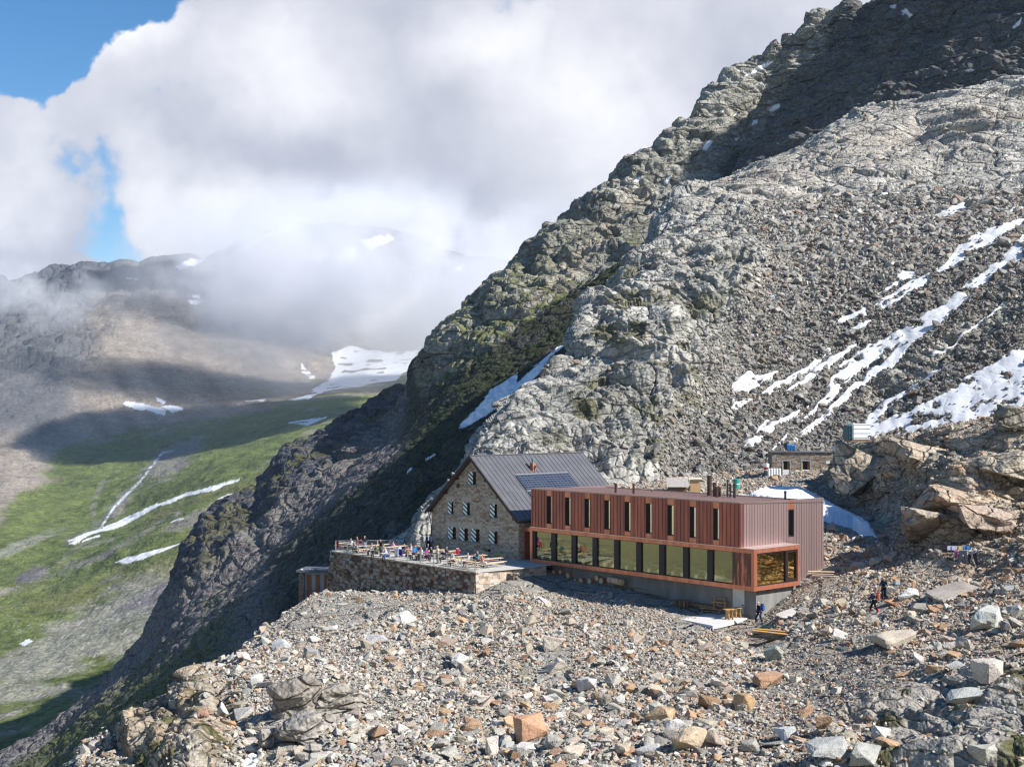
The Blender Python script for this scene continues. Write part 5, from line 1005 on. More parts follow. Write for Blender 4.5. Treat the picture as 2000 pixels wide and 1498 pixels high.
for k in range(2):
    xa_ = xt+k*1.95; xb_ = xa_+1.85; mm = MB(); mm.prism([rp(xa_, ym0, 0.19), rp(xb_, ym0, 0.19), rp(xb_, ym0, 0.25), rp(xa_, ym0, 0.25)], (0, ym1-ym0, 0)); pv = mm.build('solar_panel', M_PV, hs)
    mm = MB()
    for xx in (xa_-0.06, xb_): mm.prism([rp(xx, ym0-0.05, 0.15), rp(xx+0.06, ym0-0.05, 0.15), rp(xx+0.06, ym0-0.05, 0.27), rp(xx, ym0-0.05, 0.27)], (0, ym1-ym0+0.1, 0))
    mm.build('frame', M_STEEL, pv)
q = ray_roof(1041, 918)
ch = MB().box(q.x-0.22, q.x+0.22, q.y-0.22, q.y+0.22, q.z-0.2, q.z+0.75).build('chimney', simple('red_chimney', (0.36, 0.17, 0.12), 0.8, 0, 0.2, 0.3, 6), hs)
MB().tube((q.x, q.y, q.z+0.75), (q.x, q.y, q.z+1.1), 0.13).tube((q.x, q.y, q.z+1.08), (q.x, q.y, q.z+1.2), 0.2).build('cowl', simple('verdigris', (0.16, 0.27, 0.24), 0.6), ch)
q = ray_roof(1045, 922); MB().path([(q.x, q.y, q.z), (q.x, q.y, q.z+0.5), (q.x+0.12, q.y, q.z+0.68), (q.x+0.28, q.y, q.z+0.6)], 0.10, 8).build('vent_pipe', simple('vent_copper', (0.45, 0.22, 0.15), 0.5, 0.4), hs)
# ------------------------------------------------------------------ terrace
te = thing('stone_terrace', 'paved terrace on a high retaining wall of brown squared stones', 'terrace', (T0[0], T0[1], -15.3), ROTB)
TL = fx(T0, 645)
m = MB(); m.prism([(0, 0, 0), (0, -0.45, -4.6), (0, 1.0, -4.6), (0, 1.0, 0)], (TL, 0, 0)); m.build('retaining_wall', M_TERR, te)
M_TEND = masonry('lit_end_masonry', [(0, (0.40, 0.33, 0.26)), (0.5, (0.50, 0.46, 0.40)), (0.8, (0.42, 0.28, 0.18)), (1, (0.58, 0.55, 0.50))], 0.6, 0.35, 0.6)  # sunlight on the end wall put into paler stone colours
m = MB(); m.prism([(0.002, 0.0, -0.002), (0.30, -0.1, -3.6), (0.30, 8.8, -3.0), (0.002, 8.8, -0.002)], (-0.9, 0, 0)); m.build('end_wall', M_TEND, te)
m = MB(); m.prism([(TL, 0, 0), (TL-0.35, -0.3, -4.6), (TL-0.35, 8, -4.6), (TL+1.5, 8, 0)], (0.8, 0, 0)); m.build('end_wall', M_TEND, te)
m = MB(); m.prism([(TL, 0.0, 0.0), (0, 0.0, 0.0), (0.3, 4, 0.0), (0.5, 5.2, 0), (0.3, 10.6, 0.0), (-4.6, 10.6, 0), (-4.6, 9.33, 0), (-18.8, 9.33, 0), (-18.8, 16, 0), (-21.2, 15, 0), (-21.4, 6.8, 0), (TL+0.3, 0.9, 0)], (0, 0, 0.06)); m.build('paving', M_PAVE, te)
m = MB(); rr_ = random.Random(3); x = TL+0.1
while x < -0.2:
    w_ = rr_.uniform(0.5, 1.0); m.obox((min(x+w_/2, -0.3), 0.12, 0.035), (w_-0.03, rr_.uniform(0.42, 0.55), 0.13), (0, 0, rr_.uniform(-0.04, 0.04)), 0.02); x += w_
m.build('coping', M_LINT, te)
def onterr(px, py, h=0.0):
    """terrace-local point that shows at (px, py) at height h above the paving"""
    D = (15.24-h)*F/(py-HY); X = (px-CX)/F*D-T0[0]; Y = D-T0[1]; return X*0.656-Y*0.755, X*0.755+Y*0.656
def twp(x, y, z=0.06): return wpt(T0, x, y, -15.3+z)
# railings
rl = thing('railing', 'galvanised railing with twelve posts along the front edge of the stone terrace', 'railing', (T0[0], T0[1], -15.24), ROTB)
PO = [fx(T0, p, 0.22) for p in (655.6, 677.9, 700.3, 723.4, 747.5, 771.6, 796, 821.7, 847.5, 874, 901, 928.3)]
for x in PO: MB().box(x-0.055, x+0.055, 0.19, 0.25, -0.25, 1.08).build('post', M_STEEL, rl)
MB().box(PO[0], PO[-1], 0.20, 0.24, 1.08, 1.13).build('top_rail', M_STEEL, rl); MB().box(PO[0], PO[-1], 0.205, 0.235, 0.10, 0.14).build('bottom_rail', M_STEEL, rl)
MB().box(PO[0]+0.1, PO[-1]-0.1, 0.21, 0.23, 1.0, 1.02).build('mid_wire', M_STEEL, rl)
A_ = (PO[0], 0.25); B_ = (onterr(779, 1075)[0], onterr(779, 1075)[1])
r2 = thing('railing', 'galvanised side railing with mesh at the far left end of the terrace', 'railing', (T0[0], T0[1], -15.24), ROTB)
for f_k in (0.33, 0.66, 1.0):
    x, y = A_[0]+(B_[0]-A_[0])*f_k, A_[1]+(B_[1]-A_[1])*f_k; MB().box(x-0.05, x+0.05, y-0.05, y+0.05, -0.2, 1.1).build('post', M_STEEL, r2)
for z_ in (1.1, 0.12): MB().tube((A_[0]+0.1, A_[1]+0.1, z_), (B_[0], B_[1], z_), 0.028, n=6).build('rail', M_STEEL, r2)
m = MB()
for k in range(1, 12): m.tube((A_[0]+0.1, A_[1]+0.1, 0.12+k*0.08), (B_[0], B_[1], 0.12+k*0.08), 0.004, n=3)
m.build('wire_mesh', M_STEEL, r2)
# outhouse at the left end
OX, OD = pt(584, 1150, 143.0), 143.0
oh = thing('outhouse', 'small lean-to stone outhouse with three brown plank doors at the left foot of the terrace', 'outhouse', (OX.x, OX.y, -20.3), math.radians(-8))
def ox(px): return (px-584)/F*143*1.01
z_t = 20.3-(1116-HY)/F*143
MB().box(ox(583.5), ox(593.5), 0, 2.6, -2.2, z_t).box(ox(593.5), ox(652), 0.9, 2.6, -1.5, z_t).build('wall', M_SHED, oh)
MB().box(ox(582), ox(652), -0.75, 2.8, z_t, z_t+0.22).build('roof', simple('grey_fascia', (0.10, 0.11, 0.14), 0.6), oh)
m = MB().box(ox(593.6), ox(652), 0.30, 0.38, -0.8, z_t-0.02); m.build('door_surround', M_GREY, oh)
for a, b in ((597.5, 607.5), (615.5, 624.5), (632.5, 642)):
    d = MB(); w_ = (ox(b)-ox(a))/3
    for k in range(3): d.box(ox(a)+k*w_+0.006, ox(a)+(k+1)*w_-0.006, 0.26, 0.30, -0.3, z_t-0.32)
    d = d.build('door', simple('door_plank', (0.30, 0.13, 0.06), 0.6, 0, 0.3, 0.3, 5), oh)
    MB().box(ox(b)-0.12, ox(b)+0.05, 0.2, 0.26, 0.95, 1.0).build('handle', M_DARK, d)
for k, (px_, nm) in enumerate(((589, 'white stone weighing down the left end of the outhouse roof'), (605, 'orange-beige stone second from the left on the outhouse roof'), (617, 'greyish stone third from the left on the outhouse roof'), (641, 'pinkish stone at the right end of the outhouse roof'))):
    tagit(boulder('roof_stone', pt(px_, 1113.4, 142.6), 0.42, (0.56, 0.52, 0.46), 700+k, asp=(1.1, 0.8, 0.5), sub=0, sink=0.1), nm, 'stone')
tr = thing('timber_rack', 'wooden rail on posts in front of the outhouse doors, with a blue tarpaulin', 'rack', (OX.x+0.3, OX.y-1.0, -20.6), math.radians(-8))
MB().box(-0.1, 0.05, 0, 0.1, -1.4, 1.5).box(1.7, 1.8, 0, 0.1, -0.6, 1.1).build('post', simple('red_post', (0.34, 0.15, 0.09), 0.7), tr)
MB().box(0.05, 1.75, -0.02, 0.1, 1.0, 1.12).box(0.05, 1.1, -0.02, 0.1, 0.0, 0.08).build('rail', M_WOODD, tr)
m = MB(); m.obox((0.75, -0.1, -0.2), (1.4, 0.7, 0.25), (0.3, 0.1, 0), 0.08).obox((1.4, 0.1, 0.35), (0.9, 0.5, 0.3), (0.2, -0.25, 0), 0.1)
tagit(m.build('tarpaulin', simple('blue_tarp', (0.03, 0.14, 0.55), 0.45), None), 'crumpled blue tarpaulin lying by the outhouse doors', 'tarpaulin').location = tr.location
# ------------------------------------------------------------------ people
SKIN = simple('skin', (0.52, 0.32, 0.23), 0.6, 0, 0.3, 0.05)
_mc = {}
def cloth(c, nm='cloth'):
    k = tuple(round(v, 3) for v in c)
    if k not in _mc: _mc[k] = simple(nm, c, 0.85, 0, 0.15, 0.14, 9)
    return _mc[k]
def skin_mesh(name, nodes, edges, mat, parent=None, grow=0.0, sub=1):
    ids = list(nodes); ix = {k: i for i, k in enumerate(ids)}; me = bpy.data.meshes.new(name)
    me.from_pydata([nodes[k][0] for k in ids], [(ix[a], ix[b]) for a, b in edges], []); me.materials.append(mat)
    o = bpy.data.objects.new(name, me); sc.collection.objects.link(o); o.modifiers.new('skin', 'SKIN')
    for i, k in enumerate(ids):
        r = nodes[k][1]+grow; me.skin_vertices[0].data[i].radius = (r*nodes[k][2] if len(nodes[k]) > 2 else r, r)
    me.skin_vertices[0].data[0].use_root = True
    s = o.modifiers.new('smooth', 'SUBSURF'); s.levels = sub; s.render_levels = sub
    if parent: o.parent = parent
    return o
EYEM = None
def person(label, loc, rot, pose='stand', shirt=(0.1, 0.1, 0.12), trousers=(0.05, 0.06, 0.1), hair=(0.06, 0.04, 0.03), hat=None, sleeves=False, shorts=False, lean=0.0, scale=1.0, arms=None, turn=0.0, gaiters=None):
    global EYEM
    n = {}; V = Vector
    hip = 0.95 if pose != 'sit' else 0.53; s, c = math.sin(lean), math.cos(lean)
    def up(x, y, z): return V((x, y*c+z*s, hip+z*c-y*s))
    n['pelvis'] = (V((0, 0, hip)), 0.125, 1.15); n['waist'] = (up(0, 0.01, 0.18), 0.11, 1.15); n['chest'] = (up(0, 0.0, 0.40), 0.125, 1.3); n['neckb'] = (up(0, -0.01, 0.54), 0.06)
    n['neck'] = (up(0, 0.01, 0.60), 0.05); n['chin'] = (up(0, 0.05, 0.66), 0.062); n['head'] = (up(0, 0.025, 0.73), 0.092); n['crown'] = (up(0, 0.01, 0.79), 0.07)
    n['nose'] = (up(0, 0.135, 0.705), 0.013)
    e = [('pelvis', 'waist'), ('waist', 'chest'), ('chest', 'neckb'), ('neckb', 'neck'), ('neck', 'chin'), ('chin', 'head'), ('head', 'crown'), ('head', 'nose')]
    for sd, q in ((-1, 'l'), (1, 'r')):
        n['ear'+q] = (up(sd*0.093, 0.01, 0.715), 0.014); e.append(('head', 'ear'+q))
        if pose == 'sit': kn, an = V((sd*0.13, 0.43, 0.50)), V((sd*0.13, 0.40+0.06*sd, 0.09))
        elif pose == 'walk': kn, an = V((sd*0.1, 0.10+0.14*sd, 0.51)), V((sd*0.1, 0.02+0.26*sd, 0.10))
        else: kn, an = V((sd*0.105, 0.03, 0.50)), V((sd*0.12, -0.02, 0.09))
        n['hip'+q] = (V((sd*0.095, 0, hip-0.05)), 0.088); n['knee'+q] = (kn, 0.058); n['ank'+q] = (an, 0.042); n['toe'+q] = (an+V((sd*0.02, 0.15, -0.05)), 0.036)
        e += [('pelvis', 'hip'+q), ('hip'+q, 'knee'+q), ('knee'+q, 'ank'+q), ('ank'+q, 'toe'+q)]
        sh = up(sd*0.185, 0, 0.475); a = (arms or {}).get(q)
        if a == 'up': el, wr = sh+V((sd*0.12, 0.16, -0.12)), sh+V((sd*0.02, 0.20, 0.16))
        elif a == 'pole': el, wr = sh+V((sd*0.06, 0.05, -0.27)), sh+V((sd*0.08, 0.28, -0.34))
        elif pose == 'sit': el, wr = sh+V((sd*0.05, 0.12, -0.25)), sh+V((-sd*0.04, 0.36, -0.24))
        else: el, wr = sh+V((sd*0.05, -0.03, -0.28)), sh+V((sd*0.05, 0.08, -0.52))
        d = (wr-el).normalized()
        n['sh'+q] = (sh, 0.06); n['el'+q] = (el, 0.042); n['wr'+q] = (wr, 0.028); n['palm'+q] = (wr+d*0.075, 0.030, 1.2)
        e += [('chest', 'sh'+q), ('sh'+q, 'el'+q), ('el'+q, 'wr'+q), ('wr'+q, 'palm'+q)]
        side = V((1, 0, 0)) if abs(d.x) < 0.7 else V((0, 1, 0)); pr = d.cross(side).normalized(); sw = d.cross(pr).normalized()
        for i, ln in enumerate((0.066, 0.078, 0.072, 0.056)):
            b = wr+d*0.12+sw*(i-1.5)*0.021; n[f'f{i}{q}'] = (b, 0.0095); n[f'g{i}{q}'] = (b+d*ln*0.75+pr*ln*0.45, 0.008); e += [('palm'+q, f'f{i}{q}'), (f'f{i}{q}', f'g{i}{q}')]
        n['th'+q] = (wr+d*0.06-sw*0.055*sd+pr*0.02, 0.011); e.append(('palm'+q, 'th'+q))
    body = skin_mesh('person', n, e, SKIN); tagit(body, label, 'person')
    body.location = loc; body.rotation_euler = (0, 0, rot); body.scale = (scale,)*3
    def sub(keys, gr): return {k: (n[k][0], n[k][1]+gr)+tuple(n[k][2:]) for k in keys}, [(a, b) for a, b in e if a in keys and b in keys]
    ks = ['chest', 'waist', 'pelvis', 'neckb', 'shl', 'shr', 'ell', 'elr']+(['wrl', 'wrr'] if not sleeves else [])
    N_, E_ = sub(ks, 0.022); skin_mesh('shirt', N_, E_, cloth(shirt), body)
    ks = ['pelvis', 'hipl', 'hipr', 'kneel', 'kneer']+([] if shorts else ['ankl', 'ankr'])
    N_, E_ = sub(ks, 0.026); skin_mesh('trousers', N_, E_, cloth(trousers), body)
    for q in 'lr':
        N_, E_ = sub(['ank'+q, 'toe'+q], 0.014); skin_mesh('shoe', N_, E_, cloth((0.05, 0.04, 0.035)), body, sub=1)
        if gaiters: skin_mesh('gaiter', {'a': (n['ank'+q][0]+Vector((0, 0, 0.24)), 0.082), 'b': (n['ank'+q][0], 0.075)}, [('a', 'b')], cloth(gaiters), body)
    N_ = {'a': (n['head'][0]+(n['crown'][0]-n['head'][0])*0.5+up(0, -0.028, 0)-up(0, 0, 0), 0.098), 'b': (n['crown'][0]+up(0, -0.02, 0.012)-up(0, 0, 0), 0.07)}
    skin_mesh('hair' if not hat else 'cap', N_, [('a', 'b')], cloth(hat or hair), body)
    if EYEM is None:
        mb = MB().ball((0, 0, 0), 0.012, 6); eo = mb.build('eye', cloth((0.03, 0.02, 0.02))); EYEM = eo.data; bpy.data.objects.remove(eo)
    for sd in (-1, 1):
        eo = bpy.data.objects.new('eye', EYEM); sc.collection.objects.link(eo); eo.parent = body; eo.location = n['head'][0]+up(sd*0.034, 0.088, -0.002)-up(0, 0, 0)
    return body
TROT = ROTB
PPL = [ # px, py of head top, pose, facing (deg, 0 = to the right along the facade frame's x... world yaw), shirt, trousers, extras, label
 (686,1052,'sit',200,(0.72,0.70,0.70),(0.03,0.03,0.04),{},'seated person in white shirt and dark trousers near the left corner of the terrace'),
 (698,1048.5,'stand',160,(0.16,0.05,0.08),(0.30,0.24,0.20),{},'standing person in maroon vest bending over the leftmost table',),
 (705.5,1054,'sit',180,(0.30,0.09,0.07),(0.05,0.05,0.06),{},'seated person in brick-red shirt half hidden behind the man in the navy shirt'),
 (712.5,1046.5,'stand',100,(0.012,0.016,0.035),(0.10,0.19,0.38),{'sleeves':True},'standing person in navy T-shirt and light blue jeans on the left of the terrace'),
 (743.8,1054,'stand',190,(0.022,0.016,0.02),(0.16,0.13,0.11),{},'standing person in black jacket behind the fifth railing post'),
 (727,1061,'sit',170,(0.62,0.50,0.50),(0.1,0.1,0.12),{},'seated dark-haired person in pale top behind the jeans wearer'),
 (763,1052.5,'sit',180,(0.75,0.42,0.38),(0.3,0.3,0.3),{'scale':0.85,'sleeves':True},'child in white and red top at the farthest table before the side railing'),
 (767.5,1058,'sit',20,(0.75,0.42,0.55),(0.3,0.2,0.3),{'scale':0.85},'child in pink top next to the child in white and red'),
 (757,1068.5,'sit',190,(0.70,0.68,0.70),(0.05,0.10,0.24),{'lean':0.5},'seated person in white shirt and blue jeans bending forward behind the railing'),
 (780.5,1064.5,'sit',120,(0.42,0.55,0.70),(0.08,0.08,0.1),{},'seated person in light blue shirt above the purple cloth'),
 (790,1063,'sit',200,(0.085,0.08,0.09),(0.05,0.05,0.06),{'hair':(0.3,0.26,0.24)},'seated person in dark grey sweater with grey hair in mid terrace'),
 (803,1062,'sit',180,(0.66,0.46,0.42),(0.2,0.2,0.2),{},'seated person in pinkish shirt left of the bright blue T-shirt'),
 (808.5,1065.5,'sit',290,(0.015,0.20,0.62),(0.05,0.05,0.07),{'sleeves':True,'lean':0.25},'seated person in bright blue T-shirt leaning to the table'),
 (815.5,1064,'sit',290,(0.012,0.012,0.016),(0.03,0.03,0.04),{},'seated person all in black next to the bright blue T-shirt'),
 (824.3,1044,'stand',200,(0.22,0.25,0.33),(0.62,0.58,0.55),{'sleeves':True,'shorts':True,'arms':{'l':'pole','r':'pole'}},'standing person in grey-blue T-shirt and pale shorts by the house corner'),
 (834,1044,'stand',170,(0.01,0.03,0.16),(0.012,0.015,0.03),{},'standing person in deep blue jacket in the shade of the house corner'),
 (840.5,1043.5,'stand',200,(0.40,0.48,0.58),(0.03,0.03,0.05),{},'standing person in light blue top closest to the house corner'),
 (833,1070.5,'sit',300,(0.28,0.03,0.22),(0.05,0.04,0.06),{'sleeves':True},'seated person in magenta T-shirt seen from behind'),
 (843,1068.8,'sit',180,(0.02,0.022,0.04),(0.05,0.05,0.06),{},'seated person in navy top left of the white-capped man'),
 (855,1066.5,'stand',190,(0.42,0.47,0.42),(0.22,0.22,0.17),{'hat':(0.82,0.82,0.80),'sleeves':True,'arms':{'l':'up','r':'up'}},'standing person in pale green T-shirt and white cap with hands raised to the face'),
 (866.2,1074,'sit',190,(0.018,0.022,0.045),(0.05,0.05,0.06),{'hat':(0.5,0.5,0.52),'arms':{'r':'up'},'sleeves':True},'seated person in navy top and grey cap resting the head on a hand'),
 (914.5,1081,'sit',190,(0.62,0.60,0.60),(0.1,0.1,0.1),{'hat':(0.75,0.72,0.70)},'seated white-haired person in black and white checked shirt near the right corner'),
 (926.8,1081.5,'sit',20,(0.05,0.055,0.11),(0.06,0.05,0.06),{},'seated person in slate blue shirt seen from behind near the right corner'),
 (941.5,1082,'sit',330,(0.42,0.16,0.12),(0.5,0.42,0.4),{'hair':(0.22,0.1,0.05),'sleeves':True},'seated person in red top with bare arms, last on the right of the terrace'),
 (692,1058,'sit',20,(0.35,0.36,0.40),(0.05,0.05,0.06),{},'seated person in grey top opposite the one in white near the left corner'),
 (735,1064,'sit',190,(0.10,0.16,0.10),(0.06,0.06,0.06),{},'seated person in dark green top left of the black-jacketed person'),
 (749,1063,'sit',20,(0.60,0.58,0.30),(0.05,0.05,0.06),{},'seated person in yellowish top right of the black-jacketed person'),
 (796,1069,'sit',10,(0.60,0.22,0.14),(0.05,0.05,0.06),{},'seated person in orange-red top beside the grey-haired one'),
 (823,1069,'sit',195,(0.55,0.56,0.60),(0.06,0.06,0.08),{},'seated person in pale grey top left of the magenta T-shirt'),
 (872,1068,'sit',15,(0.10,0.10,0.13),(0.05,0.05,0.06),{},'seated person in charcoal top behind the one in the grey cap'),
 (884,1080,'sit',200,(0.60,0.57,0.52),(0.08,0.07,0.06),{},'seated person in cream shirt left of the red rucksack'),
 (933,1077,'sit',200,(0.06,0.20,0.24),(0.05,0.05,0.06),{},'seated person in teal top behind the slate blue shirt'),
]
for px_, py_, pose, yaw, sh_, tr_, ex_, lab in PPL:
    k_ = ex_.get('scale', 1.0); hh = (1.76 if pose == 'stand' else 1.34)*k_
    x, y = onterr(px_, py_, hh-0.06); person(lab, twp(x, y), TROT+math.radians(yaw-20), pose, sh_, tr_, **ex_)
# ------------------------------------------------------------------ beer-garden furniture
def make_table(label):
    t = thing('beer_table', label, 'table'); MB().box(-1.1, 1.1, -0.25, 0.25, 0.72, 0.755).build('tabletop', M_WOOD, t)
    for sx in (-0.8, 0.8):
        MB().tube((sx, -0.2, 0), (sx, -0.16, 0.72), 0.018, n=6).tube((sx, 0.2, 0), (sx, 0.16, 0.72), 0.018, n=6).tube((sx, -0.18, 0.3), (sx, 0.18, 0.3), 0.014, n=6).build('leg_frame', M_STEEL, t)
    return t
def make_bench(label):
    t = thing('beer_bench', label, 'bench'); MB().box(-1.1, 1.1, -0.13, 0.13, 0.44, 0.475).build('seat', M_WOOD, t)
    for sx in (-0.85, 0.85):
        MB().tube((sx, -0.12, 0), (sx, -0.08, 0.44), 0.016, n=6).tube((sx, 0.12, 0), (sx, 0.08, 0.44), 0.016, n=6).tube((sx, -0.1, 0.22), (sx, 0.1, 0.22), 0.012, n=6).build('leg_frame', M_STEEL, t)
    return t
TB = [(676.5,1059,'n','leftmost beer table by the left railing corner'),(700,1066,'n','beer table beside the person in light blue jeans'),(726,1064.5,'n','beer table behind the dark-haired seated person'),(757.5,1062,'n','farthest beer table, with the two children'),
 (769,1067,'n','beer table behind the white-shirted person bending forward'),(791,1065,'n','beer table in front of the grey-haired person'),(812,1059,'n','beer table near the standing group by the house'),(831,1078,'n','beer table at the back of the magenta T-shirt'),
 (852,1074,'n','beer table behind the white-capped standing person'),(880,1075.5,'n','beer table with the red rucksack at its end'),(944.5,1076.5,'e','beer table carrying the dark duffel bag'),(932,1084.5,'n','beer table behind the person in slate blue shirt'),
 (900,1086,'n','long beer table mid-way in the right terrace half'),(963,1090,'n','beer table at the right end of the terrace'),(888,1090.5,'e','beer table between the ninth and tenth railing posts'),(918,1096,'e','beer table in front of the checked shirt')]
ta = make_table(''); be = make_bench(''); ft = True; fb = True; used_b = []
for i, (px_, py_, o_, lab) in enumerate(TB):
    x, y = onterr(px_, py_, 0.755); rot = TROT+(math.pi/2 if o_ == 'n' else 0)+random.Random(i).uniform(-0.05, 0.05)
    t = ta if ft else copy_thing(ta, (0, 0, 0), 0); ft = False; t['label'] = lab; t['group'] = 'beer tables on the terrace'; t.location = twp(x, y); t.rotation_euler = (0, 0, rot)
    for sd in (-1, 1):
        bx, by = (x+sd*0.62, y) if o_ == 'n' else (x, y+sd*0.62)
        if by < 0.55 or by > 13 or (bx > 1.6) or any(math.hypot(bx-a, by-b) < 0.55 for a, b in used_b): continue
        used_b.append((bx, by)); b = be if fb else copy_thing(be, (0, 0, 0), 0); fb = False
        b['label'] = ('left bench at the ' if (sd < 0) == (o_ == 'n') else 'right bench at the ' if o_ == 'n' else 'back bench at the ' if sd > 0 else 'front bench at the ')+lab; b['group'] = 'benches on the terrace'
        b.location = twp(bx, by); b.rotation_euler = (0, 0, rot)
for i, (px_, py_, lab) in enumerate(((966,1099,'bare bench at the right rear edge of the terrace, half in the shade'),(976,1083,'shaded bench along the house wall right of the duffel bag table'),(921,1104,'short bench by the last railing post'))):
    x, y = onterr(px_, py_, 0.47); b = copy_thing(be, twp(x, y), TROT+(0 if i else math.pi/2), lab, 'benches on the terrace')
def backpack(label, loc, rot, col, col2=(0.05, 0.05, 0.06), s=1.0, name='backpack'):
    t = thing(name, label, 'backpack', loc, rot)
    MB().box(-0.17*s, 0.17*s, -0.12*s, 0.12*s, 0, 0.52*s, 0.06*s).build('bag', cloth(col), t)
    MB().box(-0.15*s, 0.15*s, -0.11*s, 0.13*s, 0.50*s, 0.60*s, 0.04*s).build('lid', cloth(col2), t)
    MB().box(-0.12*s, 0.12*s, 0.12*s, 0.18*s, 0.06*s, 0.30*s, 0.03*s).build('pocket', cloth(col2), t)
    for sx in (-0.09, 0.09): MB().path([(sx*s, -0.12*s, 0.48*s), (sx*s, -0.19*s, 0.36*s), (sx*s, -0.18*s, 0.16*s), (sx*s, -0.12*s, 0.05*s)], 0.018*s, 5).build('strap', cloth((0.04, 0.04, 0.05)), t)
    return t
x, y = onterr(893.5, 1082, 0.76); backpack('red rucksack standing at the end of a beer table', twp(x, y, 0.06+0.76), TROT+1.0, (0.62, 0.03, 0.05), (0.35, 0.36, 0.40))
x, y = onterr(943, 1107, 0.0); backpack('black and white rucksack on the paving by the last railing post', twp(x, y), TROT-0.5, (0.05, 0.055, 0.07), (0.60, 0.62, 0.66), 1.1)
x, y = onterr(952.5, 1077.5, 0.76); dg = thing('duffel_bag', 'dark duffel bag with yellow straps lying on a beer table', 'bag', twp(x, y, 0.82), TROT)
MB().tube((-0.3, 0, 0.15), (0.3, 0, 0.15), 0.155, n=12).build('bag', cloth((0.03, 0.03, 0.035)), dg)
for sx in (-0.14, 0.14): MB().tube((sx-0.02, 0, 0.15), (sx+0.02, 0, 0.15), 0.16, n=12).build('strap', cloth((0.55, 0.50, 0.05)), dg)
def hung_cloth(name, label, px, w, z0, z1, col, f=0.22):
    x = fx(T0, px, f); bm = bmesh.new(); m = MB(); n = 6; pts = [(x-w/2+w*i/n, f+0.03*math.sin(i*2.1)) for i in range(n+1)]
    for sgn in (-1, 1):
        for (a, b), (c, d) in zip(pts, pts[1:]): m.prism([(a, b+sgn*0.04, z0), (c, d+sgn*0.04, z0), (c, f+sgn*0.02, z1), (a, f+sgn*0.02, z1)], (0, sgn*0.012, 0))
    bm.free(); o = m.build(name, cloth(col)); o.location = (T0[0], T0[1], -15.24); o.rotation_euler = (0, 0, ROTB); tagit(o, label, 'cloth'); return o
hung_cloth('hanging_cloth', 'dark red jacket hung over the left corner of the railing', 659.5, 0.26, 0.35, 1.15, (0.30, 0.03, 0.03))
hung_cloth('hanging_cloth', 'pale lavender cloth over the railing by the person bending forward', 758.5, 0.5, 0.55, 1.15, (0.58, 0.58, 0.76))
hung_cloth('hanging_cloth', 'white cloth over the railing left of the purple one', 775.5, 0.36, 0.45, 1.15, (0.66, 0.66, 0.80))
hung_cloth('hanging_cloth', 'deep purple cloth over the railing in mid terrace', 782.3, 0.38, 0.52, 1.15, (0.06, 0.02, 0.28))
# ------------------------------------------------------------------ hikers on the slope
def gp_at(px, py):
    p = L1.at(px, py); return p
h1 = gp_at(1483, 1217); p1_ = person('hiker in dark clothes and white cap walking left past the corner of the copper building', h1, math.radians(115), 'walk', (0.015, 0.018, 0.04), (0.012, 0.018, 0.06), hat=(0.80, 0.82, 0.86), lean=0.12)
backpack('blue rucksack on the back of the hiker by the copper building', h1+Vector((0.26, 0.06, 1.02)), math.radians(115), (0.02, 0.10, 0.45), (0.03, 0.03, 0.05), 0.95)
h2 = gp_at(1708, 1197); person('hiker with red gaiters bending forward, lower of the two on the right slope', h2, math.radians(80), 'walk', (0.014, 0.018, 0.045), (0.015, 0.015, 0.02), hair=(0.04, 0.03, 0.03), lean=0.42, gaiters=(0.60, 0.03, 0.03), arms={'l': 'pole', 'r': 'pole'})
backpack('orange-red rucksack on the back of the lower hiker', h2+Vector((0.28, -0.04, 0.98)), math.radians(80), (0.62, 0.13, 0.07), (0.35, 0.07, 0.05), 0.95)
h3 = gp_at(1726, 1172); person('hiker in dark jacket and blue cap, upper of the two on the right slope', h3, math.radians(165), 'walk', (0.012, 0.016, 0.04), (0.012, 0.012, 0.016), hat=(0.03, 0.12, 0.24), lean=0.1, arms={'l': 'pole', 'r': 'pole'})
backpack('dark navy rucksack on the back of the upper hiker', h3+Vector((0.07, 0.26, 0.98)), math.radians(165), (0.02, 0.025, 0.06), (0.04, 0.05, 0.1), 0.9)
for base, dx, lab in ((h2, -0.5, 'thin trekking pole planted in front of the lower hiker'), (h3, -0.42, 'thin trekking pole left of the upper hiker'), (h3, 0.45, 'thin trekking pole right of the upper hiker')):
    pl = thing('trekking_pole', lab, 'pole', base+Vector((dx, -0.25, -0.1)), 0)
    MB().tube((0, 0, 0), (0.05, 0.08, 1.15), 0.012, n=6).build('shaft', M_STEEL, pl); MB().tube((0.05, 0.08, 1.08), (0.055, 0.09, 1.25), 0.02, n=6).build('grip', cloth((0.02, 0.02, 0.02)), pl)
# ------------------------------------------------------------------ things round the buildings
def loc_b(px, py, b, dz=0.0):      # point of the ground line along the building front, local y = b
    p = L1.at(px, py); return p+Vector((0, 0, dz))
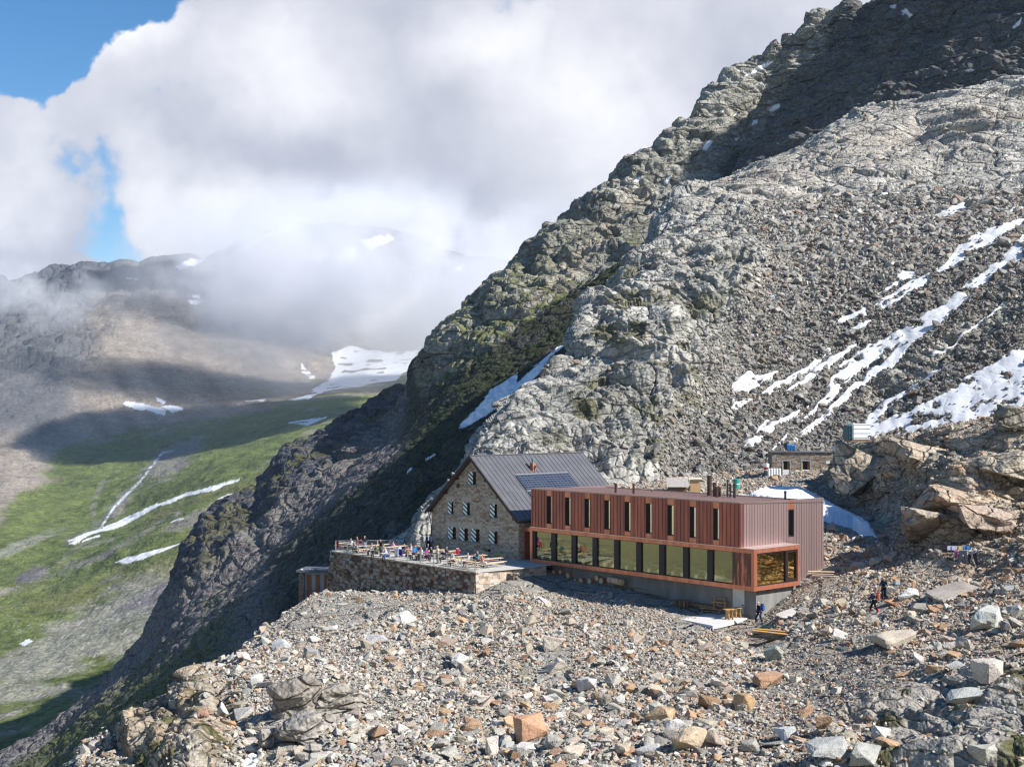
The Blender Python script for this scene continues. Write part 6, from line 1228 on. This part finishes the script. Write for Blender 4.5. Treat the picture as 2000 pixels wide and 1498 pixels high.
# round timbers under the glass box
M_LOG = simple('peeled_log', (0.36, 0.20, 0.11), 0.8, 0, 0.2, 0.3, 8); M_LOGE = simple('log_end', (0.62, 0.47, 0.28), 0.7, 0, 0.2, 0.1, 8)
LOGS = [(1069,1119,0.24,'n','leftmost round bale'),(1081,1117,0.20,'n','second bale, darker,'),(1094,1117,0.20,'n','third bale, half in shadow,'),(1109,1124,0.25,'n','fourth bale, in front of its row,'),(1122.5,1133,0.17,'n','small fifth bale'),(1134,1134,0.26,'n','sixth bale, thick and pale,'),(1151,1135,0.27,'n','seventh bale, thickest,'),(1165.5,1129,0.24,'n','eighth bale, raised on the others,'),(1174,1134,0.27,'n','ninth bale, nearest to the lying one,')]
for i, (px_, py_, r_, o_, lab) in enumerate(LOGS):
    b = 0.55; x = fx(C0, px_, b); z = fz(C0, py_, x, b)-0.0
    t = thing('wrapped_bale', lab+' with a pale round end under the glazed storey', 'bale', wpt(C0, x, b, z), ROTB, 'bales pushed under the building'); m = MB().tube((0, 0, 0), (0, 1.7, 0.05), r_, r_*0.95, n=14); m.build('bark', M_LOG, t)
    MB().tube((0, -0.03, 0), (0, 0.0, 0), r_*0.97, n=14).build('cut_end', M_LOGE, t); MB().tube((0, 0.35, 0.01), (0, 0.45, 0.012), r_*1.03, n=14).build('red_band', simple('red_band', (0.45, 0.08, 0.05), 0.6), t)
x = fx(C0, 1204, 0.3); t = thing('wrapped_bale', 'bale lying lengthwise with two red bands, right end of the row under the building', 'bale', wpt(C0, x, 0.3, fz(C0, 1134, x, 0.3)), ROTB, 'bales pushed under the building')
MB().tube((-0.95, 0, 0), (0.75, 0, -0.08), 0.29, n=14).build('bark', M_LOGE, t)
for a in (-0.6, 0.45): MB().tube((a, 0, -0.03), (a+0.1, 0, -0.035), 0.30, n=14).build('red_band', simple('red_band', (0.50, 0.10, 0.06), 0.6), t)
def zg(p): return L1.z(p.x, p.y)
# slab in front of the basement door
sl_ = [L1.at(1328, 1208), L1.at(1395, 1222), L1.at(1478, 1204), L1.at(1455, 1186), L1.at(1370, 1192)]; zs_ = -17.62
SLP = [pt(a, b, -zs_*F/(b-HY)) for a, b in ((1327, 1208.5), (1392, 1221.5), (1404, 1219.5), (1478, 1202), (1470, 1188), (1385, 1183))]
m = MB(); m.prism([tuple(p) for p in SLP], (0, 0, -0.28)); tagit(m.build('concrete_slab', M_CONCL), 'pale concrete slab on the ground in front of the basement door', 'slab')
ZS = zs_
def sp_(px, py, h=0): D = -(ZS+h)*F/(py-HY); return Vector(((px-CX)/F*D, D, ZS))
def plank_stack(name, label, loc, rot, L, W, layers, mats, seed, name2='plank', cat='plank pile'):
    t = thing(name, label, cat, loc, rot); rr = random.Random(seed)
    for k in range(layers):
        for j in range(max(1, int(W/0.22))):
            if rr.random() < 0.12 and k == layers-1: continue
            l = L*rr.uniform(0.7, 1.05); MB().obox((rr.uniform(-0.25, 0.25), -W/2+(j+0.5)*0.22, 0.05+k*0.065), (l, 0.19, 0.055), (rr.uniform(-0.03, 0.03), rr.uniform(-0.02, 0.02), rr.uniform(-0.05, 0.05))).build(name2, rr.choice(mats), t)
    return t
p = L1.at(1508, 1250); plank_stack('plank_pile', 'pile of weathered planks with orange boards on top, lying on the rubble below the hiker', p+Vector((0, 0, 0.15)), -0.35, 3.0, 1.0, 7, [M_WOODD, simple('grey_plank', (0.30, 0.26, 0.22), 0.85, 0, 0.2, 0.3, 4)], 5)
for k, (dx, dz, ry, lab) in enumerate(((0.1, 0.62, 0.02, 'orange formwork board along the top of the plank pile'), (-0.2, 0.56, 0.05, 'yellowish board on the front edge of the plank pile'), (1.3, 0.25, 0.1, 'orange board sticking out at the right of the plank pile'))):
    o = MB().obox((0, 0, 0), (2.7 if k < 2 else 1.6, 0.3, 0.05), (0.1, ry, 0)).build('board', M_WOODO); o.location = p+Vector((dx, -0.45+0.6*(k == 0), dz+0.1)); o.rotation_euler = (0, 0, -0.4); tagit(o, lab, 'board')
def gpt(px, py): return L1.at(px, py)
plank_stack('timber_pile', 'dark heap of long timbers lying under the building edge, left of the pallets', gpt(1240, 1150)+Vector((0, 0, 0.05)), ROTB+0.06, 4.2, 0.7, 2, [M_WOODD, simple('brown_board', (0.26, 0.17, 0.10), 0.8, 0, 0.2, 0.3, 4)], 8)
plank_stack('timber_pile', 'short boards on the shaded rubble between the bales and the pallets', gpt(1275, 1166)+Vector((0, 0, 0.05)), ROTB+0.02, 2.2, 0.5, 1, [M_WOODD], 9)
plank_stack('timber_pile', 'heap of long boards between the pallet stack and the concrete slab', gpt(1375, 1188)+Vector((0, 0, 0.1)), ROTB+0.05, 3.6, 1.3, 5, [M_WOODD, simple('tan_board', (0.38, 0.25, 0.14), 0.8, 0, 0.2, 0.3, 4)], 10)
def pallet_stack(label, loc, rot, n, group=None):
    for k in range(n):
        t = thing('pallet', label[k], 'pallet', loc+Vector((0, 0, k*0.15)), rot, 'pallets by the building front')
        for j in range(5): MB().box(-0.6, 0.6, -0.4+j*0.175, -0.4+j*0.175+0.1, 0.12, 0.142).build('slat', M_WOODD, t)
        for y in (-0.4, -0.05, 0.3): 
            MB().box(-0.6, 0.6, y, y+0.1, 0, 0.02).build('runner', M_WOODD, t)
            for x in (-0.6, -0.07, 0.46): MB().box(x, x+0.14, y, y+0.1, 0.021, 0.119).build('block', M_WOODD, t)
pallet_stack(['lowest pallet of the stack under the building, left of the loose boards', 'second pallet from the ground in the left stack', 'third pallet from the ground in the left stack', 'topmost pallet of the left stack'], gpt(1333, 1186)+Vector((0, 0, 0.05)), ROTB, 4)
pallet_stack(['bottom pallet under the green netting beside the hiker', 'middle pallet under the green netting', 'top pallet carrying the green netting'], sp_(1458, 1202)+Vector((0.1, 0.2, 0)), ROTB+0.3, 3)
m = MB(); pg = sp_(1454, 1200)+Vector((0, 0.3, 0.47)); rr = random.Random(2)
for k in range(7): m.obox((rr.uniform(-0.5, 0.4), rr.uniform(-0.3, 0.3), rr.uniform(0.02, 0.2)), (0.7, 0.5, 0.16), (rr.uniform(-.3, .3), rr.uniform(-.3, .3), rr.uniform(0, 3)), 0.06)
o = m.build('netting', simple('green_net', (0.03, 0.11, 0.06), 0.8)); o.location = pg; tagit(o, 'crumpled dark green netting heaped on the pallets', 'netting')
M_OAK = simple('oak_board', (0.46, 0.27, 0.12), 0.6, 0, 0.3, 0.12, 4)
def slab_bench(label, loc, rot, h=0.45, L=1.7, w=0.36, tilt=0.0, name='plank_bench', cat='bench'):
    """rustic bench: board on two waisted end panels"""
    t = thing(name, label, cat, loc, rot); t.rotation_euler = (tilt, 0, rot); MB().box(-L/2, L/2, -w/2, w/2, h-0.045, h).build('seat', M_OAK, t)
    for sx in (-L/2+0.25, L/2-0.25):
        m = MB(); a, b, c = w*0.62, w*0.34, w*0.5; m.prism([(sx, -a, 0), (sx, -a*0.45, 0), (sx, -0.03, 0.10), (sx, 0.03, 0.10), (sx, a*0.45, 0), (sx, a, 0), (sx, b, h*0.5), (sx, c, h-0.047), (sx, -c, h-0.047), (sx, -b, h*0.5)], (0.04, 0, 0)); m.build('leg', M_OAK, t)
    MB().box(-L/2+0.2, L/2-0.2, -0.03, 0.03, h*0.4, h*0.5).build('stretcher', M_OAK, t); return t
q = sp_(1389, 1199)+Vector((0, 0.2, 0)); slab_bench('long oak plank bench standing at the back edge of the concrete slab', q, ROTB+0.25, 0.46, 2.1)
slab_bench('oak table frame standing on the back of the long plank bench', q+Vector((0.75, -0.15, 0.46)), ROTB+0.25, 0.55, 1.5, 0.5, name='plank_table', cat='table')
slab_bench('oak bench turned upside down on top of the table frame', q+Vector((0.75, -0.15, 1.5)), ROTB+0.25, 0.48, 1.4, 0.36, tilt=math.pi)
slab_bench('small oak bench standing on the concrete slab, end panels to the viewer', sp_(1424, 1209), ROTB+1.35, 0.85, 0.9, 0.55, name='plank_stool', cat='stool')
slab_bench('second small oak bench just behind the one with its end panels to the viewer', sp_(1438, 1206)+Vector((0.1, 0.2, 0)), ROTB+1.2, 0.82, 0.9, 0.5, name='plank_stool', cat='stool')
# beer set right of the building
q = L1.at(1604, 1134); t = copy_thing(ta, q+Vector((0, 0, 0.05)), ROTB+0.62, 'beer table outdoors at the foot of the right-hand copper wall', 'beer garden set right of the copper building')
copy_thing(be, q+Vector((0.2, -0.7, 0.05)), ROTB+0.62, 'front bench of the beer table at the right-hand copper wall', 'beer garden set right of the copper building'); copy_thing(be, q+Vector((0.1, 0.65, 0.05)), ROTB+0.62, 'rear bench of the beer table at the right-hand copper wall', 'beer garden set right of the copper building')
# tables behind the glass
for i in range(8):
    xa_, xb_ = pn[i+0]; cx_ = xa_+(xb_-xa_)*0.62; lab = ['first', 'second', 'third', 'fourth', 'fifth', 'sixth', 'seventh', 'eighth'][i]
    p_ = wpt(C0, cx_, 1.5, ZB+0.31); t = thing('dining_table', f'pale wooden dining table with its benches behind the {lab} window pane from the left', 'table', p_, ROTB, 'dining tables behind the glass')
    MB().box(-0.5, 0.5, -0.95, 1.6, 0.72, 0.76).build('tabletop', M_WOODP, t); MB().box(-0.35, -0.3, -0.4, 1.4, 0, 0.719).build('leg', M_WOODP, t); MB().box(0.3, 0.35, -0.4, 1.4, 0, 0.719).build('leg', M_WOODP, t)
    for sx in (-0.95, 0.95):
        b_ = thing('dining_bench', f'pale bench {"left" if sx < 0 else "right"} of the dining table behind the {lab} window pane from the left', 'bench', wpt(C0, cx_+sx*0.62, 1.1, ZB+0.31), ROTB, 'dining benches behind the glass')
        MB().box(-0.17, 0.17, -0.82, 1.4, 0.43, 0.47).build('seat', M_WOODP, b_); MB().box(-0.17, 0.17, -0.82, -0.76, 0, 0.429).build('leg', M_WOODP, b_); MB().box(-0.15, 0.15, 1.2, 1.26, 0, 0.429).build('leg', M_WOODP, b_)
# ---- behind the building
def gz(px, py, D): return pt(px, py, D)
def at1(px, py): return L1.at(px, py)
sh = gz(1510, 928, 172); W_ = (1622-1510)/F*172
st = thing('stone_shed', 'low flat-roofed stone shed with two orange-framed windows behind the copper building', 'shed', sh, -0.06)
def xs_(px): return (px-1510)/F*172
zt = (928-884)/F*172; m = MB()
wn_ = [(1529, 1542.5), (1566, 1581.5)]; ed = [1508, 1529, 1542.5, 1566, 1581.5, 1625]
for i in range(0, 6, 2): m.box(xs_(ed[i]), xs_(ed[i+1]), 0, 0.4, -1.2, zt)
for a, b in wn_: m.box(xs_(a), xs_(b), 0, 0.4, (928-900)/F*172, zt)
m.box(xs_(1508), xs_(1508)+0.4, 0.4, 4, -1, zt); m.build('wall', M_SHED, st)
MB().box(xs_(1506), xs_(1626), -0.15, 4.2, zt, zt+0.09).build('roof', simple('shed_roof', (0.10, 0.10, 0.11), 0.7), st)
for a, b in wn_:
    w = MB().box(xs_(a), xs_(b), 0.30, 0.33, 0.45, 1.84).build('window', M_DARK, st); zz = (928-917)/F*172
    MB().box(xs_(a), xs_(a)+0.1, 0.1, 0.2, zz, 1.84).box(xs_(b)-0.14, xs_(b), 0.1, 0.25, zz, 1.84).box(xs_(b)-0.28, xs_(b)-0.2, 0.1, 0.25, zz, 1.84).build('frame', M_WOODO, w)
    MB().box(xs_(a)-0.12, xs_(b)+0.12, -0.03, 0.05, 1.842, 1.95).box(xs_(a)-0.12, xs_(a)-0.002, -0.03, 0.05, -0.2, 1.84).box(xs_(b)+0.002, xs_(b)+0.12, -0.03, 0.05, -0.2, 1.84).build('surround', M_GREY, w)
    MB().box(xs_(a), xs_(b), 0.02, 0.08, -0.6, zz-0.003).build('lower_panel', M_WHITE, st)
MB().box(xs_(1545), xs_(1562), -0.1, -0.04, -0.7, 0.42).build('leaning_board', M_WHITE, st)
MB().box(xs_(1612), xs_(1620), -0.03, 0.0, 1.5, 1.85).build('sign_plate', M_WHITE, st)
bx = thing('equipment_box', 'bright blue box with small yellow labels standing tilted on the flat shed roof', 'box', gz(1545, 879, 173), -0.15)
MB().obox((0, 0, 0.42), (1.1, 0.8, 0.6), (0.15, 0.1, 0), 0.03).build('body', simple('blue_plastic', (0.03, 0.22, 0.62), 0.4), bx)
for dx in (-0.3, 0.15): MB().obox((dx, -0.44, 0.62-dx*0.1), (0.18, 0.02, 0.13), (0.15, 0.1, 0)).build('yellow_label', simple('yellow', (0.7, 0.5, 0.05), 0.5), bx)
MB().box(-0.75, -0.45, -0.3, 0.3, 0.0, 0.6).build('side_case', simple('dark_blue_case', (0.01, 0.03, 0.08), 0.5), bx)
sb = boulder('sack', gz(1638, 884, 160), 2.4, (0.55, 0.54, 0.55), 801, asp=(1.3, 0.7, 0.4), sub=2, rough=0.05); tagit(sb, 'large pale tarpaulin sack lying on the right end of the shed roof', 'sack')
tk = thing('water_tank', 'big white water tank with grey bands standing on the rocks above the shed', 'tank', gz(1676, 861, 150), 0.18)
MB().box(-1.05, 1.05, -0.9, 0.9, 0.1, 1.95, 0.12).build('tank_body', M_WHITE, tk)
for z_ in (0.35, 0.85, 1.35, 1.8): MB().box(-1.08, 1.08, -0.93, 0.93, z_, z_+0.05).build('band', M_STEEL, tk)
MB().box(-1.5, -1.12, -0.7, 0.8, 0.1, 1.7, 0.08).build('side_tank', simple('dark_green_tank', (0.015, 0.07, 0.08), 0.5), tk); MB().box(-1.3, 1.2, -0.9, 0.9, -0.1, 0.095).build('stand', M_WOODD, tk)
MB().box(0.85, 0.97, -0.98, -0.91, 0.5, 0.65).build('valve', M_DARK, tk)
def cyl_thing(name, label, cat, px, pybase, D, r, h, mat, band=None, group=None, neck=True):
    t = thing(name, label, cat, gz(px, pybase, D), 0, group); m = MB().tube((0, 0, 0), (0, 0, h), r, n=14)
    if neck: m.tube((0, 0, h), (0, 0, h+r*0.5), r, r*0.4, n=14)
    m.build('body', mat, t)
    if neck: MB().tube((0, 0, h+r*0.5), (0, 0, h+r*0.9), r*0.3, n=8).build('valve', M_STEEL, t)
    if band:
        MB().tube((0, 0, h*band[0]), (0, 0, h*band[1]), r*1.02, n=14).build('band', band[2], t)
    return t
for i, lab in enumerate(('leftmost white gas bottle left of the shed', 'second white gas bottle from the left beside the shed', 'third white gas bottle from the left beside the shed', 'fourth white gas bottle from the left beside the shed', 'rightmost white gas bottle beside the shed window')):
    cyl_thing('gas_bottle', lab, 'gas bottle', 1501.5+i*5.3, 930.5, 168, 0.16, 0.95, M_WHITE, None, 'gas bottles in a row')
cyl_thing('barrel', 'white barrel with a red band left of the shed', 'barrel', 1497, 919, 172, 0.34, 0.9, M_WHITE, (0.15, 0.5, simple('red', (0.45, 0.03, 0.03), 0.5)), neck=False)
cyl_thing('barrel', 'turquoise-green barrel with white lettering marks among the flues', 'barrel', 1438.5, 953, 139, 0.34, 0.95, simple('green_drum', (0.03, 0.30, 0.24), 0.45), (0.40, 0.5, M_WHITE), neck=False)
sk = boulder('sack', gz(1431, 938, 139.5), 0.6, (0.7, 0.7, 0.72), 802, asp=(0.7, 0.6, 0.8), sub=1, rough=0.05); tagit(sk, 'small crumpled white bag left of the green barrel', 'bag')
# shingled little hut and cabinet
hp = gz(1324, 956, 160); ht = thing('shingle_hut', 'tiny hut with a weathered grey shingle roof behind the copper building', 'hut', hp, -0.08)
MB().box(-1.15, 1.05, 0.2, 1.8, -0.8, 0.35).build('wall', M_WOODD, ht); m = MB(); rr = random.Random(4)
for k in range(5):
    x = -1.32
    while x < 1.28:
        w_ = rr.uniform(0.11, 0.2); y0 = -0.15+k*0.3; z0 = 0.28+k*0.2; m.obox((x+w_/2, y0+0.2, z0+0.14), (w_-0.012, 0.44, 0.03), (0.60+rr.uniform(-.05, .05), 0, rr.uniform(-0.03, 0.03))); x += w_
m.build('shingle_roof', simple('grey_shingle', (0.40, 0.37, 0.34), 0.85, 0, 0.2, 0.35, 7), ht)
hb = thing('wooden_cabinet', 'small yellow wooden cabinet with a gabled top beside the shingle hut', 'cabinet', gz(1358, 955, 158), -0.08)
MB().box(-0.6, 0.6, -0.4, 0.5, -0.6, 1.15).build('body', simple('yellow_boards', (0.55, 0.36, 0.19), 0.7, 0, 0.2, 0.15, 5), hb); MB().prism([(-0.8, -0.6, 1.152), (0.8, -0.6, 1.152), (0.75, -0.6, 1.3), (-0.4, -0.6, 1.38), (-0.75, -0.6, 1.3)], (0, 1.3, 0)).build('roof', M_WOODP, hb)
# aerial and dish behind the stone house
dn = gz(1141, 897, 176); ds = thing('satellite_dish', 'grey satellite dish on a pole on the rocks behind the stone house', 'antenna', dn, 0)
MB().tube((0, 0, -1.5), (0, 0, 0.45), 0.05).build('mast', M_STEEL, ds)
m = MB(); prv = None; m.tube((0.1, -0.12, 0.5), (0.0, 0.08, 0.5), 0.42, 0.12, n=16); m.build('dish', M_GREY, ds); MB().tube((0.1, -0.1, 0.45), (0.25, -0.5, 0.5), 0.02).build('feed_arm', M_STEEL, ds)
an = thing('aerial', 'thin aerial on a pole left of the satellite dish', 'antenna', gz(1134, 900, 176), 0.2); MB().tube((0, 0, -1.5), (0, 0, 1.0), 0.03).build('mast', M_STEEL, an); MB().tube((-1.0, 0, 1.0), (0.3, 0, 0.95), 0.025).build('boom', M_STEEL, an)
for k in range(5): MB().tube((-0.95+k*0.27, -0.2, 0.98), (-0.95+k*0.27, 0.2, 0.98), 0.012).build('element', M_STEEL, an)
# rotary clothes airer
cp = L1.at(1885, 1117); ca = thing('clothes_airer', 'rotary clothes airer on a red pole on the right slope', 'clothes airer', cp, 0.3)
MB().tube((0, 0, -0.2), (0, 0, 1.25), 0.03).build('pole', simple('red_pole', (0.30, 0.03, 0.03), 0.5), ca); tips = [(math.cos(a)*1.3, math.sin(a)*1.3, 1.85) for a in (0.5, 2.07, 3.64, 5.21)]
for tp in tips: MB().tube((0, 0, 1.2), tp, 0.018).build('arm', M_WHITE, ca)
m = MB()
for f_k in (0.5, 0.75, 1.0):
    for a, b in zip(tips, tips[1:]+tips[:1]): m.tube([v*f_k+(0 if i < 2 else 1.2*(1-f_k)) for i, v in enumerate(a)], [v*f_k+(0 if i < 2 else 1.2*(1-f_k)) for i, v in enumerate(b)], 0.006, n=4)
m.build('line', M_WHITE, ca)
def trousers(label, loc, rot, col, L=1.05):
    m = MB(); m.obox((0, 0, -0.12), (0.62, 0.10, 0.30), (0, 0, 0), 0.04)
    for sx in (-1, 1): m.prism([(sx*0.30, -0.05, -0.2), (sx*0.02, -0.05, -0.2), (sx*0.26, -0.04, -L), (sx*0.44, -0.04, -L)], (0, 0.09, 0))
    o = m.build('hanging_trousers', cloth(col)); o.location = loc; o.rotation_euler = (0, 0, rot); tagit(o, label, 'trousers')
trousers('dark slate trousers hanging at the front left of the clothes airer', pt(1881, 1075.5, cp.y-0.9), 0.1, (0.04, 0.05, 0.07)); trousers('navy-black trousers hanging on the right of the clothes airer', pt(1899, 1077, cp.y-0.3), -0.1, (0.012, 0.014, 0.03))
for k, (a, b, w_, h_, c_, lab) in enumerate(((1872,1070,0.65,0.32,(0.50,0.42,0.24),'khaki towel on the clothes airer'),(1873,1077,0.7,0.16,(0.55,0.08,0.25),'pink garment on the clothes airer'),(1859,1070,0.7,0.34,(0.45,0.45,0.60),'greyish lavender cloth on the left of the clothes airer'),(1888,1069,0.5,0.26,(0.05,0.20,0.50),'blue and white cloth on the right of the clothes airer'),(1868,1082,0.35,0.4,(0.16,0.06,0.16),'dark purple sock bundle at the left of the slate trousers'))):
    m = MB(); 
    for q_ in range(4): m.obox((-w_/2+w_*(q_+0.5)/4, 0.03*math.sin(q_*2), 0), (w_/4+0.01, 0.03, h_), (0.08*math.sin(q_*3), 0, 0))
    o = m.build('washing', cloth(c_)); o.location = pt(a, b, cp.y+0.2-0.15*k); tagit(o, lab, 'washing')
cr_ = thing('crate', 'small grey crate with an orange lid on the slope right of the upper hiker', 'crate', L1.at(1751, 1141), 0.3); MB().box(-0.22, 0.22, -0.18, 0.18, 0, 0.36, 0.02).build('body', M_GREY, cr_); MB().box(-0.20, 0.20, -0.17, 0.17, 0.362, 0.42).build('lid', M_WOODO, cr_)
p = L1.at(990, 1133); plank_stack('slate_stack', 'stack of dark flat stone slabs at the right end of the terrace', p+Vector((0.3, 0.4, 0.1)), ROTB+0.15, 1.6, 1.0, 8, [simple('slate_slab', (0.22, 0.19, 0.16), 0.85, 0, 0.2, 0.3, 5)], 21, 'slab', 'stone stack')
for k, (a, b, l_, lab) in enumerate(((697, 1171, 1.1, 'upper dark beam lying on the gravel below the terrace wall'), (705, 1175.5, 0.9, 'lower dark beam lying on the gravel below the terrace wall'), (668, 1182, 0.9, 'pale beam half buried in the gravel left of the dark beams'))):
    o = MB().obox((0, 0, 0), (l_, 0.22, 0.16), (0, 0, 0), 0.01).build('beam', M_WOODD if k < 2 else M_LINT); o.location = L1.at(a, b)+Vector((0, 0, 0.12)); o.rotation_euler = (0, 0.05, -0.1+0.25*k); tagit(o, lab, 'beam')
# ---- snow bank behind the building and snow rest at the bottom edge
def snow_sheet(name, poly, label, thick=0.35, sheet=L1, push=0.0):
    xs = [a for a, b in poly]; ys = [b for a, b in poly]; st = 2.5; nx = int((max(xs)-min(xs))/st)+2; ny = int((max(ys)-min(ys))/st)+2
    gx, gy = np.meshgrid(min(xs)+np.arange(nx)*st, min(ys)+np.arange(ny)*st); ins = inpoly(gx, gy, poly); bm = bmesh.new(); idx = {}
    cx_, cy_ = (min(xs)+max(xs))/2, (min(ys)+max(ys))/2
    for i in range(ny):
        for j in range(nx):
            if ins[i, j]:
                p = sheet.at(gx[i, j], gy[i, j]); e_ = min(1, sum(ins[max(0, i-k):i+k+1, max(0, j-k):j+k+1].mean() > 0.97 for k in (1, 2, 3))/3+0.05)
                q = np.array(p[:])[None]; p.z += thick*(e_-0.3)+0.03*float(vn(q/1.2, 5)[0])+0.12*float(vn(q/5, 6)[0]); idx[i, j] = bm.verts.new(p)
    for (i, j), v in idx.items():
        k = [(i, j), (i, j+1), (i+1, j+1), (i+1, j)]
        if all(a in idx for a in k): bm.faces.new([idx[a] for a in k])
    me = bpy.data.meshes.new(name); bm.to_mesh(me); bm.free(); me.materials.append(M_SNOW); me.polygons.foreach_set('use_smooth', [True]*len(me.polygons)); o = bpy.data.objects.new(name, me); sc.collection.objects.link(o); o['kind'] = 'structure'; return o
snow_sheet('snow', [(1440, 985), (1460, 972), (1480, 962), (1520, 956), (1565, 957), (1600, 972), (1640, 998), (1690, 1022), (1712, 1040), (1722, 1058), (1700, 1050), (1680, 1052), (1662, 1036), (1640, 1030), (1606, 1022), (1560, 1010)], '', 1.5)
snow_sheet('snow', [(455, 1520), (468, 1490), (482, 1468), (495, 1466), (518, 1476), (506, 1500), (498, 1520)], '')
# ------------------------------------------------------------------ air: haze and the mist bank on the far mountain
def vol_mat(name, density, colour, aniso=0.0, noise=None):
    m = bpy.data.materials.new(name); m.use_nodes = True; t = m.node_tree; t.nodes.clear()
    v = t.nodes.new('ShaderNodeVolumePrincipled'); v.inputs['Color'].default_value = (*colour, 1); v.inputs['Density'].default_value = density
    v.inputs['Anisotropy'].default_value = aniso
    o = t.nodes.new('ShaderNodeOutputMaterial'); t.links.new(v.outputs[0], o.inputs['Volume']); return m, t, v
def box_obj(name, lo_, hi_):
    me = bpy.data.meshes.new(name); bm = bmesh.new(); bmesh.ops.create_cube(bm, size=1)
    for v in bm.verts: v.co = Vector([(lo_[i]+hi_[i])/2+v.co[i]*(hi_[i]-lo_[i]) for i in range(3)])
    bm.to_mesh(me); bm.free(); o = bpy.data.objects.new(name, me); sc.collection.objects.link(o); return o
hz = box_obj('haze', (-3500, -60, -900), (3500, 5600, 700)); hz['kind'] = 'stuff'
hm, _, _ = vol_mat('air', 0.000032, (0.60, 0.76, 1.0)); hz.data.materials.append(hm)
# mist bank hanging on the far mountain
def mist(name, c, rad, dens, seed, scale, bias=0.0, step=1.0):
    me = bpy.data.meshes.new(name); bm = bmesh.new(); bmesh.ops.create_icosphere(bm, subdivisions=3, radius=1)
    for v in bm.verts: v.co = Vector((v.co.x*rad[0], v.co.y*rad[1], v.co.z*rad[2]))
    bm.to_mesh(me); bm.free(); o = bpy.data.objects.new(name, me); o.location = c; sc.collection.objects.link(o); o['kind'] = 'stuff'
    m, t, v = vol_mat(name, dens, (0.97, 0.97, 1)); L = t.links; me.materials.append(m)
    tc = nd(t, 'ShaderNodeTexCoord'); mp = nd(t, 'ShaderNodeMapping'); mp.inputs['Scale'].default_value = (1/rad[0], 1/rad[1], 1/rad[2]); L.new(tc.outputs['Object'], mp.inputs[0])
    ln = nd(t, 'ShaderNodeVectorMath', operation='LENGTH'); L.new(mp.outputs[0], ln.inputs[0])
    n = nd(t, 'ShaderNodeTexNoise'); n.inputs['Scale'].default_value = scale; n.inputs['Detail'].default_value = 5; n.inputs['Roughness'].default_value = 0.6
    ad = nd(t, 'ShaderNodeVectorMath', operation='ADD'); L.new(tc.outputs['Object'], ad.inputs[0]); ad.inputs[1].default_value = (seed*911, seed*77, 0); L.new(ad.outputs[0], n.inputs['Vector'])
    a = nd(t, 'ShaderNodeMath', operation='MULTIPLY_ADD'); L.new(n.outputs[0], a.inputs[0]); a.inputs[1].default_value = 4.6; a.inputs[2].default_value = -1.65+bias
    b = nd(t, 'ShaderNodeMath', operation='SUBTRACT'); L.new(a.outputs[0], b.inputs[0]); L.new(ln.outputs['Value'], b.inputs[1])
    mr = nd(t, 'ShaderNodeMapRange', interpolation_type='SMOOTHSTEP'); L.new(b.outputs[0], mr.inputs[0]); mr.inputs[1].default_value = -0.1; mr.inputs[2].default_value = 0.6; mr.inputs[3].default_value = 0; mr.inputs[4].default_value = dens
    m2 = nd(t, 'ShaderNodeMapRange', interpolation_type='SMOOTHSTEP'); L.new(ln.outputs['Value'], m2.inputs[0]); m2.inputs[1].default_value = 0.55; m2.inputs[2].default_value = 1.0; m2.inputs[3].default_value = 1; m2.inputs[4].default_value = 0
    mm = nd(t, 'ShaderNodeMath', operation='MULTIPLY'); L.new(mr.outputs[0], mm.inputs[0]); L.new(m2.outputs[0], mm.inputs[1]); L.new(mm.outputs[0], v.inputs['Density'])
    try: m.cycles.volume_step_rate = step
    except Exception: pass
    return o
mist('mist_bank', pt(760, 560, 3000), (720, 260, 290), 0.0075, 1, 1/200, 0.38)
mist('mist_bank', pt(600, 470, 3550), (580, 170, 200), 0.006, 4, 1/130, 0.28)
mist('mist_bank', pt(60, 575, 3100), (250, 160, 110), 0.006, 2, 1/100, 0.1)
mist('mist_bank', pt(420, 560, 2950), (190, 150, 100), 0.006, 3, 1/130, 0.12)
# clouds outside the picture that shade the far slopes
def cloud(c, rad, seed):
    me = bpy.data.meshes.new('cloud'); bm = bmesh.new(); bmesh.ops.create_icosphere(bm, subdivisions=4, radius=1)
    A = np.array([v.co[:] for v in bm.verts], np.float32); d = 1+0.38*fbm(A*1.3+seed*3, 4, seed)
    for v, a, k in zip(bm.verts, A, d): v.co = Vector((a*k*np.array(rad)).tolist())
    bm.to_mesh(me); bm.free(); o = bpy.data.objects.new('cloud', me); o.location = c; sc.collection.objects.link(o); o['kind'] = 'stuff'
    m, _, _ = vol_mat('cloud', 0.03, (1, 1, 1)); me.materials.append(m)
def above(px, py, D, t): return pt(px, py, D)+SUNV*t
cloud(above(300, 870, 2700, 2700), (300, 290, 110), 1); cloud(above(450, 830, 2800, 2700), (190, 130, 80), 5)
cloud(above(335, 555, 3850, 2600), (250, 120, 90), 2)
